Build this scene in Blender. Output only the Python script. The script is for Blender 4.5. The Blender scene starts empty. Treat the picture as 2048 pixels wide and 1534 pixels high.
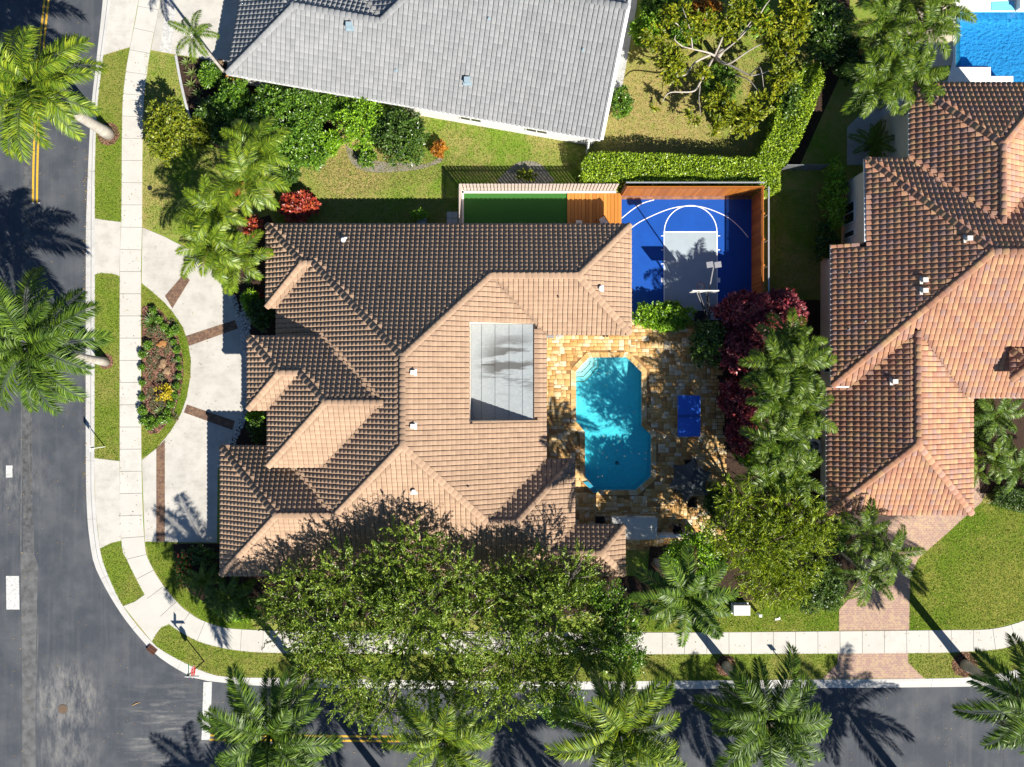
import bpy, math, random
import numpy as np
from mathutils import Vector, Matrix
from mathutils.geometry import tessellate_polygon

random.seed(7)
rng = np.random.default_rng(11)
scn = bpy.context.scene
COL = scn.collection
PI = math.pi

# ------------------------------------------------------------------ camera, sky, sun
H = 58.0            # drone height above the lawn
S = 30.0            # picture units per metre on the ground
cam = bpy.data.cameras.new("camera"); camo = bpy.data.objects.new("camera", cam); COL.objects.link(camo)
camo.location = (0, 0, H); camo.rotation_euler = (0, 0, 0)
cam.sensor_width = 36; cam.lens = 36 * H / (2048 / S); cam.clip_end = 3000
scn.camera = camo

w = bpy.data.worlds.new("World"); scn.world = w; w.use_nodes = True
wn = w.node_tree.nodes; wl = w.node_tree.links
sky = wn.new("ShaderNodeTexSky"); sky.sky_type = 'NISHITA'; sky.sun_disc = False
sky.sun_elevation = math.radians(42.3); sky.sun_rotation = math.radians(141.8)
sky.air_density = 1.0; sky.dust_density = 0.0; sky.ozone_density = 6.0
wl.new(sky.outputs[0], wn["Background"].inputs[0]); wn["Background"].inputs[1].default_value = 0.052

sd = bpy.data.lights.new("sun", 'SUN'); sd.energy = 5.0; sd.angle = math.radians(0.5); sd.color = (1.0, 0.94, 0.84)
so = bpy.data.objects.new("sun", sd); COL.objects.link(so)
so.rotation_euler = Vector((-0.68, 0.863, -1.0)).to_track_quat('-Z', 'Y').to_euler(); so.location = (40, -50, 60)
scn.view_settings.view_transform = 'Standard'; scn.view_settings.look = 'None'
scn.view_settings.gamma = 1.0; scn.view_settings.exposure = 1.0
scn.view_settings.use_curve_mapping = False
scn.cycles.max_bounces = 8; scn.cycles.transparent_max_bounces = 16

# ------------------------------------------------------------------ helpers
def G(px, py, z=0.0):
    k = 1 - z / H
    return Vector(((px - 1024) / S * k, -(py - 767) / S * k, z))

class M:            # tiny node builder
    def __init__(s, name):
        s.m = bpy.data.materials.new(name); s.m.use_nodes = True
        s.t = s.m.node_tree; s.n = s.t.nodes; s.l = s.t.links
        s.p = s.n["Principled BSDF"]; s.out = s.n["Material Output"]
    def node(s, typ, **kw):
        n = s.n.new(typ)
        for k, v in kw.items(): setattr(n, k, v)
        return n
    def link(s, a, b): s.l.new(a, b)
    def pos(s):
        return s.node("ShaderNodeNewGeometry").outputs["Position"]
    def noise(s, scale, detail=3, rough=0.6, vec=None, stretch=None):
        n = s.node("ShaderNodeTexNoise"); n.inputs["Scale"].default_value = scale
        n.inputs["Detail"].default_value = detail; n.inputs["Roughness"].default_value = rough
        v = vec or s.pos()
        if stretch:
            mp = s.node("ShaderNodeMapping"); mp.inputs["Scale"].default_value = stretch
            s.link(v, mp.inputs[0]); v = mp.outputs[0]
        s.link(v, n.inputs["Vector"]); return n.outputs["Fac"]
    def ramp(s, fac, stops):
        r = s.node("ShaderNodeValToRGB"); e = r.color_ramp.elements
        while len(e) < len(stops): e.new(0.5)
        for i, (p, c) in enumerate(stops):
            e[i].position = p; e[i].color = (c[0], c[1], c[2], 1) if not isinstance(c, (int, float)) else (c, c, c, 1)
        s.link(fac, r.inputs[0]); return r.outputs[0]
    def mix(s, fac, a, b, mode='MIX'):
        n = s.node("ShaderNodeMix", data_type='RGBA', blend_type=mode)
        for i, v in ((0, fac), (6, a), (7, b)):
            if hasattr(v, 'is_output'): s.link(v, n.inputs[i])
            elif i == 0: n.inputs[0].default_value = v
            else: n.inputs[i].default_value = (v[0], v[1], v[2], 1)
        return n.outputs[2]
    def math(s, op, a, b=0.0, clamp=False):
        n = s.node("ShaderNodeMath", operation=op); n.use_clamp = clamp
        for i, v in ((0, a), (1, b)):
            if hasattr(v, 'is_output'): s.link(v, n.inputs[i])
            else: n.inputs[i].default_value = v
        return n.outputs[0]
    def near(s, x, y, r0, r1):      # 1 inside r0 metres of a world point, 0 beyond r1
        fl_ = s.node("ShaderNodeVectorMath", operation='MULTIPLY'); s.link(s.pos(), fl_.inputs[0]); fl_.inputs[1].default_value = (1, 1, 0)
        d = s.node("ShaderNodeVectorMath", operation='DISTANCE'); s.link(fl_.outputs[0], d.inputs[0]); d.inputs[1].default_value = (x, y, 0)
        mr = s.node("ShaderNodeMapRange"); mr.interpolation_type = 'SMOOTHSTEP'
        s.link(d.outputs["Value"], mr.inputs[0])
        mr.inputs[1].default_value = r0; mr.inputs[2].default_value = r1
        mr.inputs[3].default_value = 1; mr.inputs[4].default_value = 0
        return mr.outputs[0]
    def color(s, c):
        if hasattr(c, 'is_output'): s.link(c, s.p.inputs["Base Color"])
        else: s.p.inputs["Base Color"].default_value = (c[0], c[1], c[2], 1)
    def bump(s, h, strength=0.3, dist=0.02):
        b = s.node("ShaderNodeBump"); b.inputs["Strength"].default_value = strength; b.inputs["Distance"].default_value = dist
        s.link(h, b.inputs["Height"]); s.link(b.outputs[0], s.p.inputs["Normal"])
    def set(s, rough=0.8, spec=0.3, metal=0.0):
        s.p.inputs["Roughness"].default_value = rough; s.p.inputs["Specular IOR Level"].default_value = spec
        s.p.inputs["Metallic"].default_value = metal

def simple(name, c, rough=0.7, var=0.12, scale=6.0, spec=0.3, metal=0.0, bump=0.0, bscale=40):
    m = M(name); m.set(rough, spec, metal)
    n = m.noise(scale, 4)
    a = [max(0, x * (1 - var)) for x in c]; b = [min(1, x * (1 + var)) for x in c]
    m.color(m.ramp(n, [(0.3, a), (0.7, b)]))
    if bump: m.bump(m.noise(bscale, 2), bump, 0.01)
    return m.m

def leafmat(name, cols, rough=0.45, trans=0.3, tcol=None, spec=0.4):
    m = M(name); m.set(rough, spec)
    r = m.node("ShaderNodeNewGeometry").outputs["Random Per Island"]
    n = m.noise(1.1, 2)
    f = m.math('ADD', m.math('MULTIPLY', r, 0.65), m.math('MULTIPLY', n, 0.35))
    k = len(cols)
    c = m.ramp(f, [(0.12 + 0.76 * i / (k - 1), cols[i]) for i in range(k)])
    m.color(c)
    tr = m.node("ShaderNodeBsdfTranslucent")
    hs = m.node("ShaderNodeHueSaturation"); hs.inputs["Value"].default_value = 1.4; hs.inputs["Saturation"].default_value = 1.1
    m.link(c, hs.inputs["Color"]); m.link(hs.outputs[0], tr.inputs[0])
    mx = m.node("ShaderNodeMixShader"); mx.inputs[0].default_value = trans
    m.link(m.p.outputs[0], mx.inputs[1]); m.link(tr.outputs[0], mx.inputs[2]); m.link(mx.outputs[0], m.out.inputs[0])
    return m.m

def mesh_np(name, v, f, mat=None, smooth=False, tone=None):
    """v (N,3) array, f (K,4) or (K,3) int array or list of lists"""
    me = bpy.data.meshes.new(name)
    if isinstance(f, np.ndarray):
        k = f.shape[1]
        me.vertices.add(len(v)); me.vertices.foreach_set("co", np.asarray(v, dtype=np.float32).ravel())
        me.loops.add(f.size); me.loops.foreach_set("vertex_index", f.astype(np.int32).ravel())
        me.polygons.add(len(f)); me.polygons.foreach_set("loop_start", np.arange(0, f.size, k, dtype=np.int32))
        me.polygons.foreach_set("loop_total", np.full(len(f), k, dtype=np.int32))
        me.update(calc_edges=True)
    else:
        me.from_pydata([tuple(x) for x in v], [], f); me.update()
    if mat: me.materials.append(mat)
    if smooth: me.polygons.foreach_set("use_smooth", np.ones(len(me.polygons), dtype=bool))
    if tone is not None:
        a = me.attributes.new("tone", 'FLOAT', 'POINT'); a.data.foreach_set("value", np.asarray(tone, dtype=np.float32))
    return me

class MB:
    def __init__(s): s.v = []; s.f = []
    def add(s, v, f):
        o = len(s.v); s.v += [tuple(x) for x in v]; s.f += [[i + o for i in q] for q in f]
    def box(s, c, d, rz=0.0, mat=None):
        x, y, z = d[0] / 2, d[1] / 2, d[2] / 2
        R = Matrix.Rotation(rz, 3, 'Z') if mat is None else mat
        vs = [Vector(c) + R @ Vector((a * x, b * y, e * z)) for e in (-1, 1) for a, b in ((-1, -1), (1, -1), (1, 1), (-1, 1))]
        s.add(vs, [[3, 2, 1, 0], [4, 5, 6, 7], [0, 1, 5, 4], [1, 2, 6, 5], [2, 3, 7, 6], [3, 0, 4, 7]]); return s
    def beam(s, a, b, wd, h, up=(0, 0, 1)):
        a = Vector(a); b = Vector(b); d = b - a; L = d.length; d.normalize()
        u = Vector(up); sd_ = d.cross(u)
        if sd_.length < 1e-4: sd_ = d.cross(Vector((1, 0, 0)))
        sd_.normalize(); u = sd_.cross(d)
        R = Matrix((d, sd_, u)).transposed()
        return s.box((a + b) / 2, (L, wd, h), mat=R)
    def tube(s, pts, rad, n=8, cap=True):
        pts = [Vector(p) for p in pts]; o = len(s.v); k = len(pts)
        rad = [rad] * k if isinstance(rad, (int, float)) else rad
        ref = Vector((0.3, 0.9, 0.1))
        for i, p in enumerate(pts):
            d = (pts[min(i + 1, k - 1)] - pts[max(i - 1, 0)]).normalized()
            a = d.cross(ref)
            if a.length < 0.05: a = d.cross(Vector((1, 0, 0)))
            a.normalize(); b = d.cross(a)
            for j in range(n):
                t = 2 * PI * j / n; q = p + (a * math.cos(t) + b * math.sin(t)) * rad[i]; s.v.append(tuple(q))
        for i in range(k - 1):
            for j in range(n):
                s.f.append([o + i * n + j, o + i * n + (j + 1) % n, o + (i + 1) * n + (j + 1) % n, o + (i + 1) * n + j])
        if cap:
            s.f.append([o + j for j in range(n)][::-1]); s.f.append([o + (k - 1) * n + j for j in range(n)])
        return s
    def cyl(s, c, r, h, n=16, r2=None):
        return s.tube([Vector(c), Vector(c) + Vector((0, 0, h))], [r, r if r2 is None else r2], n)
    def prism(s, poly, z0, z1, bottom=False):
        n = len(poly); o = len(s.v)
        A = sum(poly[i][0] * poly[(i + 1) % n][1] - poly[(i + 1) % n][0] * poly[i][1] for i in range(n))
        if A < 0: poly = poly[::-1]
        for z in (z0, z1):
            for p in poly: s.v.append((p[0], p[1], z))
        tri = tessellate_polygon([[Vector((p[0], p[1], 0)) for p in poly]])
        for t in tri:
            a, b, c = [Vector((poly[i][0], poly[i][1], 0)) for i in t]
            tt = list(t) if (b - a).cross(c - a).z > 0 else list(t)[::-1]
            s.f.append([o + n + i for i in tt])
            if bottom: s.f.append([o + i for i in tt[::-1]])
        for i in range(n):
            j = (i + 1) % n; s.f.append([o + i, o + j, o + n + j, o + n + i])
        return s
    def sheet(s, poly, z, holes=()):
        loops = [[Vector((p[0], p[1], 0)) for p in poly]] + [[Vector((p[0], p[1], 0)) for p in h] for h in holes]
        flat = [p for l in loops for p in l]; o = len(s.v)
        s.v += [(p.x, p.y, z) for p in flat]
        for t in tessellate_polygon(loops):
            a, b, c = [flat[i] for i in t]
            tt = list(t) if (b - a).cross(c - a).z > 0 else list(t)[::-1]
            s.f.append([o + i for i in tt])
        return s
    def mesh(s, name, mat=None, smooth=False): return mesh_np(name, s.v, s.f, mat, smooth)

def link(o, parent=None):
    COL.objects.link(o)
    if parent is not None: o.parent = parent
    return o
def thing(name, label, cat, loc=(0, 0, 0), group=None):
    o = bpy.data.objects.new(name, None); COL.objects.link(o); o.location = loc
    o.empty_display_size = 0.2
    o['label'] = label; o['category'] = cat
    if group: o['group'] = group
    return o
def part(name, mesh, parent, mat=None, world=True, label=None, kind=None):
    """part with its mesh in world coordinates under an unrotated parent"""
    o = bpy.data.objects.new(name, mesh)
    if mat is not None and not mesh.materials: mesh.materials.append(mat)
    link(o, parent)
    if world and parent is not None:
        t = Vector((0, 0, 0)); p = parent
        while p is not None: t += p.location; p = p.parent
        o.location = -t
    if label: o['label'] = label
    if kind: o['kind'] = kind
    return o
def solo(name, mesh, label, cat, group=None, loc=(0, 0, 0)):
    o = bpy.data.objects.new(name, mesh); link(o); o.location = loc
    o['label'] = label; o['category'] = cat
    if group: o['group'] = group
    return o
def struct(name, mesh, kind='structure', label=None):
    o = bpy.data.objects.new(name, mesh); link(o); o['kind'] = kind
    if label: o['label'] = label
    return o
def P(pts, z=0.0): return [G(a, b, z).xy[:] for a, b in pts]
def inside(poly, x, y):
    c = False; n = len(poly); j = n - 1
    for i in range(n):
        xi, yi = poly[i][0], poly[i][1]; xj, yj = poly[j][0], poly[j][1]
        if (yi > y) != (yj > y) and x < (xj - xi) * (y - yi) / (yj - yi) + xi: c = not c
        j = i
    return c
def inside_np(poly, x, y):
    c = np.zeros(len(x), bool); n = len(poly); j = n - 1
    for i in range(n):
        xi, yi = poly[i][0], poly[i][1]; xj, yj = poly[j][0], poly[j][1]
        if yi != yj:
            m = ((yi > y) != (yj > y)) & (x < (xj - xi) * (y - yi) / (yj - yi) + xi); c ^= m
        j = i
    return c
def smooth_path(pts, sub=6):
    out = []; n = len(pts)
    for i in range(n - 1):
        p0 = Vector(pts[max(i - 1, 0)]); p1 = Vector(pts[i]); p2 = Vector(pts[i + 1]); p3 = Vector(pts[min(i + 2, n - 1)])
        for k in range(sub):
            t = k / sub
            out.append(0.5 * ((2 * p1) + (p2 - p0) * t + (2 * p0 - 5 * p1 + 4 * p2 - p3) * t * t + (3 * p1 - p0 - 3 * p2 + p3) * t ** 3))
    out.append(Vector(pts[-1])); return out
def arc_pts(cx, cy, r, a0, a1, n=24):
    return [(cx + r * math.cos(math.radians(a0 + (a1 - a0) * i / n)), cy + r * math.sin(math.radians(a0 + (a1 - a0) * i / n))) for i in range(n + 1)]

# ------------------------------------------------------------------ materials
def grassmat(name, lo, mid, hi, dry, dryamt, spots=()):
    m = M(name); m.set(0.9, 0.15)
    big = m.noise(0.35, 4, 0.6); med = m.noise(2.3, 3); fine = m.noise(16, 3, 0.75)
    c = m.ramp(fine, [(0.25, lo), (0.5, mid), (0.75, hi)])
    d = m.ramp(m.math('ADD', m.math('MULTIPLY', big, 0.7), m.math('MULTIPLY', med, 0.3)), [(0.52 - dryamt * 0.2, 0.0), (0.66 - dryamt * 0.1, 1.0)])
    dc = m.ramp(fine, [(0.25, [x * 0.55 for x in dry]), (0.7, dry)])
    fac = m.math('MULTIPLY', d, min(1, dryamt * 1.2))
    for (px, py, r0, r1, k) in spots:
        g = G(px, py); fac = m.math('MAXIMUM', fac, m.math('MULTIPLY', m.math('MULTIPLY', m.near(g.x, g.y, r0, r1), k), m.ramp(med, [(0.25, 0.35), (0.6, 1.0)])))
    m.color(m.mix(fac, c, dc)); m.bump(fine, 0.9, 0.06); return m.m
m_lawn = grassmat("grass_yard", (0.045, 0.098, 0.008), (0.135, 0.225, 0.020), (0.27, 0.35, 0.045), (0.46, 0.34, 0.14), 0.55,
                  [(700, 325, 1.5, 4.5, 0.9), (1310, 235, 2.5, 6.0, 0.85), (1290, 120, 1.5, 4, 0.6), (690, 370, 1, 4, 0.6), (1480, 1215, 1.2, 4.0, 0.6), (360, 160, 0.5, 2.0, 0.5)])
m_verge = grassmat("grass_verge", (0.04, 0.08, 0.007), (0.13, 0.19, 0.018), (0.26, 0.30, 0.04), (0.36, 0.28, 0.10), 0.42, [(215, 165, 1, 3, 0.5), (1900, 1335, 1, 4, 0.5)])
m_front = grassmat("grass_front", (0.030, 0.065, 0.004), (0.10, 0.165, 0.010), (0.20, 0.27, 0.022), (0.34, 0.29, 0.07), 0.45, [(2000, 1190, 1, 5, 0.55)])
m_blade = leafmat("grass_blades", [(0.038, 0.08, 0.006), (0.12, 0.20, 0.016), (0.27, 0.345, 0.05)], 0.7, 0.25)
m_bladedry = leafmat("grass_blades_dry", [(0.15, 0.15, 0.04), (0.30, 0.26, 0.09), (0.46, 0.36, 0.16)], 0.8, 0.2)

def asphalt():
    m = M("asphalt"); m.set(0.85, 0.25)
    f = m.noise(28, 3, 0.8); b = m.noise(0.5, 4)
    st = m.noise(1.0, 5, 0.7, stretch=(2.2, 0.10, 1)); st2 = m.noise(1.0, 5, 0.7, stretch=(0.10, 2.0, 1))
    c = m.ramp(f, [(0.2, (0.030, 0.036, 0.046)), (0.8, (0.066, 0.074, 0.088))])
    c = m.mix(m.math('MULTIPLY', m.ramp(b, [(0.42, 0), (0.66, 1)]), 0.6), c, (0.095, 0.10, 0.108))
    w_ = G(100, 1000); left = m.near(w_.x - 30, w_.y, 30, 36)
    g2 = G(1100, 1480)
    c = m.mix(m.math('MULTIPLY', m.ramp(st, [(0.5, 0), (0.72, 1)]), 0.30), c, (0.12, 0.122, 0.122))
    sc = G(130, 1400); g3 = G(160, 1480); g4 = G(340, 1465)
    sc2 = G(135, 1500); sc3 = G(22, 960)
    scuff = m.math('MULTIPLY', m.math('MAXIMUM', m.math('MAXIMUM', m.near(sc.x, sc.y, 1.2, 3.4), m.math('MULTIPLY', m.near(sc2.x, sc2.y, 0.8, 2.8), 0.8)), m.math('MULTIPLY', m.near(sc3.x, sc3.y, 0.4, 4.0), 0.6)), m.ramp(m.noise(1.5, 6, 0.75, stretch=(1.6, 0.5, 1)), [(0.42, 0), (0.68, 1)]))
    scuff2 = m.math('MULTIPLY', m.near(g4.x, g4.y, 0.7, 5.0), m.ramp(m.noise(1.2, 6, 0.75, stretch=(0.35, 2.2, 1)), [(0.5, 0), (0.72, 1)]))
    c = m.mix(m.math('MULTIPLY', m.math('MAXIMUM', scuff, scuff2), 0.85), c, (0.22, 0.215, 0.205))
    spk = m.ramp(m.noise(9, 5, 0.9), [(0.70, 0), (0.74, 1)])
    c = m.mix(m.math('MULTIPLY', spk, 0.25), c, (0.22, 0.22, 0.21))
    m.color(c); m.bump(f, 0.35, 0.01); return m.m
m_road = asphalt()
m_seam = simple("asphalt_seam", (0.075, 0.077, 0.08), 0.9, 0.45, 3.0, bump=0.2)
m_seam2 = simple("asphalt_patch", (0.098, 0.10, 0.102), 0.9, 0.35, 2.2, bump=0.2)
def concrete(name, c, dirt, amt, s1=0.9):
    m = M(name); m.set(0.85, 0.25)
    n = m.noise(s1, 6, 0.68); f = m.noise(22, 3, 0.7); st = m.noise(1.4, 5, 0.7, stretch=(0.35, 2.5, 1))
    base = m.ramp(f, [(0.2, [x * 0.92 for x in c]), (0.8, c)])
    d = m.math('MULTIPLY', m.math('MULTIPLY', m.ramp(n, [(0.42, 0), (0.75, 1)]), m.ramp(st, [(0.3, 0.3), (0.7, 1)])), amt)
    rn = m.node("ShaderNodeObjectInfo").outputs["Random"]; base = m.mix(m.math('MULTIPLY', rn, 0.22), base, [x * 0.72 for x in c])
    st3 = m.ramp(m.noise(0.45, 5, 0.75), [(0.56, 0), (0.70, 1)]); base = m.mix(m.math('MULTIPLY', st3, 0.30), base, [x * 0.62 for x in c])
    m.color(m.mix(d, base, dirt)); m.bump(f, 0.15, 0.006); return m.m
m_walk = concrete("concrete_walk", (0.495, 0.48, 0.445), (0.32, 0.30, 0.24), 0.4)
m_curb = concrete("concrete_curb", (0.49, 0.48, 0.46), (0.26, 0.27, 0.25), 0.5)
m_drive = concrete("concrete_drive", (0.49, 0.47, 0.43), (0.21, 0.20, 0.175), 0.8, 0.7)
m_path = concrete("concrete_path", (0.42, 0.43, 0.44), (0.2, 0.2, 0.2), 0.6)
m_white_deck = simple("white_deck", (0.78, 0.76, 0.72), 0.7, 0.04)
m_joint = simple("joint_dark", (0.10, 0.09, 0.08), 0.9, 0.2)
m_yellow = simple("road_paint_yellow", (0.55, 0.33, 0.03), 0.7, 0.2, 9)
m_white = simple("road_paint_white", (0.46, 0.46, 0.445), 0.7, 0.3, 7)
m_line = simple("court_paint_white", (0.78, 0.78, 0.78), 0.6, 0.04)
m_mulch = M("mulch"); m_mulch.set(0.95, 0.1)
_f = m_mulch.noise(20, 4, 0.8); m_mulch.color(m_mulch.ramp(_f, [(0.25, (0.014, 0.010, 0.008)), (0.55, (0.055, 0.035, 0.026)), (0.8, (0.13, 0.085, 0.06))])); m_mulch.bump(_f, 1.0, 0.06); m_mulch = m_mulch.m
m_soil = M("sandy_soil"); m_soil.set(0.95, 0.1)
_f = m_soil.noise(14, 4, 0.8); m_soil.color(m_soil.ramp(_f, [(0.25, (0.12, 0.105, 0.09)), (0.8, (0.34, 0.31, 0.27))])); m_soil.bump(_f, 0.6, 0.03); m_soil = m_soil.m
def brickmat(name, c1, c2, c3, mortar, bw, bh, rot=0.0):
    m = M(name); m.set(0.85, 0.2)
    mp = m.node("ShaderNodeMapping"); mp.inputs["Rotation"].default_value = (0, 0, rot); m.link(m.pos(), mp.inputs[0])
    b = m.node("ShaderNodeTexBrick"); m.link(mp.outputs[0], b.inputs[0])
    b.inputs["Scale"].default_value = 1.0; b.inputs["Brick Width"].default_value = bw; b.inputs["Row Height"].default_value = bh
    b.inputs["Mortar Size"].default_value = 0.012; b.inputs["Bias"].default_value = 0.0
    b.inputs["Color1"].default_value = (*c1, 1); b.inputs["Color2"].default_value = (*c2, 1); b.inputs["Mortar"].default_value = (*mortar, 1)
    v = m.node("ShaderNodeTexVoronoi"); v.inputs["Scale"].default_value = 6.5; m.link(mp.outputs[0], v.inputs["Vector"])
    sep = m.node("ShaderNodeSeparateColor"); m.link(v.outputs["Color"], sep.inputs[0])
    c = m.mix(m.math('MULTIPLY', m.ramp(sep.outputs[0], [(0.45, 0), (0.75, 1)]), 0.7), b.outputs["Color"], c3)
    c = m.mix(m.math('MULTIPLY', m.noise(1.2, 4), 0.35), c, mortar)
    m.color(c); inv = m.math('SUBTRACT', 1.0, b.outputs["Fac"]); m.bump(inv, 0.6, 0.01); return m.m
m_brickdrive = brickmat("driveway_pavers", (0.42, 0.27, 0.20), (0.35, 0.23, 0.20), (0.46, 0.34, 0.21), (0.24, 0.17, 0.14), 0.21, 0.14)
m_strip = brickmat("brick_strip", (0.20, 0.115, 0.075), (0.14, 0.085, 0.065), (0.24, 0.15, 0.09), (0.07, 0.05, 0.04), 0.20, 0.10)
m_greystrip = brickmat("grey_brick_strip", (0.52, 0.51, 0.48), (0.42, 0.42, 0.41), (0.6, 0.58, 0.54), (0.3, 0.3, 0.3), 0.20, 0.10)

def tilemat(name, stops, moss=0.15, mosscol=(0.05, 0.04, 0.035), rough=0.75):
    m = M(name); m.set(rough, 0.15); m.p.inputs["Diffuse Roughness"].default_value = 1.0
    a = m.node("ShaderNodeAttribute"); a.attribute_name = "tone"
    c = m.ramp(a.outputs["Fac"], stops)
    n = m.noise(0.8, 5, 0.7); f = m.noise(30, 3, 0.7)
    c = m.mix(m.math('MULTIPLY', m.ramp(n, [(0.5, 0), (0.8, 1)]), moss), c, mosscol)
    c = m.mix(m.math('MULTIPLY', f, 0.22), c, [x * 0.5 for x in stops[0][1]])
    m.color(c); m.bump(f, 0.2, 0.005); return m.m
m_tile = tilemat("tan_roof_tile", [(0.0, (0.365, 0.250, 0.172)), (0.5, (0.395, 0.272, 0.187)), (1.0, (0.425, 0.294, 0.202))], 0.28, (0.13, 0.085, 0.06))
m_terra = tilemat("terracotta_roof_tile", [(0.0, (0.40, 0.20, 0.14)), (0.18, (0.465, 0.25, 0.155)), (0.4, (0.505, 0.28, 0.17)), (0.58, (0.53, 0.335, 0.185)), (0.72, (0.45, 0.245, 0.17)), (0.85, (0.39, 0.25, 0.21)), (1.0, (0.475, 0.285, 0.195))], 0.22, (0.12, 0.07, 0.05))
m_gtile = tilemat("grey_roof_tile", [(0.0, (0.235, 0.243, 0.252)), (0.5, (0.262, 0.27, 0.278)), (1.0, (0.29, 0.297, 0.305))], 0.35, (0.16, 0.16, 0.165))
m_deckroof = simple("roof_underlay", (0.035, 0.022, 0.017), 0.95, 0.2)
m_deckgrey = simple("roof_underlay_grey", (0.05, 0.05, 0.055), 0.95, 0.2)
m_flash = simple("valley_metal", (0.10, 0.07, 0.045), 0.6, 0.3, 3, metal=0.3)
m_stucco = simple("stucco_cream", (0.55, 0.46, 0.36), 0.9, 0.06, 3, bump=0.15)
m_stuccow = simple("stucco_white", (0.70, 0.68, 0.64), 0.9, 0.05, 3, bump=0.15)
m_stuccop = simple("stucco_peach", (0.62, 0.54, 0.45), 0.9, 0.06, 3, bump=0.15)
m_gutw = simple("white_metal", (0.72, 0.72, 0.71), 0.4, 0.05, spec=0.5)
m_gutd = simple("bronze_metal", (0.035, 0.03, 0.028), 0.4, 0.1, spec=0.5)
m_glass = M("window_glass"); m_glass.set(0.05, 0.6); m_glass.color((0.02, 0.03, 0.035)); m_glass = m_glass.m
m_black = simple("black_wicker", (0.012, 0.012, 0.013), 0.6, 0.2, 30)
m_blackm = simple("black_metal", (0.02, 0.02, 0.022), 0.45, 0.1, metal=0.2)
m_galv = simple("galvanised_metal", (0.42, 0.43, 0.45), 0.4, 0.1, 8, metal=0.5)
m_plastic = simple("white_plastic", (0.58, 0.58, 0.57), 0.5, 0.03)
m_grey = simple("grey_plastic", (0.22, 0.22, 0.24), 0.6, 0.08)
m_cedar = M("cedar_board"); m_cedar.set(0.55, 0.35)
_a = m_cedar.node("ShaderNodeObjectInfo").outputs["Random"]; _n = m_cedar.noise(3, 5, 0.7, stretch=(6, 1, 0.6))
m_cedar.color(m_cedar.ramp(m_cedar.math('ADD', m_cedar.math('MULTIPLY', _a, 0.5), m_cedar.math('MULTIPLY', _n, 0.5)), [(0.2, (0.27, 0.085, 0.012)), (0.5, (0.36, 0.12, 0.016)), (0.8, (0.45, 0.165, 0.028))])); m_cedar = m_cedar.m
m_deckw = M("deck_board"); m_deckw.set(0.5, 0.35)
_a = m_deckw.node("ShaderNodeObjectInfo").outputs["Random"]; _n = m_deckw.noise(3, 5, 0.7, stretch=(6, 0.6, 1))
m_deckw.color(m_deckw.ramp(m_deckw.math('ADD', m_deckw.math('MULTIPLY', _a, 0.5), m_deckw.math('MULTIPLY', _n, 0.5)), [(0.2, (0.38, 0.145, 0.025)), (0.5, (0.47, 0.19, 0.035)), (0.8, (0.54, 0.24, 0.05))])); m_deckw = m_deckw.m
m_slat = simple("beige_slat", (0.52, 0.43, 0.38), 0.7, 0.1, 4)
m_turf = M("artificial_turf"); m_turf.set(0.9, 0.1); _f = m_turf.noise(30, 3, 0.8)
m_turf.color(m_turf.ramp(_f, [(0.2, (0.02, 0.08, 0.015)), (0.8, (0.06, 0.20, 0.045))])); m_turf.bump(_f, 0.6, 0.02); m_turf = m_turf.m
m_court = simple("court_blue", (0.004, 0.062, 0.32), 0.5, 0.08, 1.2, bump=0.05)
m_key = simple("court_grey", (0.30, 0.36, 0.40), 0.55, 0.05, 1.2)
m_pingtop = simple("table_blue", (0.02, 0.13, 0.66), 0.35, 0.06, 3, spec=0.5)
m_umb = simple("umbrella_canvas", (0.045, 0.055, 0.065), 0.8, 0.12, 5)
m_counter = simple("counter_stone", (0.55, 0.54, 0.50), 0.6, 0.05, 3)
m_bark = simple("grey_bark", (0.22, 0.19, 0.16), 0.9, 0.35, 12, bump=0.5)
m_barkd = simple("brown_bark", (0.10, 0.075, 0.055), 0.9, 0.35, 12, bump=0.5)
m_plumbark = simple("silver_bark", (0.38, 0.34, 0.30), 0.8, 0.25, 9, bump=0.3)
m_rock = simple("tan_rock", (0.22, 0.145, 0.085), 0.9, 0.35, 5, bump=0.6, bscale=12)
m_rocko = simple("orange_rock", (0.32, 0.15, 0.05), 0.9, 0.3, 5, bump=0.6, bscale=12)
m_peb = M("pebbles"); m_peb.set(0.8, 0.3); m_peb.color(m_peb.ramp(m_peb.node("ShaderNodeNewGeometry").outputs["Random Per Island"], [(0, (0.25, 0.25, 0.26)), (0.5, (0.48, 0.46, 0.43)), (1, (0.68, 0.66, 0.62))])); m_peb = m_peb.m
m_red = simple("sign_red", (0.50, 0.012, 0.018), 0.4, 0.04)
m_signg = simple("sign_green", (0.02, 0.16, 0.08), 0.45, 0.05)
m_plaster = simple("pool_plaster", (0.60, 0.84, 0.85), 0.8, 0.07, 5)
m_plaster2 = simple("pool_plaster_blue", (0.15, 0.52, 0.78), 0.8, 0.12, 4)
m_tileline = simple("step_tile", (0.28, 0.20, 0.08), 0.6, 0.2)
m_teal = simple("teal_tile", (0.03, 0.25, 0.36), 0.4, 0.1, 20)
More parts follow.
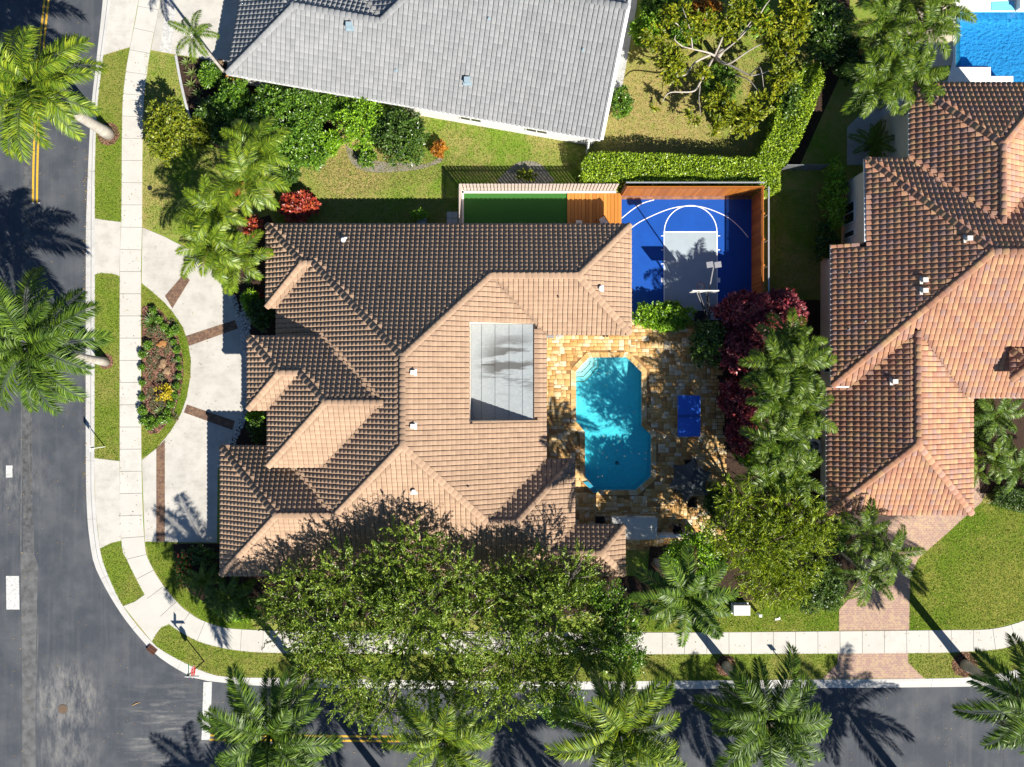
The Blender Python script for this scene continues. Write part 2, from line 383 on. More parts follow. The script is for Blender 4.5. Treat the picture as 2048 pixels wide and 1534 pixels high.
def watermat(name, col, dens, bump, scale):
    m = M(name); n = m.n; n.remove(m.p)
    tr = m.node("ShaderNodeBsdfTransparent"); gl = m.node("ShaderNodeBsdfGlossy"); gl.inputs["Roughness"].default_value = 0.03
    fr = m.node("ShaderNodeFresnel"); fr.inputs[0].default_value = 1.33
    b = m.node("ShaderNodeBump"); b.inputs["Strength"].default_value = bump; b.inputs["Distance"].default_value = 0.03
    m.link(m.noise(scale, 3), b.inputs["Height"]); m.link(b.outputs[0], gl.inputs["Normal"]); m.link(b.outputs[0], fr.inputs["Normal"])
    mx = m.node("ShaderNodeMixShader"); m.link(fr.outputs[0], mx.inputs[0]); m.link(tr.outputs[0], mx.inputs[1]); m.link(gl.outputs[0], mx.inputs[2])
    m.link(mx.outputs[0], m.out.inputs[0])
    va = m.node("ShaderNodeVolumeAbsorption"); va.inputs["Color"].default_value = (*col, 1); va.inputs["Density"].default_value = dens
    m.link(va.outputs[0], m.out.inputs[1]); return m.m
m_water = watermat("pool_water", (0.01, 0.87, 0.95), 0.62, 0.12, 7.0)
m_water2 = watermat("deep_pool_water", (0.05, 0.70, 0.93), 0.5, 0.35, 5.0)
def trav():
    m = M("golden_travertine"); m.set(0.7, 0.3)
    a = m.node("ShaderNodeAttribute"); a.attribute_name = "tone"
    c = m.ramp(a.outputs["Fac"], [(0.0, (0.34, 0.19, 0.075)), (0.2, (0.46, 0.26, 0.085)), (0.45, (0.54, 0.34, 0.125)), (0.65, (0.58, 0.41, 0.19)), (0.85, (0.62, 0.50, 0.30)), (1.0, (0.66, 0.58, 0.42))])
    n = m.noise(5, 5, 0.75)
    c = m.mix(m.math('MULTIPLY', m.ramp(n, [(0.4, 0), (0.7, 1)]), 0.45), c, (0.44, 0.22, 0.065))
    m.color(c); m.bump(n, 0.2, 0.006); return m.m
m_trav = trav()
m_mortar = simple("paver_joint", (0.25, 0.14, 0.055), 0.95, 0.2, 6)

# foliage
L_oak = leafmat("oak_leaf", [(0.018, 0.040, 0.006), (0.092, 0.168, 0.018), (0.215, 0.32, 0.032), (0.40, 0.46, 0.065)], 0.40, 0.18, spec=0.4)
L_green = leafmat("green_leaf", [(0.019, 0.051, 0.005), (0.076, 0.178, 0.013), (0.211, 0.353, 0.030)], 0.35, 0.12, spec=0.45)
L_dark = leafmat("dark_leaf", [(0.012, 0.031, 0.005), (0.051, 0.110, 0.013), (0.133, 0.220, 0.030)], 0.35, 0.11, spec=0.45)
L_lime = leafmat("lime_leaf", [(0.043, 0.110, 0.005), (0.152, 0.318, 0.013), (0.354, 0.558, 0.030)], 0.40, 0.17, spec=0.45)
L_hedge = leafmat("hedge_leaf", [(0.053, 0.106, 0.005), (0.193, 0.316, 0.014), (0.455, 0.579, 0.033)], 0.40, 0.15, spec=0.45)
L_yellow = leafmat("yellow_green_leaf", [(0.05, 0.085, 0.006), (0.15, 0.20, 0.012), (0.33, 0.33, 0.018)], 0.45, 0.18, spec=0.4)
L_plum = leafmat("yellowing_leaf", [(0.05, 0.09, 0.006), (0.18, 0.23, 0.010), (0.42, 0.40, 0.015)], 0.45, 0.22, spec=0.35)
L_gold = leafmat("golden_leaf", [(0.30, 0.25, 0.012), (0.45, 0.36, 0.015), (0.55, 0.42, 0.02)], 0.40, 0.15, spec=0.45)
L_red = leafmat("red_croton_leaf", [(0.10, 0.022, 0.010), (0.28, 0.028, 0.020), (0.42, 0.06, 0.030), (0.40, 0.15, 0.04)], 0.40, 0.12, spec=0.45)
L_burg = leafmat("burgundy_leaf", [(0.035, 0.016, 0.014), (0.14, 0.020, 0.030), (0.36, 0.05, 0.07), (0.52, 0.17, 0.15)], 0.35, 0.14, spec=0.45)
L_orange = leafmat("orange_leaf", [(0.20, 0.10, 0.012), (0.40, 0.14, 0.015), (0.48, 0.24, 0.02)], 0.40, 0.15, spec=0.45)
L_royal = leafmat("royal_frond", [(0.018, 0.042, 0.006), (0.060, 0.120, 0.010), (0.17, 0.26, 0.022)], 0.45, 0.12, spec=0.3)
L_royaly = leafmat("bright_frond", [(0.030, 0.060, 0.006), (0.105, 0.185, 0.012), (0.33, 0.38, 0.022)], 0.45, 0.12, spec=0.3)
L_areca = leafmat("areca_frond", [(0.035, 0.075, 0.005), (0.115, 0.195, 0.010), (0.31, 0.37, 0.02)], 0.40, 0.16, spec=0.4)
L_xmas = leafmat("adonidia_frond", [(0.022, 0.055, 0.005), (0.075, 0.14, 0.008), (0.19, 0.25, 0.014)], 0.42, 0.12, spec=0.35)
L_bamb = leafmat("bamboo_leaf", [(0.022, 0.045, 0.005), (0.14, 0.215, 0.012), (0.40, 0.47, 0.02)], 0.42, 0.2, spec=0.35)
L_agave = leafmat("agave_leaf", [(0.06, 0.10, 0.03), (0.12, 0.17, 0.04), (0.22, 0.26, 0.08)], 0.40, 0.05, spec=0.45)
L_flower = leafmat("red_flower", [(0.35, 0.02, 0.01), (0.5, 0.05, 0.02)], 0.40, 0.10, spec=0.45)
m_shaft = simple("crownshaft_green", (0.08, 0.15, 0.03), 0.4, 0.2)
def palmtrunk():
    m = M("palm_trunk"); m.set(0.85, 0.2)
    n = m.noise(2, 4, 0.7); ring = m.noise(1, 2, 0.5, stretch=(0.3, 0.3, 9))
    m.color(m.mix(m.math('MULTIPLY', m.ramp(ring, [(0.45, 0), (0.65, 1)]), 0.5), m.ramp(n, [(0.3, (0.34, 0.31, 0.27)), (0.7, (0.46, 0.43, 0.38))]), (0.22, 0.19, 0.16)))
    m.bump(ring, 0.3, 0.02); return m.m
m_ptrunk = palmtrunk()

# ------------------------------------------------------------------ ground, road, kerbs
curb_out_px = [(212, -120), (204, 0), (190, 130), (180, 230), (172, 400), (170, 520), (170, 900), (172, 1014), (178, 1082), (191, 1140), (239, 1226), (294, 1294), (335, 1328), (386, 1356), (424, 1364), (581, 1375), (1060, 1380), (1500, 1378), (1900, 1375), (1980, 1371), (2048, 1352), (2200, 1295)]
curb_in_px = [(228, -120), (222, 0), (207, 110), (195, 210), (190, 330), (190, 540), (189, 920), (191, 1014), (200, 1098), (212, 1140), (246, 1212), (304, 1284), (342, 1311), (410, 1344), (461, 1354), (581, 1356), (1060, 1363), (1500, 1360), (1860, 1357), (1960, 1352), (2048, 1335), (2200, 1278)]
def densify(pts, sub=5): return [tuple(v) for v in smooth_path([G(a, b).xy for a, b in pts], sub)]
c_out = densify(curb_out_px); c_in = densify(curb_in_px)
FAR = 400
pool_px = [(1178, 715), (1253, 714.5), (1283, 744), (1283, 852), (1302, 869), (1302, 953), (1272, 980), (1193.5, 980), (1170, 954), (1170, 864), (1152, 843), (1152, 742.5)]
pool = P(pool_px)
pool2_px = [(1911, 24), (1981, 24), (2120, 24), (2120, 200), (2026, 200), (2026, 152), (1981, 152), (1981, 134), (1911, 134)]
pool2 = P(pool2_px)
b = MB(); b.sheet(c_in[:] + [(FAR, c_in[-1][1]), (FAR, FAR), (c_in[0][0], FAR)], 0.0, holes=[pool, pool2])
lawn = struct("ground", b.mesh("ground", m_lawn))
ZR = -0.12
b = MB(); wx = G(-36, 0).x; sy = G(0, 1578).y
b.sheet(c_out[:] + [(FAR, c_out[-1][1]), (FAR, sy), (wx, sy), (wx, FAR), (c_out[0][0], FAR)], ZR)
b.sheet([(wx, sy), (wx - FAR, sy), (wx - FAR, sy + 0.01), (wx, sy + 0.01)], ZR)
struct("road", b.mesh("road", m_road))
b = MB(); b.sheet([(-FAR, -FAR), (FAR, -FAR), (FAR, sy - 0.5), (wx - 0.5, sy - 0.5), (wx - 0.5, FAR), (-FAR, FAR)], -0.01)
b.prism([(wx - 0.55, sy - 0.55), (FAR, sy - 0.55), (FAR, sy + 0.02), (wx + 0.02, sy + 0.02), (wx + 0.02, FAR), (wx - 0.55, FAR)], ZR - 0.1, 0.0)
struct("ground", b.mesh("far_ground", m_verge))
# kerb base plus separate kerb segments
kerb = bpy.data.objects.new("kerb", None); COL.objects.link(kerb); kerb['kind'] = 'structure'
def resample(path, n):
    d = [0]
    for i in range(1, len(path)): d.append(d[-1] + math.dist(path[i], path[i - 1]))
    out = []
    for k in range(n):
        t = d[-1] * k / (n - 1); i = max(j for j in range(len(d)) if d[j] <= t + 1e-9); i = min(i, len(path) - 2)
        f = (t - d[i]) / (d[i + 1] - d[i]) if d[i + 1] > d[i] else 0
        out.append((path[i][0] + (path[i + 1][0] - path[i][0]) * f, path[i][1] + (path[i + 1][1] - path[i][1]) * f))
    return out
NK = 29
def nearest_on(path, p):
    best = None
    for i in range(len(path) - 1):
        a = Vector(path[i]); e = Vector(path[i + 1]) - a; t = max(0, min(1, (Vector(p) - a).dot(e) / max(e.length_squared, 1e-9)))
        q = a + e * t; dd = (q - Vector(p)).length
        if best is None or dd < best[0]: best = (dd, q)
    return best[1]
ci = resample(c_in, NK * 6 + 1); co = [tuple(nearest_on(c_out, p)) for p in ci]
for k in range(NK):
    bb = MB(); a = k * 6; n = 7; prof = []
    for j in range(n):
        i_ = Vector(ci[a + j]); o_ = Vector(co[a + j])
        if j == 0: q = Vector(ci[a + 1]); i_ = i_ + (q - i_).normalized() * 0.012; q = Vector(co[a + 1]); o_ = o_ + (q - o_).normalized() * 0.012
        m1 = o_.lerp(i_, 0.52); m2 = o_.lerp(i_, 0.64)
        bb.v += [(o_.x, o_.y, ZR - 0.15), (o_.x, o_.y, ZR + 0.012), (m1.x, m1.y, ZR + 0.035), (m2.x, m2.y, 0.012), (i_.x, i_.y, 0.02), (i_.x, i_.y, -0.2)]
    for j in range(n - 1):
        for q in range(5): bb.f.append([j * 6 + q, j * 6 + q + 1, (j + 1) * 6 + q + 1, (j + 1) * 6 + q][::-1])
    bb.f.append([0, 1, 2, 3, 4, 5]); bb.f.append([(n - 1) * 6 + q for q in (5, 4, 3, 2, 1, 0)])
    part("kerb_segment", bb.mesh("kerb_segment", m_curb), kerb)
# sidewalk
wl_px = [(290, -120), (278, 0), (261, 92), (253, 137), (246, 200), (244, 300), (243, 441), (240, 551), (240, 920), (243, 1082), (256, 1123), (289, 1188), (310, 1222), (338, 1248), (372, 1270), (410, 1287), (478, 1301), (581, 1306), (900, 1308), (1348, 1308), (1816, 1306), (1912, 1304), (1997, 1298), (2048, 1282), (2200, 1225)]
wr_px = [(336, -120), (321, 0), (301, 99), (294, 147), (288, 200), (285, 300), (284, 454), (282, 570), (283, 917), (289, 1082), (301, 1127), (325, 1168), (359, 1209), (380, 1226), (403, 1240), (448, 1255), (513, 1260), (600, 1262), (900, 1263), (1348, 1265), (1816, 1261), (1900, 1260), (1980, 1258), (2048, 1241), (2200, 1182)]
w_l = densify(wl_px); w_r = densify(wr_px)
b = MB(); b.sheet(w_l + w_r[::-1], 0.004); walk = struct("sidewalk", b.mesh("sidewalk", m_joint))
NW = 74
ll = resample(w_l, NW * 3 + 1); rr = [tuple(nearest_on(w_r, p)) for p in ll]
for k in range(NW):
    a = k * 3; L_ = [Vector(p) for p in ll[a:a + 4]]; R_ = [Vector(p) for p in rr[a:a + 4]]
    e = (L_[1] - L_[0]).normalized() * 0.012
    L_[0] += e; R_[0] += e; L_[3] -= e; R_[3] -= e
    bb = MB(); bb.prism([tuple(p) for p in L_ + R_[::-1]], -0.05, 0.03 + random.uniform(-0.003, 0.003))
    part("sidewalk_slab", bb.mesh("sidewalk_slab", m_walk), walk)
# verge strips
def lawnpatch(pts, mat, z=0.006, name="verge_grass"):
    bb = MB(); bb.sheet(P(pts), z); return struct(name, bb.mesh(name, mat))
verges = [
    [(207, 111), (261, 95), (253, 137), (246, 200), (244, 300), (243, 443), (215, 441), (190, 437), (190, 330), (195, 210)],
    [(190, 549), (200, 546), (225, 547), (240, 553), (240, 922), (212, 919), (189, 915)],
    [(200, 1098), (222, 1086), (243, 1083), (256, 1123), (289, 1188), (270, 1203), (246, 1212), (212, 1140)],
    [(304, 1284), (312, 1268), (322, 1255), (338, 1248), (372, 1270), (410, 1287), (478, 1301), (581, 1306), (900, 1308), (1348, 1308), (1676, 1306), (1674, 1328), (1645, 1357), (1500, 1360), (1060, 1363), (581, 1356), (461, 1354), (410, 1344), (342, 1311)],
    [(1816, 1306), (1912, 1304), (1997, 1298), (2048, 1282), (2100, 1264), (2100, 1316), (2048, 1335), (1960, 1352), (1849, 1357), (1816, 1326)]]
for v in verges: lawnpatch(v, m_verge)
fronts = [[(1820, 1151), (1837, 1116), (1891, 1069), (1936, 1028), (1962, 1005), (2100, 1030), (2100, 1222), (2048, 1240), (1980, 1257), (1818, 1260)],
          [(1262, 1180), (1678, 1180), (1678, 1262), (1262, 1263)],
          [(291, 1083), (345, 1083), (355, 1150), (380, 1190), (420, 1215), (500, 1240), (513, 1259), (448, 1254), (403, 1239), (359, 1208), (325, 1167), (301, 1126)]]
for v in fronts: lawnpatch(v, m_front, name="front_lawn")
# corner apron and driveways
def slab(name, pts, mat, z=0.03, parent=None):
    bb = MB(); bb.prism(P(pts), -0.08, z); me = bb.mesh(name, mat)
    if parent is not None: return part(name, me, parent)
    return struct(name, me)
slab("kerb_ramp", [(247, 1212), (270, 1203), (290, 1189), (310, 1222), (338, 1248), (322, 1255), (312, 1268), (304, 1283)], m_walk, 0.024)
slab("driveway_apron", [(190, 437), (215, 441), (242, 444), (239, 552), (225, 547), (200, 546), (190, 549)], m_drive, 0.024)
slab("driveway_apron", [(189, 916), (212, 919), (239, 922), (242, 1081), (222, 1086), (200, 1097), (191, 1014)], m_drive, 0.024)
island_px = [(283.5, 568), (301, 580), (328, 604), (345, 623), (366, 654), (376, 684), (382, 719), (381, 753), (374, 794), (362, 828), (342, 862), (314, 896), (284, 918)]
drv = [(285, 455), (328, 473), (380, 500), (430, 545), (462, 590), (478, 640), (490, 700), (496, 760), (486, 830), (458, 890), (436, 930), (434, 1085), (290, 1083), (284, 920)] + island_px[::-1][1:-1] + [(283.5, 566)]
slab("driveway", drv, m_drive, 0.022)
bx = MB(); bx.prism(P([(207, 110), (222, 0), (228, -120), (288, -120), (277, 0), (260, 94)]), -0.08, 0.024); struct("driveway_apron", bx.mesh("driveway_apron", m_drive))
slab("driveway", [(322, 0), (337, -120), (520, -120), (490, 20), (470, 124), (456, 125), (352, 109), (302, 100)], m_drive, 0.022)
slab("brick_band", [(336, -60), (347, -60), (352, 20), (342, 107), (320, 103), (330, 20)], m_greystrip, 0.028)
strips = [[(337, 603), (330, 592), (367, 549), (380, 560), (345, 617)], [(372, 672), (470, 640), (476, 657), (378, 692)], [(374, 809), (470, 842), (465, 860), (368, 825)], [(313, 897), (330, 880), (330, 1083), (313, 1083)]]
for s_ in strips: slab("brick_band", s_, m_strip, 0.030)
# landscape island
b = MB(); b.sheet(P([(283, 570)] + [(x, y) for x, y in island_px[1:-1]] + [(283, 916)]), 0.010); struct("island_lawn", b.mesh("island_lawn", m_front))
bed_px = [(284, 614), (306, 609), (322, 622), (338, 642), (356, 676), (366, 714), (367, 752), (360, 790), (348, 825), (332, 850), (316, 866), (300, 868), (290, 855), (285, 846)]
b = MB(); b.prism(P(bed_px), -0.02, 0.03); struct("mulch_bed", b.mesh("mulch_bed", m_mulch))
b = MB(); b.sheet(P([(352, 111), (456, 127), (560, 160), (640, 195), (668, 240), (655, 300), (600, 330), (500, 330), (440, 300), (392, 268), (377, 225), (362, 165)]), 0.010); struct("mulch_bed", b.mesh("mulch_bed", m_mulch))
bdr = smooth_path([G(352, 111).xy, G(362, 165).xy, G(377, 225).xy, G(400, 280).xy], 8)
b = MB()
for i in range(len(bdr) - 1): b.beam((*bdr[i], 0.03), (*bdr[i + 1], 0.03), 0.16, 0.06)
struct("bed_edging", b.mesh("bed_edging", m_path))
for pts in ([(690, 290), (735, 318), (800, 326), (852, 328), (880, 314), (882, 324), (830, 340), (740, 344), (704, 326)],
            [(1005, 350), (1030, 328), (1055, 322), (1080, 328), (1100, 350), (1100, 366), (1000, 366)]):
    b = MB(); b.sheet([tuple(v) for v in smooth_path([Vector(p) for p in P(pts)] + [Vector(P(pts)[0])], 4)[:-1]], 0.012); struct("bare_soil", b.mesh("bare_soil", m_soil))
BZ = -0.004 + 0.012
for pts in ([(455, 585), (560, 575), (560, 680), (497, 680), (484, 640)], [(470, 820), (540, 815), (545, 900), (440, 900)], [(345, 1087), (440, 1087), (445, 1150), (620, 1152), (620, 1240), (500, 1238), (420, 1212), (380, 1185), (355, 1140)],
            [(400, 470), (540, 430), (560, 480), (560, 585), (470, 590), (435, 545)], [(1600, 0), (1700, 0), (1690, 130), (1640, 240), (1600, 330), (1570, 330), (1590, 240), (1630, 130)], [(1420, 600), (1640, 600), (1640, 1200), (1290, 1200), (1300, 1090), (1440, 1080)],
            [(600, 1152), (1300, 1152), (1300, 1230), (600, 1240)], [(1640, 1040), (1700, 1060), (1720, 1150), (1690, 1200), (1660, 1150)], [(1945, 795), (2100, 795), (2100, 1000), (1960, 985)]):
    BZ += 0.003; b = MB(); b.sheet(P(pts), BZ); struct("mulch_bed", b.mesh("mulch_bed", m_mulch))
rings = [(217, 268, 23), (212, 723, 15), (1452, 1331, 21), (1929, 1329, 26)]
for (x, y, r) in rings:
    g = G(x, y); b = MB(); b.cyl((g.x, g.y, -0.05), r / S, 0.075, 28, r / S * 0.9); struct("mulch_ring", b.mesh("mulch_ring", m_mulch))
# road markings and seams
def mark(name, pts, mat, z=ZR + 0.006):
    bb = MB(); bb.sheet(P(pts, z), z); return struct(name, bb.mesh(name, mat))
def band(pts_px, wd, z):
    pth = smooth_path([G(a, b, z).xy for a, b in pts_px], 6); l = []; r = []
    for i, p in enumerate(pth):
        d = (pth[min(i + 1, len(pth) - 1)] - pth[max(i - 1, 0)]).normalized(); n_ = Vector((-d.y, d.x)) * wd / 2
        l.append(tuple(p + n_)); r.append(tuple(p - n_))
    return l + r[::-1]
for off in (-4, 4):
    b = MB(); b.sheet(band([(108 + off, -120), (93 + off, 0), (82 + off, 110), (75 + off, 220), (71 + off, 330), (70 + off, 406)], 0.14, ZR), ZR + 0.008); struct("yellow_line", b.mesh("yellow_line", m_yellow))
for off in (-4.5, 4.5):
    mark("yellow_line", [(418, 1475 + off - 2), (800, 1478 + off - 2), (800, 1478 + off + 2), (418, 1475 + off + 2)], m_yellow, ZR + 0.008)
mark("stop_line", [(407, 1364), (424, 1364), (420, 1480), (403, 1480)], m_white, ZR + 0.010)
mark("lane_mark", [(12, 1152), (38, 1152), (39, 1219), (13, 1219)], m_white, ZR + 0.010)
mark("lane_mark", [(12, 931), (25, 931), (25, 955), (12, 955)], m_white, ZR + 0.010)
for (a, bq) in (((62, 405), (68, 407)), ((76, 405), (80, 407))): mark("road_tick", [(a[0], a[1]), (bq[0], a[1]), (bq[0], bq[1]), (a[0], bq[1])], m_white, ZR + 0.012)
mark("asphalt_seam", [(44, 395), (52, 280), (60, 200), (66, 230), (63, 330), (62, 500), (64, 900), (66, 1105), (46, 1105), (44, 700)], m_seam, ZR + 0.004)
mark("asphalt_patch", [(42, 1105), (67, 1105), (76, 1130), (72, 1300), (70, 1534), (70, 1590), (45, 1590), (44, 1300)], m_seam2, ZR + 0.005)
b = MB()
for pth in ([(42, 600), (43, 900), (42, 1100), (45, 1300), (46, 1560)], [(66, 1050), (70, 1200), (76, 1260), (70, 1420), (71, 1540)], [(60, 760), (58, 900), (63, 980)]):
    b.sheet(band(pth, 0.07, ZR), ZR + 0.009)
struct("crack_sealant", b.mesh("crack_sealant", m_seam2))

# ------------------------------------------------------------------ roofs
class Pl:
    def __init__(s, x, y, nx, ny, ze, p):
        L = math.hypot(nx, ny); s.n = (nx / L, ny / L); s.p = p; s.ze = ze; s.x = x; s.y = y
        s.c = (p * s.n[0], p * s.n[1], ze - p * (x * s.n[0] + y * s.n[1]))
    def z(s, x, y): return s.c[0] * x + s.c[1] * y + s.c[2]
def V3(a, b_, c):
    A = np.array([[q.c[0], q.c[1], -1] for q in (a, b_, c)]); r = np.array([-q.c[2] for q in (a, b_, c)]); return Vector(np.linalg.solve(A, r))
def V2(a, b_, z):
    A = np.array([[q.c[0], q.c[1]] for q in (a, b_)]); r = np.array([z - q.c[2] for q in (a, b_)]); s_ = np.linalg.solve(A, r); return Vector((s_[0], s_[1], z))

PROF = [(0.0, -0.03), (0.03, 0.025), (0.12, 0.042), (0.42, 0.054), (0.72, 0.042), (0.86, 0.025), (0.895, -0.05), (0.955, -0.05), (1.0, -0.03)]
def tile_local(wd, ln, hs=1.0, lip=0.035):
    k = len(PROF); v = []
    for (vv, zz) in ((0.0, lip), (ln, 0.0)):
        for (u, h) in PROF: v.append((u * wd, vv, h * hs + zz))
    for (u, h) in PROF: v.append((u * wd, 0.0, h * hs - 0.012))
    f = [[i, i + 1, k + i + 1, k + i] for i in range(k - 1)] + [[2 * k + i, 2 * k + i + 1, i + 1, i] for i in range(k - 1)]
    return np.array(v), np.array(f)
def clip_half(poly, n, c):
    out = []; k = len(poly)
    for i in range(k):
        a = poly[i]; b_ = poly[(i + 1) % k]; da = a[0] * n[0] + a[1] * n[1] - c; db = b_[0] * n[0] + b_[1] * n[1] - c
        if da >= 0: out.append(a)
        if (da >= 0) != (db >= 0):
            t = da / (da - db); out.append(a + (b_ - a) * t)
    return out
def seg_rect(a, b_, x0, x1, y0, y1):
    t0, t1 = 0.0, 1.0; d = (b_[0] - a[0], b_[1] - a[1])
    for p, q in ((-d[0], a[0] - x0), (d[0], x1 - a[0]), (-d[1], a[1] - y0), (d[1], y1 - a[1])):
        if abs(p) < 1e-12:
            if q < 0: return False
        else:
            r = q / p
            if p < 0: t0 = max(t0, r)
            else: t1 = min(t1, r)
            if t0 > t1: return False
    return True
def roof_face(pl, verts, tw, te, lip, tilelist, clipped, deck, holes=(), gap=0.035):
    """verts: 3-D corners. Collects full tiles (matrix) and clipped tile faces."""
    q = math.sqrt(1 + pl.p ** 2)
    v = Vector((pl.n[0], pl.n[1], pl.p)) / q; u = Vector((pl.n[1], -pl.n[0], 0)); n = u.cross(v)
    O = Vector((pl.x, pl.y, pl.ze))
    poly = [((p - O).dot(u), (p - O).dot(v)) for p in verts]
    A = sum(poly[i][0] * poly[(i + 1) % len(poly)][1] - poly[(i + 1) % len(poly)][0] * poly[i][1] for i in range(len(poly)))
    if A < 0: poly = poly[::-1]; verts = verts[::-1]
    hps = []
    for h in holes:
        hp = [((p - O).dot(u), (p - O).dot(v)) for p in h]
        Ah = sum(hp[i][0] * hp[(i + 1) % len(hp)][1] - hp[(i + 1) % len(hp)][0] * hp[i][1] for i in range(len(hp)))
        hps.append(hp[::-1] if Ah > 0 else hp)
    edges = []
    vmin = min(p[1] for p in poly)
    for i in range(len(poly)):
        a, b_ = poly[i], poly[(i + 1) % len(poly)]
        if max(a[1], b_[1]) < vmin + 0.12: continue
        edges.append((a, b_, gap))
    for hp in hps:
        for i in range(len(hp)): edges.append((hp[i], hp[(i + 1) % len(hp)], 0.0))
    deck.append((verts, holes, n))
    u0 = min(p[0] for p in poly); u1 = max(p[0] for p in poly); v1 = max(p[1] for p in poly)
    ln = te * 1.16; tv, tf = tile_local(tw, ln, tw / 0.31, lip)
    R = Matrix((u, v, n)).transposed().to_4x4()
    off = random.random() * tw
    i0 = int(math.floor((u0 - off) / tw)) - 1; i1 = int(math.ceil((u1 - off) / tw)) + 1; j1 = int(math.ceil(v1 / te)) + 1
    j0 = int(math.floor(vmin / te)); vo = vmin - j0 * te - 0.06
    for j in range(j0, j1 + 1):
        for i in range(i0, i1):
            x0 = off + i * tw; y0 = j * te + vo; x1 = x0 + tw; y1 = y0 + ln
            cr = [e for e in edges if seg_rect(e[0], e[1], x0, x1, y0, y1 - 0.02)]
            cx, cy = (x0 + x1) / 2, (y0 + y1) / 2
            pts = [(cx, max(cy, vmin + 0.02))] if not cr else [(x0 + tw * a, max(vmin + 0.01, y0 + ln * b_)) for a in (0.05, 0.5, 0.95) for b_ in (0.05, 0.5, 0.95)]
            ok = any(inside(poly, *p) and not any(inside(h, *p) for h in hps) for p in pts)
            if not ok: continue
            if not cr:
                jit = random.uniform(-0.006, 0.006)
                Mx = Matrix.Translation(O + u * (x0 + jit) + v * (y0 + jit) + n * 0.02) @ R @ Matrix.Rotation(random.uniform(-0.012, 0.012), 4, 'Z')
                tilelist.append((Mx, O + u * cx + v * cy))
            else:
                loc = tv + np.array([x0, y0, 0.02])
                tone = random.random()
                for face in tf:
                    pg = [loc[k] for k in face]
                    for (a, b_, g_) in cr:
                        d = (b_[0] - a[0], b_[1] - a[1]); L = math.hypot(*d)
                        if L < 1e-6: continue
                        nn = (-d[1] / L, d[0] / L); c = nn[0] * a[0] + nn[1] * a[1] + g_
                        pg = clip_half(pg, nn, c)
                        if len(pg) < 3: break
                    if len(pg) >= 3: clipped.append(([O + u * p[0] + v * p[1] + n * p[2] for p in pg], tone))
def cap_mesh(name, L, r, mat, tone):
    v = []; f = []; k = 7
    for (x, rr, zz) in ((0, r, 0.022), (L * 1.12, r * 0.88, 0.0)):
        for i in range(k):
            a = PI * i / (k - 1); v.append((x, math.cos(a) * rr * 1.05, math.sin(a) * rr * 0.62 + zz - 0.02))
    for i in range(k):
        a = PI * i / (k - 1); v.append((0, math.cos(a) * r * 0.8, math.sin(a) * r * 0.42 - 0.02))
    f = [[i, k + i, k + i + 1, i + 1] for i in range(k - 1)] + [[2 * k + i, i, i + 1, 2 * k + i + 1] for i in range(k - 1)]
    return mesh_np(name, np.array(v), np.array(f), mat, True, [tone] * len(v))
def finish_roof(root, tiles, clipped, decks, caps, tw, te, lip, mat, deckmat, capr=0.15, capL=0.36, hide=None, nind=300):
    roof = part("roof", deck_mesh(decks, deckmat), root)
    tv, tf = tile_local(tw, te * 1.16, tw / 0.31, lip)
    variants = [mesh_np("roof_tile", tv, tf, mat, False, [(k + 0.5) / 10] * len(tv)) for k in range(10)]
    camp = Vector((0, 0, H))
    order = sorted(range(len(tiles)), key=lambda i: (hide is not None and hide(tiles[i][1]), not (-34 * (1 - tiles[i][1].z / H) < tiles[i][1].x < 34 * (1 - tiles[i][1].z / H) and -25 * (1 - tiles[i][1].z / H) < tiles[i][1].y < 25 * (1 - tiles[i][1].z / H)), (tiles[i][1] - camp).length))
    off = Vector(root.location)
    for i in order[:nind]:
        o = bpy.data.objects.new("roof_tile", variants[random.randrange(10)]); link(o, roof)
        o.matrix_local = tiles[i][0]
    rest = order[nind:]; V = []; F = []; T = []; nv = len(tv); hv = np.c_[tv, np.ones(nv)]
    for c, i in enumerate(rest):
        V.append((hv @ np.array(tiles[i][0]).T)[:, :3]); F.append(tf + c * nv); T.append(np.full(nv, random.random()))
    me = mesh_np("roof_tiles", np.concatenate(V), np.concatenate(F), mat, False, np.concatenate(T))
    o = part("roof_tiles", me, roof, world=False); o['kind'] = 'stuff'
    vv = []; ff = []; tt = []
    for pg, t in clipped:
        o_ = len(vv); vv += [tuple(p) for p in pg]; ff.append(list(range(o_, o_ + len(pg)))); tt += [t] * len(pg)
    me = mesh_np("cut_roof_tiles", vv, ff, mat, False, tt); o = part("cut_roof_tiles", me, roof, world=False); o['kind'] = 'stuff'
    cms = [cap_mesh("ridge_tile", capL, capr, mat, (k + 0.5) / 6) for k in range(6)]
    for (a, b_) in caps:
        if b_.z < a.z: a, b_ = b_, a
        d = b_ - a; L = d.length; d.normalize(); n_ = max(1, int(round(L / capL)))
        sd_ = Vector((0, 0, 1)).cross(d).normalized(); up = d.cross(sd_)
        R = Matrix((d, sd_, up)).transposed().to_4x4()
        for k in range(n_):
            o = bpy.data.objects.new("ridge_tile", cms[random.randrange(6)]); link(o, roof)
            o.matrix_local = Matrix.Translation(a + d * (k * L / n_) + up * 0.07) @ R @ Matrix.Rotation(random.uniform(-0.02, 0.02), 4, 'Z') @ Matrix.Diagonal((L / n_ / capL, 1, 1, 1))
    return roof
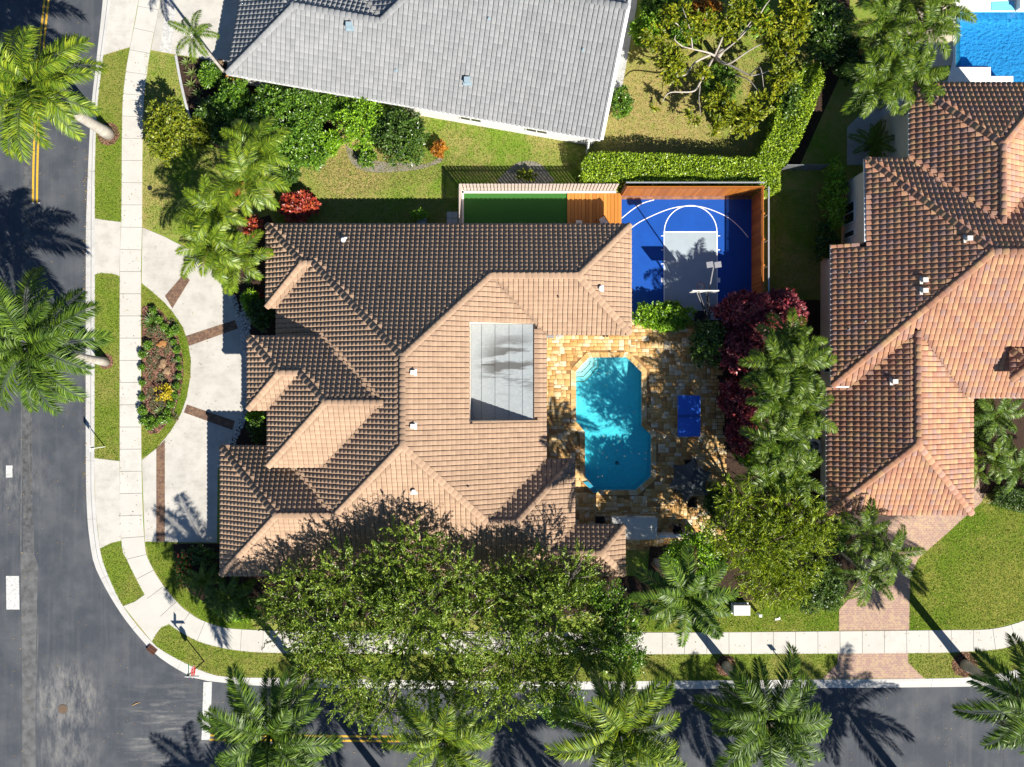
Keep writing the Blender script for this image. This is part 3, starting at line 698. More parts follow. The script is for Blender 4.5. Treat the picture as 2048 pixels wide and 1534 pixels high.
def deck_mesh(decks, mat):
    b = MB()
    for (verts, holes, n) in decks:
        loops = [list(verts)] + [list(h) for h in holes]; flat = [p for l in loops for p in l]; o = len(b.v)
        b.v += [tuple(p - Vector((0, 0, 0.03))) for p in flat]
        for t in tessellate_polygon([[Vector((p.x, p.y, 0)) for p in l] for l in loops]):
            p0, p1, p2 = [flat[i] for i in t]; tt = list(t) if (p1 - p0).cross(p2 - p0).z > 0 else list(t)[::-1]
            b.f.append([o + i for i in tt])
    return b.mesh("roof", mat)
def vent(name, px, py, plz, parent, mat, r=0.14, h=0.32, box=False):
    """a pipe or box vent standing on a roof plane"""
    z = 3.0
    for _ in range(6):
        g = G(px, py, z); z = plz(g.x, g.y)
    b = MB()
    if box:
        b.box((g.x, g.y, z + h / 2 - 0.1), (r * 2, r * 1.7, h + 0.2)); b.box((g.x, g.y, z + h + 0.02), (r * 2.3, r * 2.0, 0.04))
    else:
        b.cyl((g.x, g.y, z - 0.1), r, h + 0.1, 12); b.cyl((g.x, g.y, z + h), r * 1.25, 0.06, 12, r * 0.9)
    b.box((g.x, g.y, z + 0.06), (r * 3.2, r * 3.2, 0.03))
    return part(name, b.mesh(name, mat), parent)
def gutter(parent, edges, mat, wd=0.11, dz=-0.02):
    for a, b_ in edges:
        d = (b_ - a).normalized(); o = Vector((d.y, -d.x, 0)) * 0.06
        bb = MB(); bb.beam(a + o + Vector((0, 0, dz)), b_ + o + Vector((0, 0, dz)), wd, 0.12)
        part("gutter", bb.mesh("gutter", mat), parent)

# --- main house
p_ = 0.54; ZE = 2.4; ZE2 = 4.2
def mk(px, py, nx, ny, ze): g = G(px, py, ze); return Pl(g.x, g.y, nx, ny, ze, p_)
N = mk(800, 450, 0, -1, ZE); W1 = mk(534, 500, 1, 0, ZE); W2 = mk(555, 640, 1, 0, ZE); S1 = mk(540, 614, 0, 1, ZE)
E = mk(1090, 800, -1, 0, ZE); S6 = mk(1150, 667, 0, 1, ZE); E4 = mk(1260, 550, -1, 0, ZE)
SS = mk(800, 1149, 0, 1, ZE); N3 = mk(500, 893, 0, -1, ZE); W5 = mk(443, 1000, 1, 0, ZE)
N4 = mk(1100, 920, 0, -1, ZE); E2 = mk(1147, 1000, -1, 0, ZE); N5 = mk(1200, 1051, 0, -1, ZE); E3 = mk(1248, 1100, -1, 0, ZE)
N2 = mk(550, 674, 0, -1, ZE2); W3 = mk(497, 740, 1, 0, ZE2); S2 = mk(520, 818, 0, 1, ZE2); W4 = mk(537, 870, 1, 0, ZE2); S3 = mk(600, 932, 0, 1, ZE2)
va = V2(N, W1, ZE); vb = V3(N, W1, S1); vc = V3(N, S1, W2); vd = V2(W1, S1, ZE); ve = V2(S1, W2, ZE)
vf = V2(N, E4, ZE); vg = V3(N, E4, S6); vh = V3(N, S6, E); vi = V3(N, E, W2); vj = V3(W2, E, SS)
vk = V2(E4, S6, ZE); vl = V2(S6, E, ZE); vm = V3(E, SS, N4); vn = V2(E, N4, ZE); vo = V3(N4, SS, E2); vq = V2(N4, E2, ZE)
vr = V3(E2, SS, N5); vs = V2(E2, N5, ZE); vu = V3(N5, SS, E3); vv_ = V2(N5, E3, ZE); vw = V2(E3, SS, ZE)
vx = V3(W2, SS, N3); vy = V3(N3, SS, W5); vz = V2(W5, SS, ZE); vaa = V2(N3, W5, ZE); vbb = V2(N3, W2, ZE)
P1 = V2(N2, W2, ZE2); P2 = V3(N2, S3, W2); P3 = V2(S3, W2, ZE2)
b0 = V2(N2, W3, ZE2); b2 = V3(N2, W3, S2); c2 = V3(N2, S2, W4); d2 = V3(N2, W4, S3); e2 = V2(S2, W4, ZE2); f2 = V2(W4, S3, ZE2); g2_ = V2(W3, S2, ZE2)
w2low = Vector((W2.x, G(0, 720, ZE).y, ZE))
fz = E.z(G(1068, 0, 3.0).x, 0) - 0.02
def on(pl, px, py):
    z = 3.0
    for _ in range(8): g = G(px, py, z); z = pl.z(g.x, g.y)
    return Vector((g.x, g.y, z))
hxa = G(942, 0, fz).x; hxb = G(1067, 0, fz).x; hya = G(0, 648, fz).y; hyb = G(0, 840, fz).y
hole = [Vector((x, y, E.z(x, y))) for x, y in ((hxa, hya), (hxb, hya), (hxb, hyb), (hxa, hyb))]
house = thing("tile_roof_house", "large house with a tan tiled hip roof, flat grey roof patch and pool behind it", "house", G(800, 780))
tiles = []; clp = []; dk = []
TW, TE, LIP = 0.312, 0.305, 0.045
F_ = lambda pl, vs_, holes=(): roof_face(pl, vs_, TW, TE, LIP, tiles, clp, dk, holes)
F_(W1, [va, vb, vd]); F_(S1, [vb, vc, ve, vd]); F_(N, [va, vf, vg, vh, vi, vc, vb]); F_(E4, [vf, vg, vk]); F_(S6, [vk, vg, vh, vl])
F_(E, [vl, vh, vi, vj, vm, vn], [hole]); F_(N4, [vn, vm, vo, vq]); F_(E2, [vq, vo, vr, vs]); F_(N5, [vs, vr, vu, vv_]); F_(E3, [vv_, vu, vw])
F_(SS, [vw, vu, vr, vo, vm, vj, vx, vy, vz]); F_(W5, [vz, vy, vaa]); F_(N3, [vaa, vy, vx, vbb])
F_(W2, [ve, vc, vi, vj, vx, vbb, P3, P2, P1, w2low])
F_(N2, [b0, b2, c2, d2, P2, P1]); F_(W3, [b0, b2, g2_]); F_(S2, [b2, c2, e2, g2_]); F_(W4, [c2, d2, f2, e2]); F_(S3, [d2, P2, P3, f2])
caps = [(va, vb), (vb, vc), (vc, vi), (vb, vd), (vf, vg), (vg, vh), (vh, vi), (vi, vj), (vk, vg), (vj, vm), (vm, vo), (vq, vo), (vo, vr), (vr, vu), (vv_, vu), (vw, vu), (vj, vx), (vx, vy), (vy, vz), (vaa, vy),
        (b0, b2), (b2, c2), (b2, g2_), (c2, d2), (d2, P2), (d2, f2)]
def hide_main(p): return False
roof = finish_roof(house, tiles, clp, dk, caps, TW, TE, LIP, m_tile, m_deckroof, 0.20, 0.36)
# roof is positioned in world coordinates through its -parent offset; children use world matrices directly
b = MB()
for a_, c_ in ((vc, ve), (vh, vl), (vm, vn), (vr, vs), (vx, vbb), (P2, P1), (P2, P3)):
    b.beam(a_ + Vector((0, 0, 0.015)), c_ + Vector((0, 0, 0.015)), 0.16, 0.02)
part("valley_flashing", b.mesh("valley_flashing", m_flash), roof, world=False)
# flat roof well: membrane strips, cheeks
fl = MB(); fl.box(((hxa + hxb) / 2, (hya + hyb) / 2, fz - 0.1), (hxb - hxa, hya - hyb, 0.16))
flat = part("flat_roof", fl.mesh("flat_roof", m_joint), roof, world=False)
mm = M("membrane"); mm.set(0.7, 0.3)
_o = mm.node("ShaderNodeObjectInfo").outputs["Random"]
c_ = mm.ramp(mm.noise(7, 5, 0.8), [(0.3, (0.22, 0.25, 0.265)), (0.7, (0.31, 0.335, 0.345))])
gs_ = G(1010, 740, fz)
band_ = mm.math('MULTIPLY', mm.near(gs_.x + 0.4, gs_.y + 0.3, 0.9, 2.7), mm.ramp(mm.noise(1.0, 4, 0.55, stretch=(0.30, 1.55, 1)), [(0.47, 0), (0.54, 1)]))
c_ = mm.mix(mm.math('MULTIPLY', band_, 0.85), c_, (0.062, 0.060, 0.057))
spk_ = mm.ramp(mm.noise(12, 5, 0.9), [(0.68, 0), (0.73, 1)])
c_ = mm.mix(mm.math('MULTIPLY', spk_, 0.5), c_, (0.14, 0.13, 0.12)); mm.color(c_); mm = mm.m
xs = [hxa, G(963, 0, fz).x, G(990, 0, fz).x, G(1018, 0, fz).x, G(1045, 0, fz).x, hxb]
for i in range(5):
    b = MB(); ya, yb = hya, hyb
    def strip(y_a, y_b, dz=0.0):
        b.box(((xs[i] + xs[i + 1]) / 2, (y_a + y_b) / 2, fz + dz + random.uniform(0, 0.006)), (xs[i + 1] - xs[i] - 0.025, y_a - y_b - 0.03, 0.03))
    if i == 1: strip(ya, G(0, 729, fz).y); strip(G(0, 730, fz).y, yb)
    else: strip(ya, yb)
    part("membrane_strip", b.mesh("membrane_strip", mm), flat, world=False)
b = MB(); g1 = Vector((hxa, hya, 0)); zt = lambda x: E.z(x, hya) + 0.03
for (xa, ya, xb, yb) in ((hxa, hya, hxb, hya), (hxb, hyb, hxa, hyb), (hxa, hyb, hxa, hya)):
    o = len(b.v); b.v += [(xa, ya, fz - 0.1), (xb, yb, fz - 0.1), (xb, yb, zt(xb)), (xa, ya, zt(xa))]; b.f.append([o, o + 1, o + 2, o + 3])
part("cheek_wall", b.mesh("cheek_wall", m_stuccop), flat, world=False)
b = MB(); b.beam((hxb + 0.03, hya, fz + 0.03), (hxb + 0.03, hyb, fz + 0.03), 0.08, 0.05)
part("edge_flashing", b.mesh("edge_flashing", m_gutd), flat, world=False)
for (px, py, pl, bx_) in ((688, 481, N, False), (827, 745, E, True), (827, 852, E, True), (828, 982, SS, False), (1201, 577, E4, False), (1116, 593, S6, False), (762, 577, N, False), (936, 972, E, False)):
    small = (px, py) in ((762, 577), (1116, 593), (936, 972))
    vent("roof_vent", px, py, pl.z, house, m_gutd if small else m_plastic, 0.05 if small else 0.13, 0.15 if small else 0.3, bx_)
gutter(house, [(vl, vk), (vn, vl), (vq, vn), (vs, vq), (vv_, vs)], m_gutd)
gutter(house, [(vk, vf)], m_gutw, 0.05)
# walls
def walls(parent, pts, z0, z1, mat, name="wall"):
    for i in range(len(pts)):
        a = Vector((*pts[i], 0)); c = Vector((*pts[(i + 1) % len(pts)], 0)); d = (c - a).normalized()
        bb = MB(); bb.beam(a + Vector((0, 0, (z0 + z1) / 2)) + d * 0.07, c + Vector((0, 0, (z0 + z1) / 2)) - d * 0.07, 0.14, z1 - z0)
        part(name, bb.mesh(name, mat), parent)
def E_(px, py, ze=ZE): return G(px, py, ze).xy
ov = 15
mw = [E_(534 + ov, 450 + ov), E_(1260 - ov, 450 + ov), E_(1260 - ov, 667 - ov), E_(1090 - ov, 667 - ov), E_(1090 - ov, 920 + ov), E_(1147 - ov, 920 + ov), E_(1147 - ov, 1051 + ov), E_(1248 - ov, 1051 + ov), E_(1248 - ov, 1149 - ov), E_(443 + ov, 1149 - ov), E_(443 + ov, 893 + ov), E_(572, 893 + ov), E_(572, 614 - ov), E_(534 + ov, 614 - ov)]
walls(house, mw, -0.05, 2.5, m_stucco)
ww = [E_(515, 690, ZE2), E_(650, 690, ZE2), E_(650, 915, ZE2), E_(556, 915, ZE2), E_(556, 802, ZE2), E_(515, 802, ZE2)]
walls(house, ww, -0.05, 4.25, m_stucco)
def opening(parent, a, c, z0, z1, name, mat, fmat, outward, npan=2):
    """framed window or door set on a wall between two ground points"""
    a = Vector((*a, 0)); c = Vector((*c, 0)); o = Vector((*outward, 0)) * 0.09; d = (c - a).normalized(); L = (c - a).length
    b = MB(); zm = (z0 + z1) / 2
    for zz in (z0, z1): b.beam(a + o + Vector((0, 0, zz)), c + o + Vector((0, 0, zz)), 0.08, 0.08)
    for k in range(npan + 1):
        q = a + d * (L * k / npan) + o; b.beam(q + Vector((0, 0, z0)), q + Vector((0, 0, z1)), 0.08, 0.07, up=d)
    f = part(name, b.mesh(name, fmat), parent)
    for k in range(npan):
        b = MB(); q0 = a + d * (L * k / npan + 0.03) + o * 0.9; q1 = a + d * (L * (k + 1) / npan - 0.03) + o * 0.9
        b.beam(q0 + Vector((0, 0, zm)), q1 + Vector((0, 0, zm)), 0.03, z1 - z0 - 0.05)
        part("pane", b.mesh("pane", mat), f)
    return f
opening(house, E_(443 + ov, 930), E_(443 + ov, 1070), 0.05, 2.2, "garage_door", m_plastic, m_gutw, (-1, 0), 4)
opening(house, E_(1090 - ov, 720), E_(1090 - ov, 860), 0.05, 2.2, "sliding_door", m_glass, m_gutd, (1, 0), 4)
opening(house, E_(515, 720, ZE2), E_(515, 770, ZE2), 0.05, 2.4, "front_door", m_glass, m_gutd, (-1, 0), 2)
opening(house, E_(700, 450 + ov), E_(760, 450 + ov), 0.9, 2.1, "window", m_glass, m_gutw, (0, 1), 2)
opening(house, E_(600, 1149 - ov), E_(660, 1149 - ov), 0.9, 2.1, "window", m_glass, m_gutw, (0, -1), 2)

# --- east house
ZB, ZS, ZG = 5.05, 4.2, 3.55
eh = thing("terracotta_house", "house with a blended terracotta barrel tile roof beside the brick paver driveway", "house", G(1900, 700))
EW = mk(1664, 600, 1, 0, ZS); EN = mk(1800, 318, 0, -1, ZB); ES = mk(1700, 772, 0, 1, ZS)
GW = mk(1655, 900, 1, 0, ZG); GE = mk(1943, 900, -1, 0, ZG); GS = mk(1800, 1027, 0, 1, ZG)
BW = mk(1820, 250, 1, 0, ZB); BN = mk(1900, 168, 0, -1, ZB)
hb = V3(BW, BN, Pl(BW.x + 2 * 130 / S, 0, -1, 0, ZB, p_)); BE = Pl(BW.x + 2 * 130 / S, 0, -1, 0, ZB, p_)
FE = G(2300, 0, ZS).x           # east end, outside the picture
EE = Pl(FE, 0, -1, 0, ZS, p_)
x1731 = G(1731, 0, ZB).x
zj = EW.z(x1731, 0)
nW = Vector((x1731, EN.y, EN.ze)); ap = V3(EW, EN, ES); apE = V3(EE, EN, ES)
jy = G(0, 484, zj).y
j1 = Vector((x1731, jy, zj)); j2 = Vector((EW.x, jy - 0.02, ZS)); sw = V2(EW, ES, ZS)
gr_top = V3(GW, GE, ES); gapx = V3(GW, GE, GS); v1_ = V2(GW, ES, ZS); v2_ = V2(GE, ES, ZS)
ylow = G(0, 793, 3.8).y; zlow = ES.z(0, ylow); v3_ = Vector((GE.x - (zlow - ZG) / p_, ylow, zlow))
seE = V2(EE, ES, zlow)
gsw = V2(GW, GS, ZG); gse = V2(GE, GS, ZG); gwn = Vector((GW.x, G(0, 745, ZG).y, ZG))
g_n = Vector((GE.x, v3_.y + 0.3, ZG))
bk = V3(BW, BE, EN); bnw = V2(BW, BN, ZB); bne = V2(BE, BN, ZB); bv = V2(BW, EN, ZB); bve = V2(BE, EN, ZB)
tiles = []; clp = []; dk = []
TW2, TE2 = 0.315, 0.40
F2 = lambda pl, vs_: roof_face(pl, vs_, TW2, TE2, 0.055, tiles, clp, dk)
F2(EW, [nW, ap, sw, j2, j1]); F2(EN, [nW, bv, bk, bve, V2(EN, EE, ZB), apE, ap]); F2(ES, [sw, ap, apE, seE, v3_, gr_top, v1_]); F2(EE, [apE, seE, V2(EN, EE, ZB)])
F2(GW, [gwn, Vector((v1_.x, v1_.y, v1_.z)), gr_top, gapx, gsw] if False else [Vector((GW.x, sw.y - 0.05, ZG)), v1_, gr_top, gapx, gsw])
F2(GE, [gr_top, gapx, gse, Vector((GE.x, ylow, ZG)), v3_]); F2(GS, [gsw, gapx, gse])
F2(BW, [bnw, hb, bk, bv]); F2(BN, [bnw, hb, bne]); F2(BE, [bne, hb, bk, bve])
# small entry roof at the frame's right
DW = mk(2021, 730, 1, 0, 5.6); DS = mk(2060, 760, 0, 1, 5.6); DN = mk(2060, 700, 0, -1, 5.6)
dr = V3(DW, DS, DN); dq = V3(DS, DN, ES) if False else Vector((dr.x + 6, dr.y, dr.z))
ds0 = V2(DW, DS, 5.6); dn0 = V2(DW, DN, 5.6)
F2(DW, [dn0, dr, ds0]); F2(DS, [ds0, dr, dq, Vector((dq.x, ds0.y, 5.6))]); F2(DN, [dn0, Vector((dq.x, dn0.y, 5.6)), dq, dr])
caps = [(nW, ap), (ap, apE), (sw, ap), (gr_top, gapx), (gsw, gapx), (gse, gapx), (bnw, hb), (hb, bk), (bne, hb), (ds0, dr), (dn0, dr), (dr, dq)]
eroof = finish_roof(eh, tiles, clp, dk, caps, TW2, TE2, 0.055, m_terra, m_deckroof, 0.20, 0.42)
b = MB()
for a_, c_ in ((gr_top, v1_), (gr_top, v3_), (bk, bv), (bk, bve)): b.beam(a_ + Vector((0, 0, 0.015)), c_ + Vector((0, 0, 0.015)), 0.14, 0.02)
part("valley_flashing", b.mesh("valley_flashing", m_flash), eroof, world=False)
gutter(eh, [(j2, sw), (sw, v1_), (nW, j1), (bnw, bv), (Vector((GW.x, sw.y - 0.2, ZG)), gsw), (v3_, seE), (ds0, Vector((dq.x, ds0.y, 5.6)))], m_gutw, 0.10)
for (px, py, pl, r) in ((1934, 478, EW, .17), (1846, 561, EW, .17), (1846, 582, EW, .17), (1786, 763, GW, .17), (1699, 545, EW, .06), (1729, 643, EW, .06), (1697, 659, EW, .06)):
    vent("roof_vent", px, py, pl.z, eh, m_counter if r > .1 else m_grey, r * 0.8, r * 2, r > .1)
wx0 = G(1643, 0).x
ew = [(wx0, j2.y - 0.4), (x1731 + 0.5, j1.y - 0.4), (x1731 + 0.5, nW.y - 0.4), (BW.x + 0.5, nW.y - 0.4), (BW.x + 0.5, bnw.y - 0.5), (BE.x - 0.5, bnw.y - 0.5), (BE.x - 0.5, nW.y - 0.4), (FE - 0.5, nW.y - 0.4), (FE - 0.5, ylow + 0.5), (gse.x - 0.4, ylow + 0.5), (gse.x - 0.4, gse.y + 0.4), (wx0, gse.y + 0.4)]
walls(eh, ew[:1] + ew[1:], -0.05, 3.5, m_stuccop)
up = [(wx0, j2.y - 0.4), (x1731 + 0.5, j1.y - 0.4), (x1731 + 0.5, nW.y - 0.4), (BW.x + 0.5, nW.y - 0.4), (BW.x + 0.5, bnw.y - 0.5), (BE.x - 0.5, bnw.y - 0.5), (BE.x - 0.5, nW.y - 0.4), (FE - 0.5, nW.y - 0.4), (FE - 0.5, sw.y + 0.5), (wx0, sw.y + 0.5)]
walls(eh, up, 3.5, 4.2, m_stuccop)
opening(eh, (x1731 + 0.5, G(0, 455).y), (x1731 + 0.5, G(0, 415).y), 0.6, 2.3, "window", m_glass, m_gutw, (-1, 0), 2)
opening(eh, (x1731 + 0.5, G(0, 482).y), (x1731 + 0.5, G(0, 470).y), 0.6, 2.3, "window", m_glass, m_gutw, (-1, 0), 1)
opening(eh, (wx0, G(0, 745).y), (wx0, G(0, 715).y), 0.8, 2.1, "window", m_glass, m_gutw, (-1, 0), 1)
opening(eh, (G(1690, 0).x, gse.y + 0.4), (G(1850, 0).x, gse.y + 0.4), 0.05, 2.2, "garage_door", m_plastic, m_gutw, (0, -1), 4)

# --- grey house
gh = thing("grey_roof_house", "white house under a pale grey tiled roof set at a slight angle", "house", G(850, 100))
ZH = 2.3; pg_ = 0.54
A3 = G(455, 147, ZH); B3 = G(1201, 279, ZH)
uu = (B3 - A3).normalized(); nn = Vector((-uu.y, uu.x, 0))     # nn points north
GSd = Pl(A3.x, A3.y, nn.x, nn.y, ZH, pg_); GWd = Pl(A3.x, A3.y, uu.x, uu.y, ZH, pg_)
hw = 125 / S; hm = 209 / S
def gp(a, c, pl=None):            # a metres along the eave, c metres north
    q = A3 + uu * a + nn * c; return q
R1 = gp(hw, hw); R1.z = ZH + pg_ * hw
r2a = (on(GSd, 762, 42) - A3).dot(uu); R2 = gp(r2a, hw); R2.z = R1.z
R3 = gp(r2a + hm - hw, hm); R3.z = ZH + pg_ * hm
Le = (B3 - A3).length; RE = gp(Le, hm); RE.z = R3.z
GNw = Pl(*(gp(0, 2 * hw).xy), -nn.x, -nn.y, ZH, pg_); A4 = gp(0, 2 * hw)
WMd = Pl(*(R2 - uu * (R2.z - ZH) / pg_).xy, uu.x, uu.y, ZH, pg_)
Q2 = V3(GNw, WMd, WMd) if False else None
GNm = Pl(*(gp(0, 2 * hm).xy), -nn.x, -nn.y, ZH, pg_)
qa = R2 + (nn - uu) * hw; qa.z = ZH
r3n = R3 + (nn - uu) * hm; r3n.z = ZH
tiles = []; clp = []; dk = []
TW3, TE3 = 0.30, 0.36
F3 = lambda pl, vs_: roof_face(pl, vs_, TW3, TE3, 0.022, tiles, clp, dk)
F3(GSd, [A3, B3, RE, R3, R2, R1]); F3(GWd, [A3, R1, A4]); F3(GNw, [A4, R1, R2, qa]); F3(WMd, [R2, R3, r3n, qa])
REn = gp(Le, 2 * hm); F3(GNm, [RE, R3, r3n, REn])
groof = finish_roof(gh, tiles, clp, dk, [(A3, R1), (R1, R2), (R2, R3), (R3, RE), (R1, A4)], TW3, TE3, 0.022, m_gtile, m_deckgrey, 0.21, 0.36)
gutter(gh, [(A3, B3)], m_gutw, 0.09)
b = MB(); b.beam(B3 + uu * 0.08 + Vector((0, 0, 0.06)), RE + uu * 0.08 + Vector((0, 0, 0.06)), 0.2, 0.12); part("rake_board", b.mesh("rake_board", m_gutw), gh)
b = MB(); b.beam(RE + uu * 0.08 + Vector((0, 0, 0.06)), REn + uu * 0.08 + Vector((0, 0, 0.06)), 0.2, 0.12); part("rake_board", b.mesh("rake_board", m_gutw), gh)
gw = [(A3 + uu * 0.5 + nn * 0.22).xy[:], (B3 - uu * 0.35 + nn * 0.22).xy[:], (REn - uu * 0.35 - nn * 0.5).xy[:], (A3 + uu * 0.5 + nn * (2 * hm - .5)).xy[:]]
walls(gh, gw, -0.05, 2.36, m_stuccow)
def vent3(px, py, r, mat):
    o = vent("roof_vent", px, py, GSd.z, gh, mat, r, r * 2.2, r > 0.1)
m_blueg = simple("blue_grey_metal", (0.25, 0.33, 0.38), 0.5, 0.1)
for (px, py, r) in ((700, 54, .17), (935, 163, .17), (978, 38, .06), (793, 141, .06), (1166, 100, .06)): vent3(px, py, r, m_blueg)
for t in (0.34, 0.62, 0.80):
    a = A3 + uu * (Le * t) + nn * 0.22; c = a + uu * 1.4
    opening(gh, a.xy, c.xy, 0.9, 1.9, "window", m_glass, m_gutw, (-nn.x, -nn.y), 2)

# ------------------------------------------------------------------ patio, pools
patio_px = [(1075, 640), (1262, 640), (1400, 655), (1440, 720), (1450, 900), (1450, 1080), (1235, 1100), (1130, 1060), (1075, 930)]
patio = P(patio_px)
b = MB(); b.sheet(patio, 0.008, holes=[pool]); pat = struct("patio", b.mesh("patio", m_mortar))
b = MB(); b.sheet(P([(1232, 1078), (1310, 1078), (1310, 1100), (1232, 1100)]), 0.02); struct("patio_strip", b.mesh("patio_strip", m_mortar))
U = 0.12
xs0 = min(p[0] for p in patio); ys0 = min(p[1] for p in patio); nx = int((max(p[0] for p in patio) - xs0) / U) + 1; ny = int((max(p[1] for p in patio) - ys0) / U) + 1
occ = np.zeros((nx, ny), bool); stones = []
shapes = [(4, 3), (3, 4), (2, 3), (3, 2), (4, 2), (2, 1), (1, 2), (1, 1)]
def poly_dist(poly, x, y):
    d = 1e9
    for i in range(len(poly)):
        a = Vector(poly[i]); e = Vector(poly[(i + 1) % len(poly)]) - a; t = max(0, min(1, (Vector((x, y)) - a).dot(e) / e.length_squared)); d = min(d, (a + e * t - Vector((x, y))).length)
    return d
for i in range(nx):
    for j in range(ny):
        if occ[i, j]: continue
        order = random.sample(shapes[:5], 5) + [(2, 2)] + [shapes[5], shapes[6], shapes[7]]
        for (a, c) in order:
            if i + a <= nx and j + c <= ny and not occ[i:i + a, j:j + c].any():
                occ[i:i + a, j:j + c] = True
                cx, cy = xs0 + (i + a / 2) * U, ys0 + (j + c / 2) * U
                if inside(patio, cx, cy) and not inside(pool, cx, cy):
                    d = poly_dist(pool, cx, cy)
                    if d > 0.33 + 0.25 * min(a, c) * U * 2: stones.append((cx, cy, a * U, c * U, d))
                break
stones.sort(key=lambda s_: (not (1095 < s_[0] * S + 1024 < 1300), s_[4]))
def stone_mesh(name, w_, h_, tone, x=0.0, y=0.0, z=0.0):
    a, c = w_ / 2 - 0.008, h_ / 2 - 0.008; bv_ = 0.012
    v = [(x - a, y - c, -0.02), (x + a, y - c, -0.02), (x + a, y + c, -0.02), (x - a, y + c, -0.02), (x - a, y - c, 0.022 + z), (x + a, y - c, 0.022 + z), (x + a, y + c, 0.022 + z), (x - a, y + c, 0.022 + z),
         (x - a + bv_, y - c + bv_, 0.03 + z), (x + a - bv_, y - c + bv_, 0.03 + z), (x + a - bv_, y + c - bv_, 0.03 + z), (x - a + bv_, y + c - bv_, 0.03 + z)]
    f = [[0, 1, 5, 4], [1, 2, 6, 5], [2, 3, 7, 6], [3, 0, 4, 7], [4, 5, 9, 8], [5, 6, 10, 9], [6, 7, 11, 10], [7, 4, 8, 11], [8, 9, 10, 11]]
    return v, f
cache = {}
def tone_t(): return min(1, max(0, random.gauss(0.52, 0.33)))
for (cx, cy, a, c, d) in stones[:300]:
    k = (round(a, 2), round(c, 2), int(tone_t() * 7.99))
    if k not in cache:
        v, f = stone_mesh("paver", a, c, 0); cache[k] = mesh_np("paver", np.array(v), np.array(f), m_trav, False, [(k[2] + 0.5) / 8] * 12)
    o = bpy.data.objects.new("paver", cache[k]); link(o, pat); o.location = (cx, cy, random.uniform(-0.003, 0.003))
V = []; Fq = []; T = []
for (cx, cy, a, c, d) in stones[300:]:
    v, f = stone_mesh("p", a, c, 0, cx, cy, random.uniform(-0.003, 0.003)); Fq.append(np.array(f) + len(V)); V += v; T += [tone_t()] * 12
if Fq:
    o = part("pavers", mesh_np("pavers", np.array(V), np.concatenate(Fq), m_trav, False, T), pat, world=False); o['kind'] = 'stuff'
# pool thing
poolt = thing("swimming_pool", "turquoise pool with clipped corners set in golden stone paving", "pool", G(1225, 850))
def basin(poly, dfun, mat, name="basin"):
    bb = MB(); n = len(poly); A = sum(poly[i][0] * poly[(i + 1) % n][1] - poly[(i + 1) % n][0] * poly[i][1] for i in range(n))
    if A < 0: poly = poly[::-1]
    for z in (0, 1):
        for p in poly: bb.v.append((p[0], p[1], 0.0 if z == 0 else dfun(p[0], p[1])))
    for i in range(n):
        j = (i + 1) % n; bb.f.append([i, n + i, n + j, j])
    # floor, tessellated
    for t in tessellate_polygon([[Vector((p[0], p[1], 0)) for p in poly]]):
        a, b_, c = [Vector((poly[i][0], poly[i][1], 0)) for i in t]; tt = list(t) if (b_ - a).cross(c - a).z > 0 else list(t)[::-1]
        bb.f.append([n + i for i in tt])
    return bb.mesh(name, mat)
yN = pool[0][1]; yS = pool[7][1]
dep = lambda x, y: -(1.05 + 0.75 * (yN - y) / (yN - yS))
part("basin", basin(pool, dep, m_plaster), poolt)
def steps(poly_corner, offs, depths):
    # clipped-corner steps: L-shaped treads parallel to the corner
    c0 = G(1152, 715)
    for k, (o_, dz) in enumerate(zip(offs, depths)):
        x0, y0 = c0.x + 0.006, c0.y - 0.006; t = o_ / S
        ins = [(1178, 715), (1178 + o_ * 0.0 + (1192 + k * 9 - 1178), 715)]
        q = [(1152.3, 743), (1178.3, 715.3), (1181 + k * 8.5, 715.3), (1181 + k * 8.5, 727 + k * 3.6), (1164 + k * 3.6, 744.5 + k * 9.2), (1152.3, 744.5 + k * 9.2)]
        bb = MB(); bb.prism(P(q), -1.2, dz); st = part("pool_step", bb.mesh("pool_step", m_plaster), poolt)
        ed = [G(1181 + k * 8.5, 715.6), G(1181 + k * 8.5, 727 + k * 3.6), G(1164 + k * 3.6, 744.5 + k * 9.2), G(1152.6, 744.5 + k * 9.2)]
        bb = MB()
        for i in range(3): bb.beam(ed[i] + Vector((0, 0, dz + 0.006)), ed[i + 1] + Vector((0, 0, dz + 0.006)), 0.05, 0.02)
        part("edge_tile", bb.mesh("edge_tile", m_tileline), st)
steps(None, [0, 9, 18], [-0.28, -0.52, -0.78])
def inset(poly, d):
    n = len(poly); A = sum(poly[i][0] * poly[(i + 1) % n][1] - poly[(i + 1) % n][0] * poly[i][1] for i in range(n)); sg = 1 if A > 0 else -1
    out = []
    for i in range(n):
        p0 = Vector(poly[i - 1]); p1 = Vector(poly[i]); p2 = Vector(poly[(i + 1) % n]); e1 = (p1 - p0).normalized(); e2 = (p2 - p1).normalized()
        n1 = Vector((-e1.y, e1.x)) * sg; n2 = Vector((-e2.y, e2.x)) * sg; q = (n1 + n2); q = q / max(0.2, q.length_squared) * 2
        out.append(tuple(p1 + q * d))
    return out
bb = MB(); bb.prism(inset(pool, 0.004), -2.2, -0.10, bottom=True); part("water", bb.mesh("water", m_water), poolt)
b = MB(); q_ = G(1240, 930); b.cyl((q_.x, q_.y, dep(q_.x, q_.y) + .01), .14, .03, 16); part("floor_drain", b.mesh("floor_drain", m_grey), poolt)
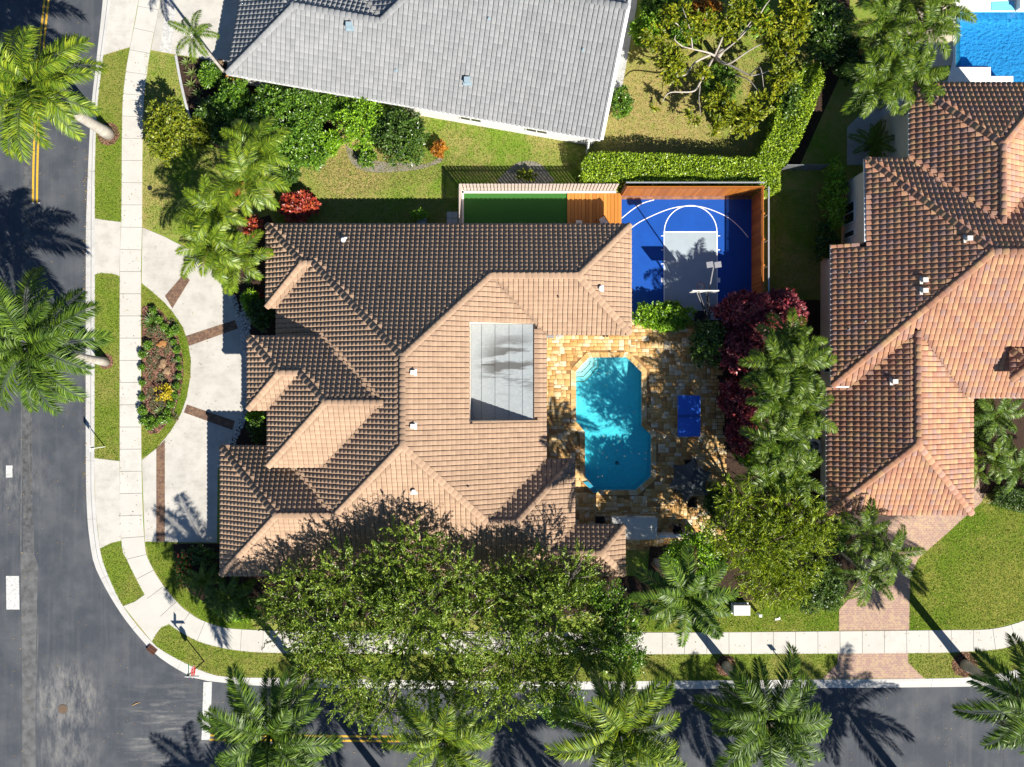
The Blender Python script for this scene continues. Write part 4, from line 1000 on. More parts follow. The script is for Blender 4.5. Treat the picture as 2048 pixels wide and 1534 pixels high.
# coping stones around the pool
outer = inset(pool, -0.34)
cop = 0
for i in range(len(pool)):
    a, b_ = Vector(pool[i]), Vector(pool[(i + 1) % len(pool)]); c, d = Vector(outer[i]), Vector(outer[(i + 1) % len(pool)])
    n_ = max(1, int(round((b_ - a).length / 0.26)))
    for k in range(n_):
        t0, t1 = (k + 0.025) / n_, (k + 0.975) / n_
        q = [tuple(a.lerp(b_, t0)), tuple(a.lerp(b_, t1)), tuple(c.lerp(d, t1)), tuple(c.lerp(d, t0))]
        bb = MB(); bb.prism(q, -0.06, 0.045); me = mesh_np("coping_stone", bb.v, bb.f, m_trav, False, [tone_t() * 0.8 + 0.15] * len(bb.v)); part("coping_stone", me, poolt)
b = MB(); q = P([(1166, 964), (1176, 962), (1198, 984), (1188, 986)]); b.prism(q, 0.03, 0.12); solo("spillway_slab", b.mesh("spillway_slab", m_teal), "teal slanted slab on the pool's lower left corner edge", "pool fitting")
g = G(1265, 995); b = MB(); b.cyl((g.x, g.y, 0.02), 0.11, 0.025, 16); solo("skimmer_lid", b.mesh("skimmer_lid", m_plastic), "small round pale skimmer lid in the paving below the pool", "pool fitting")
# second pool (north east)
p2 = thing("lap_pool", "bright blue rippled pool in a white deck at the top right", "pool", G(1990, 90))
part("basin", basin(pool2, lambda x, y: -1.35, m_plaster2), p2)
for k in range(4):
    q = P([(1911.5, 25), (1916 + 6.5 * k, 25), (1916 + 6.5 * k, 133), (1911.5, 133)]); bb = MB(); bb.prism(q, -1.4, -0.25 - 0.25 * k); st = part("pool_step", bb.mesh("pool_step", m_plaster2), p2)
    bb = MB(); bb.beam(G(1915.5 + 6.5 * k, 26) + Vector((0, 0, -0.24 - 0.25 * k)), G(1915.5 + 6.5 * k, 132) + Vector((0, 0, -0.24 - 0.25 * k)), 0.06, 0.015); part("edge_tile", bb.mesh("edge_tile", m_teal), st)
bb = MB(); bb.prism(inset(pool2, 0.004), -1.34, -0.08, bottom=True)
part("water", bb.mesh("water", m_water2), p2)
b = MB(); b.prism(P([(1906, -90), (2140, -90), (2140, 23), (1981, 23), (1911, 23), (1911, 24)]), -0.05, 0.06)
b.prism(P([(1906, 22), (1910.5, 22), (1910.5, 135), (1980.5, 135), (1980.5, 153), (2025.5, 153), (2025.5, 200), (1895, 200), (1895, 160), (1905, 120)]), -0.05, 0.06)
struct("pool_deck", b.mesh("pool_deck", m_white_deck))
b = MB(); b.prism(P([(1981, 5), (2027, 3), (2027, 22), (1981, 22)]), 0.05, 0.10); spa = solo("spa_basin", b.mesh("spa_basin", m_plaster2), "small blue spa ledge in the white deck above the blue pool", "spa")
b = MB(); b.box(G(2035, 10) + Vector((0, 0, 0.35)), (0.35, 0.9, 0.6)); b.box(G(2035, 10) + Vector((0, 0, 0.68)), (0.45, 1.0, 0.06)); solo("water_feature", b.mesh("water_feature", m_gutw), "white raised spillway wall beside the small spa", "pool fitting")
b = MB(); b.sheet(P([(1780, 20), (1906, 10), (1906, 130), (1800, 140)]), 0.02); struct("paved_terrace", b.mesh("paved_terrace", simple("beige_paving", (0.50, 0.42, 0.33), 0.8, 0.15, 5)))
slab("garden_path", [(1694, 255), (1755, 195), (1895, 160), (1895, 200), (1818, 205), (1818, 232), (1766, 234), (1738, 262), (1738, 330), (1694, 330)], m_path, 0.03)
slab("side_path", [(1262, -60), (1278, -40), (1273, 15), (1243, 182), (1200, 200), (1215, 150), (1258, 0)], m_path, 0.03)

# ------------------------------------------------------------------ court, turf, deck and fences
court = struct("court", MB().sheet(P([(1243, 392), (1512, 392), (1512, 640), (1243, 640)]), 0.042).mesh("court", m_court))
struct("court_key", MB().sheet(P([(1328, 464), (1434, 464), (1434, 640), (1328, 640)]), 0.046).mesh("court_key", m_key))
ln_ = MB(); zl = 0.050
def line(pts, wd=0.06): ln_.sheet(band(pts, wd, 0), zl)
line([(1328, 640), (1328, 463)]); line([(1434, 640), (1434, 463)])
ln2 = MB(); ln2.sheet(band([(1327, 464), (1435, 464)], 0.06, 0), 0.052)
for sgn, x in ((-1, 1327), (1, 1435)):
    for y in (472, 500, 528): ln2.sheet(band([(x, y), (x + sgn * 5, y)], 0.05, 0), 0.052)
    ln2.sheet(P([(x, 556), (x + sgn * 5, 556), (x + sgn * 5, 565), (x, 565)]), 0.052)
ar = arc_pts(1381, 464, 52.5, 180, 360, 30)
ln3 = MB(); ln3.sheet(band(ar, 0.06, 0), 0.054)
ln3.sheet(band([(1256, 462), (1278, 445), (1320, 425), (1352, 415), (1381, 412.5), (1410, 416), (1450, 432), (1476, 452), (1496, 475)], 0.055, 0), 0.056)
ln3.sheet(band([(1243, 437), (1264, 420), (1285, 407), (1308, 400)], 0.055, 0), 0.054)
struct("court_line", ln_.mesh("court_line", m_line)); struct("court_line", ln2.mesh("court_line", m_line)); struct("court_line", ln3.mesh("court_line", m_line))
struct("turf", MB().sheet(P([(921, 386), (1134, 386), (1134, 480), (921, 480)]), 0.012).mesh("turf", m_turf))
deck = thing("timber_deck", "orange timber deck of parallel boards between the green turf and blue court", "deck", G(1188, 420))
for k in range(15):
    x = 1134.5 + k * 7.25; bb = MB(); q = P([(x, 387), (x + 6.6, 387), (x + 6.6, 485), (x, 485)]); bb.prism(q, 0.0, 0.10 + random.uniform(-.002, .002)); part("board", bb.mesh("board", m_deckw), deck)
b = MB(); b.prism(P([(1134, 388), (1243, 388), (1243, 484), (1134, 484)]), 0.005, 0.06); part("joist_frame", b.mesh("joist_frame", m_joint), deck)
# beige slat fence
fs = thing("slat_fence", "pale beige vertical slat fence around the green turf strip", "fence", G(1030, 380))
hF = 1.85
pN0, pN1 = G(921, 381), G(1232, 381)
def fence_run(root, a, c, n_, wdt, h, mat, thick=0.03, name="slat", z0=0.06):
    d = (c - a).normalized(); L = (c - a).length; sp = L / n_
    bb = MB(); bb.box((0, 0, h / 2), (wdt, thick, h), 0); me = bb.mesh(name, mat); ang = math.atan2(d.y, d.x)
    for k in range(n_):
        o = bpy.data.objects.new(name, me); link(o, root); p = a + d * (sp * (k + 0.5)) - Vector(root.location)
        o.location = (p.x, p.y, z0 + random.uniform(-0.01, 0.01)); o.rotation_euler = (0, 0, ang)
fence_run(fs, pN0, pN1, 46, 0.17, hF, m_slat); fence_run(fs, G(922, 381), G(922, 455), 11, 0.17, hF, m_slat)
for (a, c) in ((pN0, pN1), (G(922, 381), G(922, 455))):
    d = (c - a).normalized(); n_ = Vector((-d.y, d.x, 0)) * (0.05 if d.x > 0.5 else -0.05)
    for z in (0.4, 1.5):
        bb = MB(); bb.beam(a + n_ + Vector((0, 0, z)), c + n_ + Vector((0, 0, z)), 0.05, 0.09); part("rail", bb.mesh("rail", m_slat), fs)
    bb = MB(); bb.beam(a - n_ * 2.4 + Vector((0, 0, 0.06)), c - n_ * 2.4 + Vector((0, 0, 0.06)), 0.14, 0.10); part("plinth", bb.mesh("plinth", m_stuccow), fs)
# cedar fence
fc = thing("cedar_fence", "tall orange cedar board fence with lattice top around the blue court", "fence", G(1380, 393))
hC = 2.25
cN0, cN1, cE1 = G(1243, 392), G(1503, 392), G(1503, 640)
def lattice(a, c, z0, z1, mat):
    bb = MB(); d = (c - a).normalized(); L = (c - a).length; hh = z1 - z0; k = -hh
    while k < L:
        for sg in (1, -1):
            s0, s1 = (k, k + hh) if sg > 0 else (k + hh, k)
            za, zb = z0, z1
            lo = max(0, min(s0, s1)); hi = min(L, max(s0, s1))
            if hi - lo < 0.02: continue
            f = lambda s_: z0 + (s_ - s0) / (s1 - s0) * hh
            bb.beam(a + d * lo + Vector((0, 0, f(lo))), a + d * hi + Vector((0, 0, f(hi))), 0.015, 0.035)
        k += 0.13
    return bb
for (a, c, n_) in ((cN0, cN1, 62), (cN1, cE1, 60)):
    fence_run(fc, a, c, n_, (c - a).length / n_ - 0.008, hC, m_cedar, 0.025, "board", 0.03)
    part("lattice", lattice(a, c, hC + 0.04, hC + 0.38, m_cedar).mesh("lattice", m_cedar), fc)
    d = (c - a).normalized(); n2 = Vector((-d.y, d.x, 0)) * 0.07
    for z in (0.3, 1.2, hC): 
        bb = MB(); bb.beam(a + n2 + Vector((0, 0, z)), c + n2 + Vector((0, 0, z)), 0.06, 0.09); part("rail", bb.mesh("rail", m_cedar), fc)
    bb = MB(); bb.beam(a + n2 * 0.2 + Vector((0, 0, hC + 0.41)), c + n2 * 0.2 + Vector((0, 0, hC + 0.41)), 0.07, 0.05); part("cap_rail", bb.mesh("cap_rail", m_cedar), fc)
    for k in range(6):
        q = a + d * ((c - a).length * k / 5) + n2 * 1.6; bb = MB(); bb.box(q + Vector((0, 0, hC / 2 + .15)), (0.1, 0.1, hC + .3)); part("post", bb.mesh("post", m_cedar), fc)
b = MB(); b.beam(cN0 + Vector((0, 0.35, 2.35)), cN1 + Vector((0.2, 0.35, 2.35)), 0.09, 0.09); b.beam(cN1 + Vector((0.45, 0.1, 2.35)), cE1 + Vector((0.45, 0, 2.35)), 0.09, 0.09)
for k in range(6):
    q = cN0.lerp(cN1, k / 5) + Vector((0, 0.35, 0)); b.tube([q, q + Vector((0, 0, 2.35))], 0.03, 6)
    q = cN1.lerp(cE1, k / 5) + Vector((0.45, 0, 0)); b.tube([q, q + Vector((0, 0, 2.35))], 0.03, 6)
solo("pipe_fence", b.mesh("pipe_fence", m_galv), "silver pipe rail fence running just outside the cedar fence", "fence")
b = MB(); b.prism(P([(1243, 393), (1503, 393), (1503, 399), (1243, 399)]), 0.0, 0.05); struct("court_curb", b.mesh("court_curb", simple("weathered_timber", (0.24, 0.12, 0.06), 0.8, 0.4, 4)))

# hoop
hoop = thing("basketball_hoop", "basketball hoop with white backboard standing at the end of the grey key", "basketball hoop", G(1398, 640))
zb = 3.4; bc = G(1408, 583, zb)
b = MB(); b.box(bc, (1.65, 0.06, 1.05)); part("backboard", b.mesh("backboard", m_plastic), hoop)
b = MB()
for dx in (-.3, .3):
    for dz in (-.3, .15): pass
for (x0, z0, x1, z1) in ((-.3, -.4, .3, -.4), (-.3, .05, .3, .05), (-.3, -.4, -.3, .05), (.3, -.4, .3, .05)): b.beam(bc + Vector((x0, .036, z0)), bc + Vector((x1, .036, z1)), 0.01, 0.05)
part("target_square", b.mesh("target_square", m_red), hoop)
rc = bc + Vector((-0.1, 0.38, -0.4)); b = MB(); b.tube([rc + Vector((0.23 * math.cos(a), 0.23 * math.sin(a), 0)) for a in np.linspace(0, 2 * PI, 25)], 0.02, 6, False); b.beam(bc + Vector((-.1, 0.03, -.4)), rc + Vector((0, -.22, 0)), 0.12, 0.03)
part("rim", b.mesh("rim", simple("rim_orange", (0.45, 0.08, 0.02), 0.5)), hoop)
b = MB()
for k in range(12):
    a = 2 * PI * k / 12
    for s_ in (1, -1): b.tube([rc + Vector((0.22 * math.cos(a), 0.22 * math.sin(a), 0)), rc + Vector((0.17 * math.cos(a + s_ * .4), 0.17 * math.sin(a + s_ * .4), -0.2)), rc + Vector((0.12 * math.cos(a), 0.12 * math.sin(a), -0.42))], 0.008, 4)
part("net", b.mesh("net", m_plastic), hoop)
pb = G(1400, 640); b = MB(); b.box(pb + Vector((0, 0, 1.35)), (0.16, 0.16, 2.7)); b.box(pb + Vector((0, 0, 0.1)), (0.8, 1.2, 0.2))
part("post", b.mesh("post", m_blackm), hoop)
b = MB()
for dx in (-.18, .18):
    for dz in (-.3, .3): b.beam(pb + Vector((dx * .4, 0, 2.5 + dz * .4)), bc + Vector((dx * 1.6 - .1, -.04, dz)), 0.05, 0.06)
part("arm", b.mesh("arm", m_blackm), hoop)
lamp = thing("court_floodlight", "tall thin pole with a floodlight leaning over the court's right side", "lamp post", G(1412, 613))
l0 = G(1412, 613); l1 = G(1427, 533, 5.8)
b = MB(); b.tube([l0, l0.lerp(l1, .5), l1], [0.05, 0.045, 0.04], 8); part("pole", b.mesh("pole", m_galv), lamp)
b = MB()
for dx in (-.24, 0.24): b.box(l1 + Vector((dx, 0.1, 0.05)), (0.4, 0.34, 0.16), 0.15)
b.beam(l1 + Vector((-.4, 0, 0)), l1 + Vector((.4, 0, 0)), 0.05, 0.05); part("floodlight", b.mesh("floodlight", m_grey), lamp)

# chain link and small fences
b = MB(); a, c = G(1560, 341), G(1640, 341)
for k in range(46):
    x = a.x + (c.x - a.x) * k / 45; b.beam((x, a.y, 0.05), (x + 0.0, a.y, 1.45), 0.010, 0.010, up=(0, 1, 0))
for k in range(22): z = 0.08 + k * 0.064; b.beam((a.x, a.y, z), (c.x, a.y, z), 0.010, 0.010)
for k in range(4):
    q = a.lerp(c, k / 3); b.tube([q, q + Vector((0, 0, 1.55))], 0.035, 8)
b.tube([a + Vector((0, 0, 1.52)), c + Vector((0, 0, 1.52))], 0.022, 8)
solo("mesh_fence", b.mesh("mesh_fence", simple("dull_wire", (0.16, 0.17, 0.18), 0.6, 0.1, metal=0.2)), "short grey wire mesh fence spanning the dark side passage", "fence")
gf = thing("white_gate_fence", "short white metal fence from the grey house corner to the hedge", "fence", G(1173, 295))
for k in range(7):
    q = G(1175, 281).lerp(G(1172, 308), k / 6); b = MB(); b.box(q + Vector((0, 0, .75)), (0.05, 0.05, 1.5)); part("picket", b.mesh("picket", m_gutw), gf)
for z in (.3, 1.35):
    b = MB(); b.beam(G(1175, 281) + Vector((0.05, 0, z)), G(1172, 308) + Vector((0.05, 0, z)), 0.05, 0.08); part("rail", b.mesh("rail", m_gutw), gf)

# ------------------------------------------------------------------ patio furniture
tt = thing("ping_pong_table", "blue table tennis table standing on the golden paving by the pool", "table", G(1378, 832))
tc = G(1378, 832, 0.76)
for s_ in (1, -1):
    b = MB(); b.box(tc + Vector((0, s_ * 0.685, 0)), (1.5, 1.35, 0.04)); part("table_top", b.mesh("table_top", m_pingtop), tt)
    for e in (1, -1):
        b = MB(); b.box(tc + Vector((e * 0.55, s_ * 0.8, -.39)), (0.05, 0.05, 0.74)); part("leg", b.mesh("leg", m_blackm), tt)
    b = MB(); b.box(tc + Vector((0, s_ * 1.345, .022)), (1.5, .02, .004)); b.box(tc + Vector((.735, s_ * .685, .022)), (.02, 1.33, .004)); b.box(tc + Vector((-.735, s_ * .685, .022)), (.02, 1.33, .004))
    part("edge_line", b.mesh("edge_line", simple("dull_white_line", (0.2, 0.3, 0.55), 0.5)), tt)
b = MB(); b.box(tc + Vector((0, 0, 0.10)), (1.7, 0.012, 0.15)); part("net", b.mesh("net", m_blackm), tt)
um = thing("patio_umbrella", "dark slate patio umbrella open over the outdoor dining set", "umbrella", G(1388, 963))
uc = G(1384, 962, 2.35); rad = 1.5; nr = 6
def canopy_pt(k, t): a = 2 * PI * k / nr + 0.32; return Vector((math.cos(a) * rad * t, math.sin(a) * rad * t, -0.52 * t * t - 0.05 * t))
for k in range(nr):
    b = MB(); rows = 5; cols = 4
    for i in range(rows + 1):
        t = i / rows
        for j in range(cols + 1):
            s_ = j / cols; p = canopy_pt(k, t).lerp(canopy_pt(k + 1, t), s_); p.z += -0.0 + 0.07 * t * -math.sin(PI * s_) ; p.xy *= 1 - 0.22 * math.sin(PI * s_) * t
            b.v.append(tuple(uc + p))
    for i in range(rows):
        for j in range(cols): a0 = i * (cols + 1) + j; b.f.append([a0, a0 + cols + 1, a0 + cols + 2, a0 + 1])
    part("canopy_panel", b.mesh("canopy_panel", m_umb), um)
    b = MB(); b.beam(uc + canopy_pt(k, 0) - Vector((0, 0, .03)), uc + canopy_pt(k, 1) - Vector((0, 0, .02)), 0.02, 0.02); part("rib", b.mesh("rib", m_blackm), um)
b = MB(); b.tube([(uc.x, uc.y, 0.03), (uc.x, uc.y, 2.42)], 0.025, 8); b.cyl((uc.x, uc.y, 2.38), 0.05, 0.08, 8); part("pole", b.mesh("pole", m_blackm), um)
b = MB(); b.cyl((uc.x, uc.y, 0.03), 0.25, 0.08, 20); part("base", b.mesh("base", m_blackm), um)
dtb = thing("dining_table", "round dark table under the slate umbrella", "table", (uc.x, uc.y, 0.03))
b = MB()
for ring_r0, ring_r1 in ((0.05, 0.62),):
    n = 28
    for i in range(n):
        a = 2 * PI * i / n
        for r in (ring_r0, ring_r1):
            for z in (0.70, 0.74): b.v.append((uc.x + r * math.cos(a), uc.y + r * math.sin(a), z))
    for i in range(n):
        j = (i + 1) % n; A_, B_ = i * 4, j * 4
        b.f += [[A_ + 1, A_ + 3, B_ + 3, B_ + 1], [A_ + 2, A_, B_, B_ + 2], [A_ + 3, A_ + 2, B_ + 2, B_ + 3], [A_, A_ + 1, B_ + 1, B_]]
part("table_top", b.mesh("table_top", m_blackm), dtb)
for k in range(4):
    a = PI / 4 + PI / 2 * k; b = MB(); b.tube([(uc.x + .45 * math.cos(a), uc.y + .45 * math.sin(a), .03), (uc.x + .4 * math.cos(a), uc.y + .4 * math.sin(a), .70)], .025, 6); part("leg", b.mesh("leg", m_blackm), dtb)
def chair_meshes():
    d = {}
    b = MB(); b.box((0, 0, 0.44), (0.52, 0.52, 0.07)); d["seat"] = b.mesh("seat", m_black)
    b = MB(); b.box((0, -0.27, 0.72), (0.54, 0.06, 0.5)); d["backrest"] = b.mesh("backrest", m_black)
    b = MB(); b.box((0, 0, 0.66), (0.06, 0.56, 0.05)); b.box((0, 0.24, 0.54), (0.05, 0.05, 0.24)); d["armrest"] = b.mesh("armrest", m_black)
    b = MB(); b.box((0, 0, 0.21), (0.05, 0.05, 0.42)); d["leg"] = b.mesh("leg", m_black)
    return d
cmm = chair_meshes()
def chair(px, py, rz, label, z=0.03):
    g = G(px, py, 0.5); t = thing("patio_chair", label, "chair", (g.x, g.y, z), "black wicker patio chairs"); t.rotation_euler = (0, 0, rz)
    for nm, locs in (("seat", [(0, 0, 0)]), ("backrest", [(0, 0, 0)]), ("armrest", [(-.28, 0, 0), (.28, 0, 0)]), ("leg", [(-.22, -.22, 0), (.22, -.22, 0), (-.22, .22, 0), (.22, .22, 0)])):
        for l in locs: o = bpy.data.objects.new(nm, cmm[nm]); link(o, t); o.location = l
    return t
chair(1378, 928, PI, "black patio chair above the slate umbrella, nearest the blue table")
chair(1357, 955, -PI / 2, "black patio chair at the umbrella's upper left side")
chair(1356, 976, -PI / 2 + .1, "black patio chair at the umbrella's lower left side")
chair(1383, 1004, 0.1, "black patio chair below the slate umbrella")
chair(1200, 1041, 0.0, "wide black chair tucked under the white counter's left end")
chair(1354, 1056, 0.0, "black chair standing alone right of the white counter")
# outdoor kitchen
k_ = thing("outdoor_kitchen", "white stucco outdoor counter beside the small roof wing", "counter", G(1272, 1055))
zk = 1.0
cor = [G(1224, 1035, zk), G(1315, 1035, zk), G(1314, 1079, zk), G(1224, 1079, zk)]
b = MB(); b.prism([c.xy[:] for c in inset([c.xy[:] for c in cor], 0.03) and [Vector(q) for q in inset([c.xy[:] for c in cor], 0.03)]], 0.0, zk - 0.06); part("body", b.mesh("body", m_stuccow), k_)
b = MB(); b.prism([c.xy[:] for c in cor], zk - 0.06, zk); part("counter_top", b.mesh("counter_top", m_counter), k_)
b = MB(); q = G(1262, 1031, .6); b.box(q + Vector((0, 0.01, 0)), (0.5, 0.04, 0.35)); part("door", b.mesh("door", m_grey), k_)
b = MB(); b.beam(G(1314, 1071, .5), G(1395, 1068, .5), 0.22, 1.0); solo("garden_wall", b.mesh("garden_wall", m_stuccow), "low white garden wall running right from the white counter", "wall")
# wall-side objects by the house
b = MB(); b.box(G(1099, 671, .5) + Vector((0, 0, -.2)), (0.55, 0.3, 0.6)); b.box(G(1099, 671, .5) + Vector((0, 0, .12)), (0.6, 0.34, 0.04)); solo("deck_box", b.mesh("deck_box", m_grey), "grey storage box at the patio corner against the house", "box")
b = MB(); b.box(G(1121, 670, .5) + Vector((0, 0, -.2)), (0.34, 0.24, 0.6)); b.box(G(1114, 670, .5) + Vector((0, 0, -.1)), (0.16, 0.2, 0.4)); solo("pump_box", b.mesh("pump_box", m_path), "pale grey equipment box beside the grey storage box", "box")
b = MB()
for dx in (-.11, .11): b.tube([G(1211, 669, 2.2) + Vector((dx, .1, 0)), G(1211, 669, 2.15) + Vector((dx, -.12, -.05))], [0.05, 0.09], 10)
b.beam(G(1211, 666, 2.2) + Vector((-.2, 0.1, 0)), G(1211, 666, 2.2) + Vector((.2, .1, 0)), .06, .06); solo("eave_floodlight", b.mesh("eave_floodlight", m_blackm), "black twin floodlight under the eave above the patio", "light")
# AC units
def ac(px, py, label, rz=0.0):
    g = G(px, py, 0.9); t = thing("air_conditioner", label, "air conditioner", (g.x, g.y, 0)); t.rotation_euler = (0, 0, rz)
    b = MB(); b.box((0, 0, .48), (0.85, 0.85, 0.82)); b.box((0, 0, 0.03), (1.1, 1.1, 0.08)); part("casing", b.mesh("casing", m_gutw), t, world=False)
    b = MB(); b.cyl((0, 0, 0.89), 0.34, 0.012, 24); part("fan_well", b.mesh("fan_well", m_blackm), t, world=False)
    for k in range(3):
        b = MB(); a = 2 * PI * k / 3; b.box((0.16 * math.cos(a), 0.16 * math.sin(a), 0.915), (0.28, 0.12, 0.01), a); part("fan_blade", b.mesh("fan_blade", m_blueg), t, world=False)
    b = MB()
    for r in (.12, .22, .33): b.tube([(r * math.cos(a), r * math.sin(a), .94) for a in np.linspace(0, 2 * PI, 25)], .006, 4, False)
    for k in range(4): a = PI / 4 * k; b.beam((-.34 * math.cos(a), -.34 * math.sin(a), .945), (.34 * math.cos(a), .34 * math.sin(a), .945), .01, .01)
    part("grille", b.mesh("grille", m_galv), t, world=False)
ac(629, 189, "white air conditioner with a round fan beside the grey house wall", -0.17); ac(1628, 893, "air conditioner with a round fan beside the terracotta house wall")
# deck chairs (tips show past the eave)
for (px, py, rz, lb) in ((1207, 443, 0.5, "folding wooden lounge chair at the deck's right end by the eave"), (1158, 449, 0, "pale cushioned lounge chair on the deck half under the eave")):
    g = G(px, py, .4); t = thing("deck_chair", lb, "chair", (g.x, g.y, .10)); t.rotation_euler = (0, 0, rz)
    for sx in (-.26, .26):
        b = MB(); b.beam((sx, .42, .02), (sx, -.55, .55), .04, .05); part("frame_rail", b.mesh("frame_rail", m_cedar), t, world=False)
        b = MB(); b.beam((sx * .9, -.35, .02), (sx * .9, .3, .42), .04, .05); part("leg", b.mesh("leg", m_cedar), t, world=False)
    b = MB(); b.beam((0, .3, .16), (0, -.5, .5), .46, .03); part("sling", b.mesh("sling", m_counter), t, world=False)
for k, (px, py, wh_) in enumerate(((899, 430, "upper left"), (910, 430, "upper right"), (899, 443, "lower left"), (910, 443, "lower right"))):
    b = MB(); b.box(G(px, py) + Vector((0, 0, .03)), (.34, .40, .07)); solo("stepping_stone", b.mesh("stepping_stone", m_counter), "square pale stepping stone, %s of the set of four by the slat fence" % wh_, "stepping stone", "stepping stones by the slat fence")
b = MB(); b.box(G(845, 449) + Vector((0, 0, .45)), (.6, .5, .06)); b.box(G(845, 442) + Vector((0, 0, .7)), (.6, .05, .5))
for sx in (-.26, .26):
    for sy_ in (-.2, .2): b.box(G(845, 449) + Vector((sx, sy_, .22)), (.04, .04, .44))
solo("garden_chair", b.mesh("garden_chair", m_blueg), "blue grey garden chair half under the house's upper eave", "chair")

# ------------------------------------------------------------------ street furniture
sg = thing("stop_sign", "red octagonal stop sign on a pole with two street name blades at the corner", "road sign", G(408, 1322))
s0 = G(408, 1322); ztop = 3.1
b = MB(); b.tube([s0, s0 + Vector((0, 0, ztop))], 0.04, 8); part("pole", b.mesh("pole", m_blackm), sg)
oc = s0 + Vector((0.06, 0, 2.15))
def octo(r, x): return [Vector((x, r * math.cos(PI / 8 + PI / 4 * i), r * math.sin(PI / 8 + PI / 4 * i))) for i in range(8)]
def octmesh(r, x0, x1, nm, mat):
    b = MB(); A_ = octo(r, x0); B_ = octo(r, x1); b.v = [tuple(oc + p) for p in A_ + B_]; b.f = [list(range(8))[::-1], list(range(8, 16))] + [[i, (i + 1) % 8, 8 + (i + 1) % 8, 8 + i] for i in range(8)]; return b.mesh(nm, mat)
part("sign_border", octmesh(0.41, 0.0, 0.008, "sign_border", m_plastic), sg); part("sign_face", octmesh(0.38, 0.002, 0.014, "sign_face", m_red), sg)
tx = bpy.data.curves.new("lettering", 'FONT'); tx.body = "STOP"; tx.size = 0.30; tx.align_x = 'CENTER'; tx.align_y = 'CENTER'; tx.extrude = 0.004
to = bpy.data.objects.new("lettering", tx); COL.objects.link(to); bpy.context.view_layer.update()
_me = bpy.data.meshes.new_from_object(to.evaluated_get(bpy.context.evaluated_depsgraph_get())); bpy.data.objects.remove(to)
_me.materials.clear(); _me.materials.append(m_plastic); to = bpy.data.objects.new("lettering", _me); link(to, sg); to.location = Vector((0.06 + 0.022, 0, 2.15)); to.rotation_euler = (PI / 2, 0, PI / 2)
for (d, z, c) in ((Vector((0, 1, 0)), 2.86, m_signg), (Vector((1, 0, 0)), 3.04, m_signg)):
    b = MB(); ctr = s0 + d * (0.32) + Vector((0, 0, z)); b.beam(ctr - d * .42, ctr + d * .42, 0.02, 0.20); bl = part("street_blade", b.mesh("street_blade", c), sg)
    b = MB(); b.beam(ctr - d * .42 + Vector((0, 0, .105)), ctr + d * .42 + Vector((0, 0, .105)), 0.035, 0.012); part("blade_edge", b.mesh("blade_edge", m_gutw), bl)
def postsign(px, py, h, w_, hs, label, rz, mat):
    g = G(px, py); t = thing("sign_post", label, "sign", g)
    b = MB(); b.tube([g, g + Vector((0, 0, h))], 0.035, 8); part("pole", b.mesh("pole", m_gutw), t)
    b = MB(); b.box(g + Vector((math.sin(rz) * -.05, math.cos(rz) * .05, h - hs / 2)), (w_, 0.02, hs), rz); part("panel", b.mesh("panel", mat), t)
postsign(210, 893, 2.0, 0.42, 0.55, "white sign on a thin post in the verge between the two driveway aprons", PI / 2, m_plastic)
postsign(1578, 1341, 2.0, 0.34, 0.45, "small white sign on a post in the verge under a street palm", 0, m_plastic)
b = MB(); g = G(1479, 1216); b.box(g + Vector((0, 0, .03)), (1.15, .75, .08)); b.box(g + Vector((0, 0, .32)), (1.02, .6, .58)); b.box(g + Vector((0, 0, .63)), (1.08, .66, .05)); solo("utility_cabinet", b.mesh("utility_cabinet", m_plastic), "white rectangular utility cabinet on the lawn near the sidewalk", "utility box")
b = MB(); g = G(1515, 1226); b.box(g + Vector((0, 0, .35)), (.14, .14, .7)); b.box(g + Vector((0, 0, .72)), (.19, .19, .06)); solo("utility_post", b.mesh("utility_post", m_plastic), "short white post right of the utility cabinet", "post")
b = MB(); g = G(1555, 1238); b.box(g + Vector((0, 0, .02)), (.35, .14, .04), .2); b.box(g + Vector((.1, .06, .05)), (.16, .1, .03), .8); solo("paper_scrap", b.mesh("paper_scrap", m_plastic), "small white scrap lying on the lawn near the dark round bush", "litter")
b = MB(); g = G(126, 1418, ZR); b.cyl((g.x, g.y, ZR - .02), .33, .034, 24); mh = thing("manhole", "round iron manhole cover in the scuffed asphalt", "manhole", (g.x, g.y, ZR)); part("rim", b.mesh("rim", m_joint), mh)
b = MB(); b.cyl((g.x, g.y, ZR), .28, .024, 24)
for k in range(5): b.box((g.x, g.y - .2 + .1 * k, ZR + .027), (.4, .03, .008))
part("cover", b.mesh("cover", simple("cast_iron", (0.13, 0.09, 0.06), .7, .3, 20)), mh)
dg = thing("storm_drain", "rusty storm drain grate in the kerb at the corner", "drain grate", G(304, 1300))
m_rust = simple("rusty_iron", (0.12, 0.055, 0.035), .8, .3, 15)
g = G(304, 1299); an = -0.68
b = MB(); b.box(g + Vector((0, 0, -.03)), (.62, .48, .06), an); part("pit", b.mesh("pit", m_blackm), dg)
R_ = Matrix.Rotation(an, 3, 'Z')
for k in range(8): 
    b = MB(); b.box(g + R_ @ Vector((-.27 + .077 * k, 0, .02)), (.035, .48, .05), an); part("bar", b.mesh("bar", m_rust), dg)
for s_ in (-.22, 0, .22): 
    b = MB(); b.box(g + R_ @ Vector((0, s_, .025)), (.62, .035, .05), an); part("frame", b.mesh("frame", m_rust), dg)
b = MB(); g = G(300, 376); b.cyl((g.x, g.y, 0.0), .16, .03, 16); b.cyl((g.x, g.y, 0.03), .12, .012, 16); solo("meter_cover", b.mesh("meter_cover", m_blackm), "small round black cover in the grass beside the sidewalk", "cover")
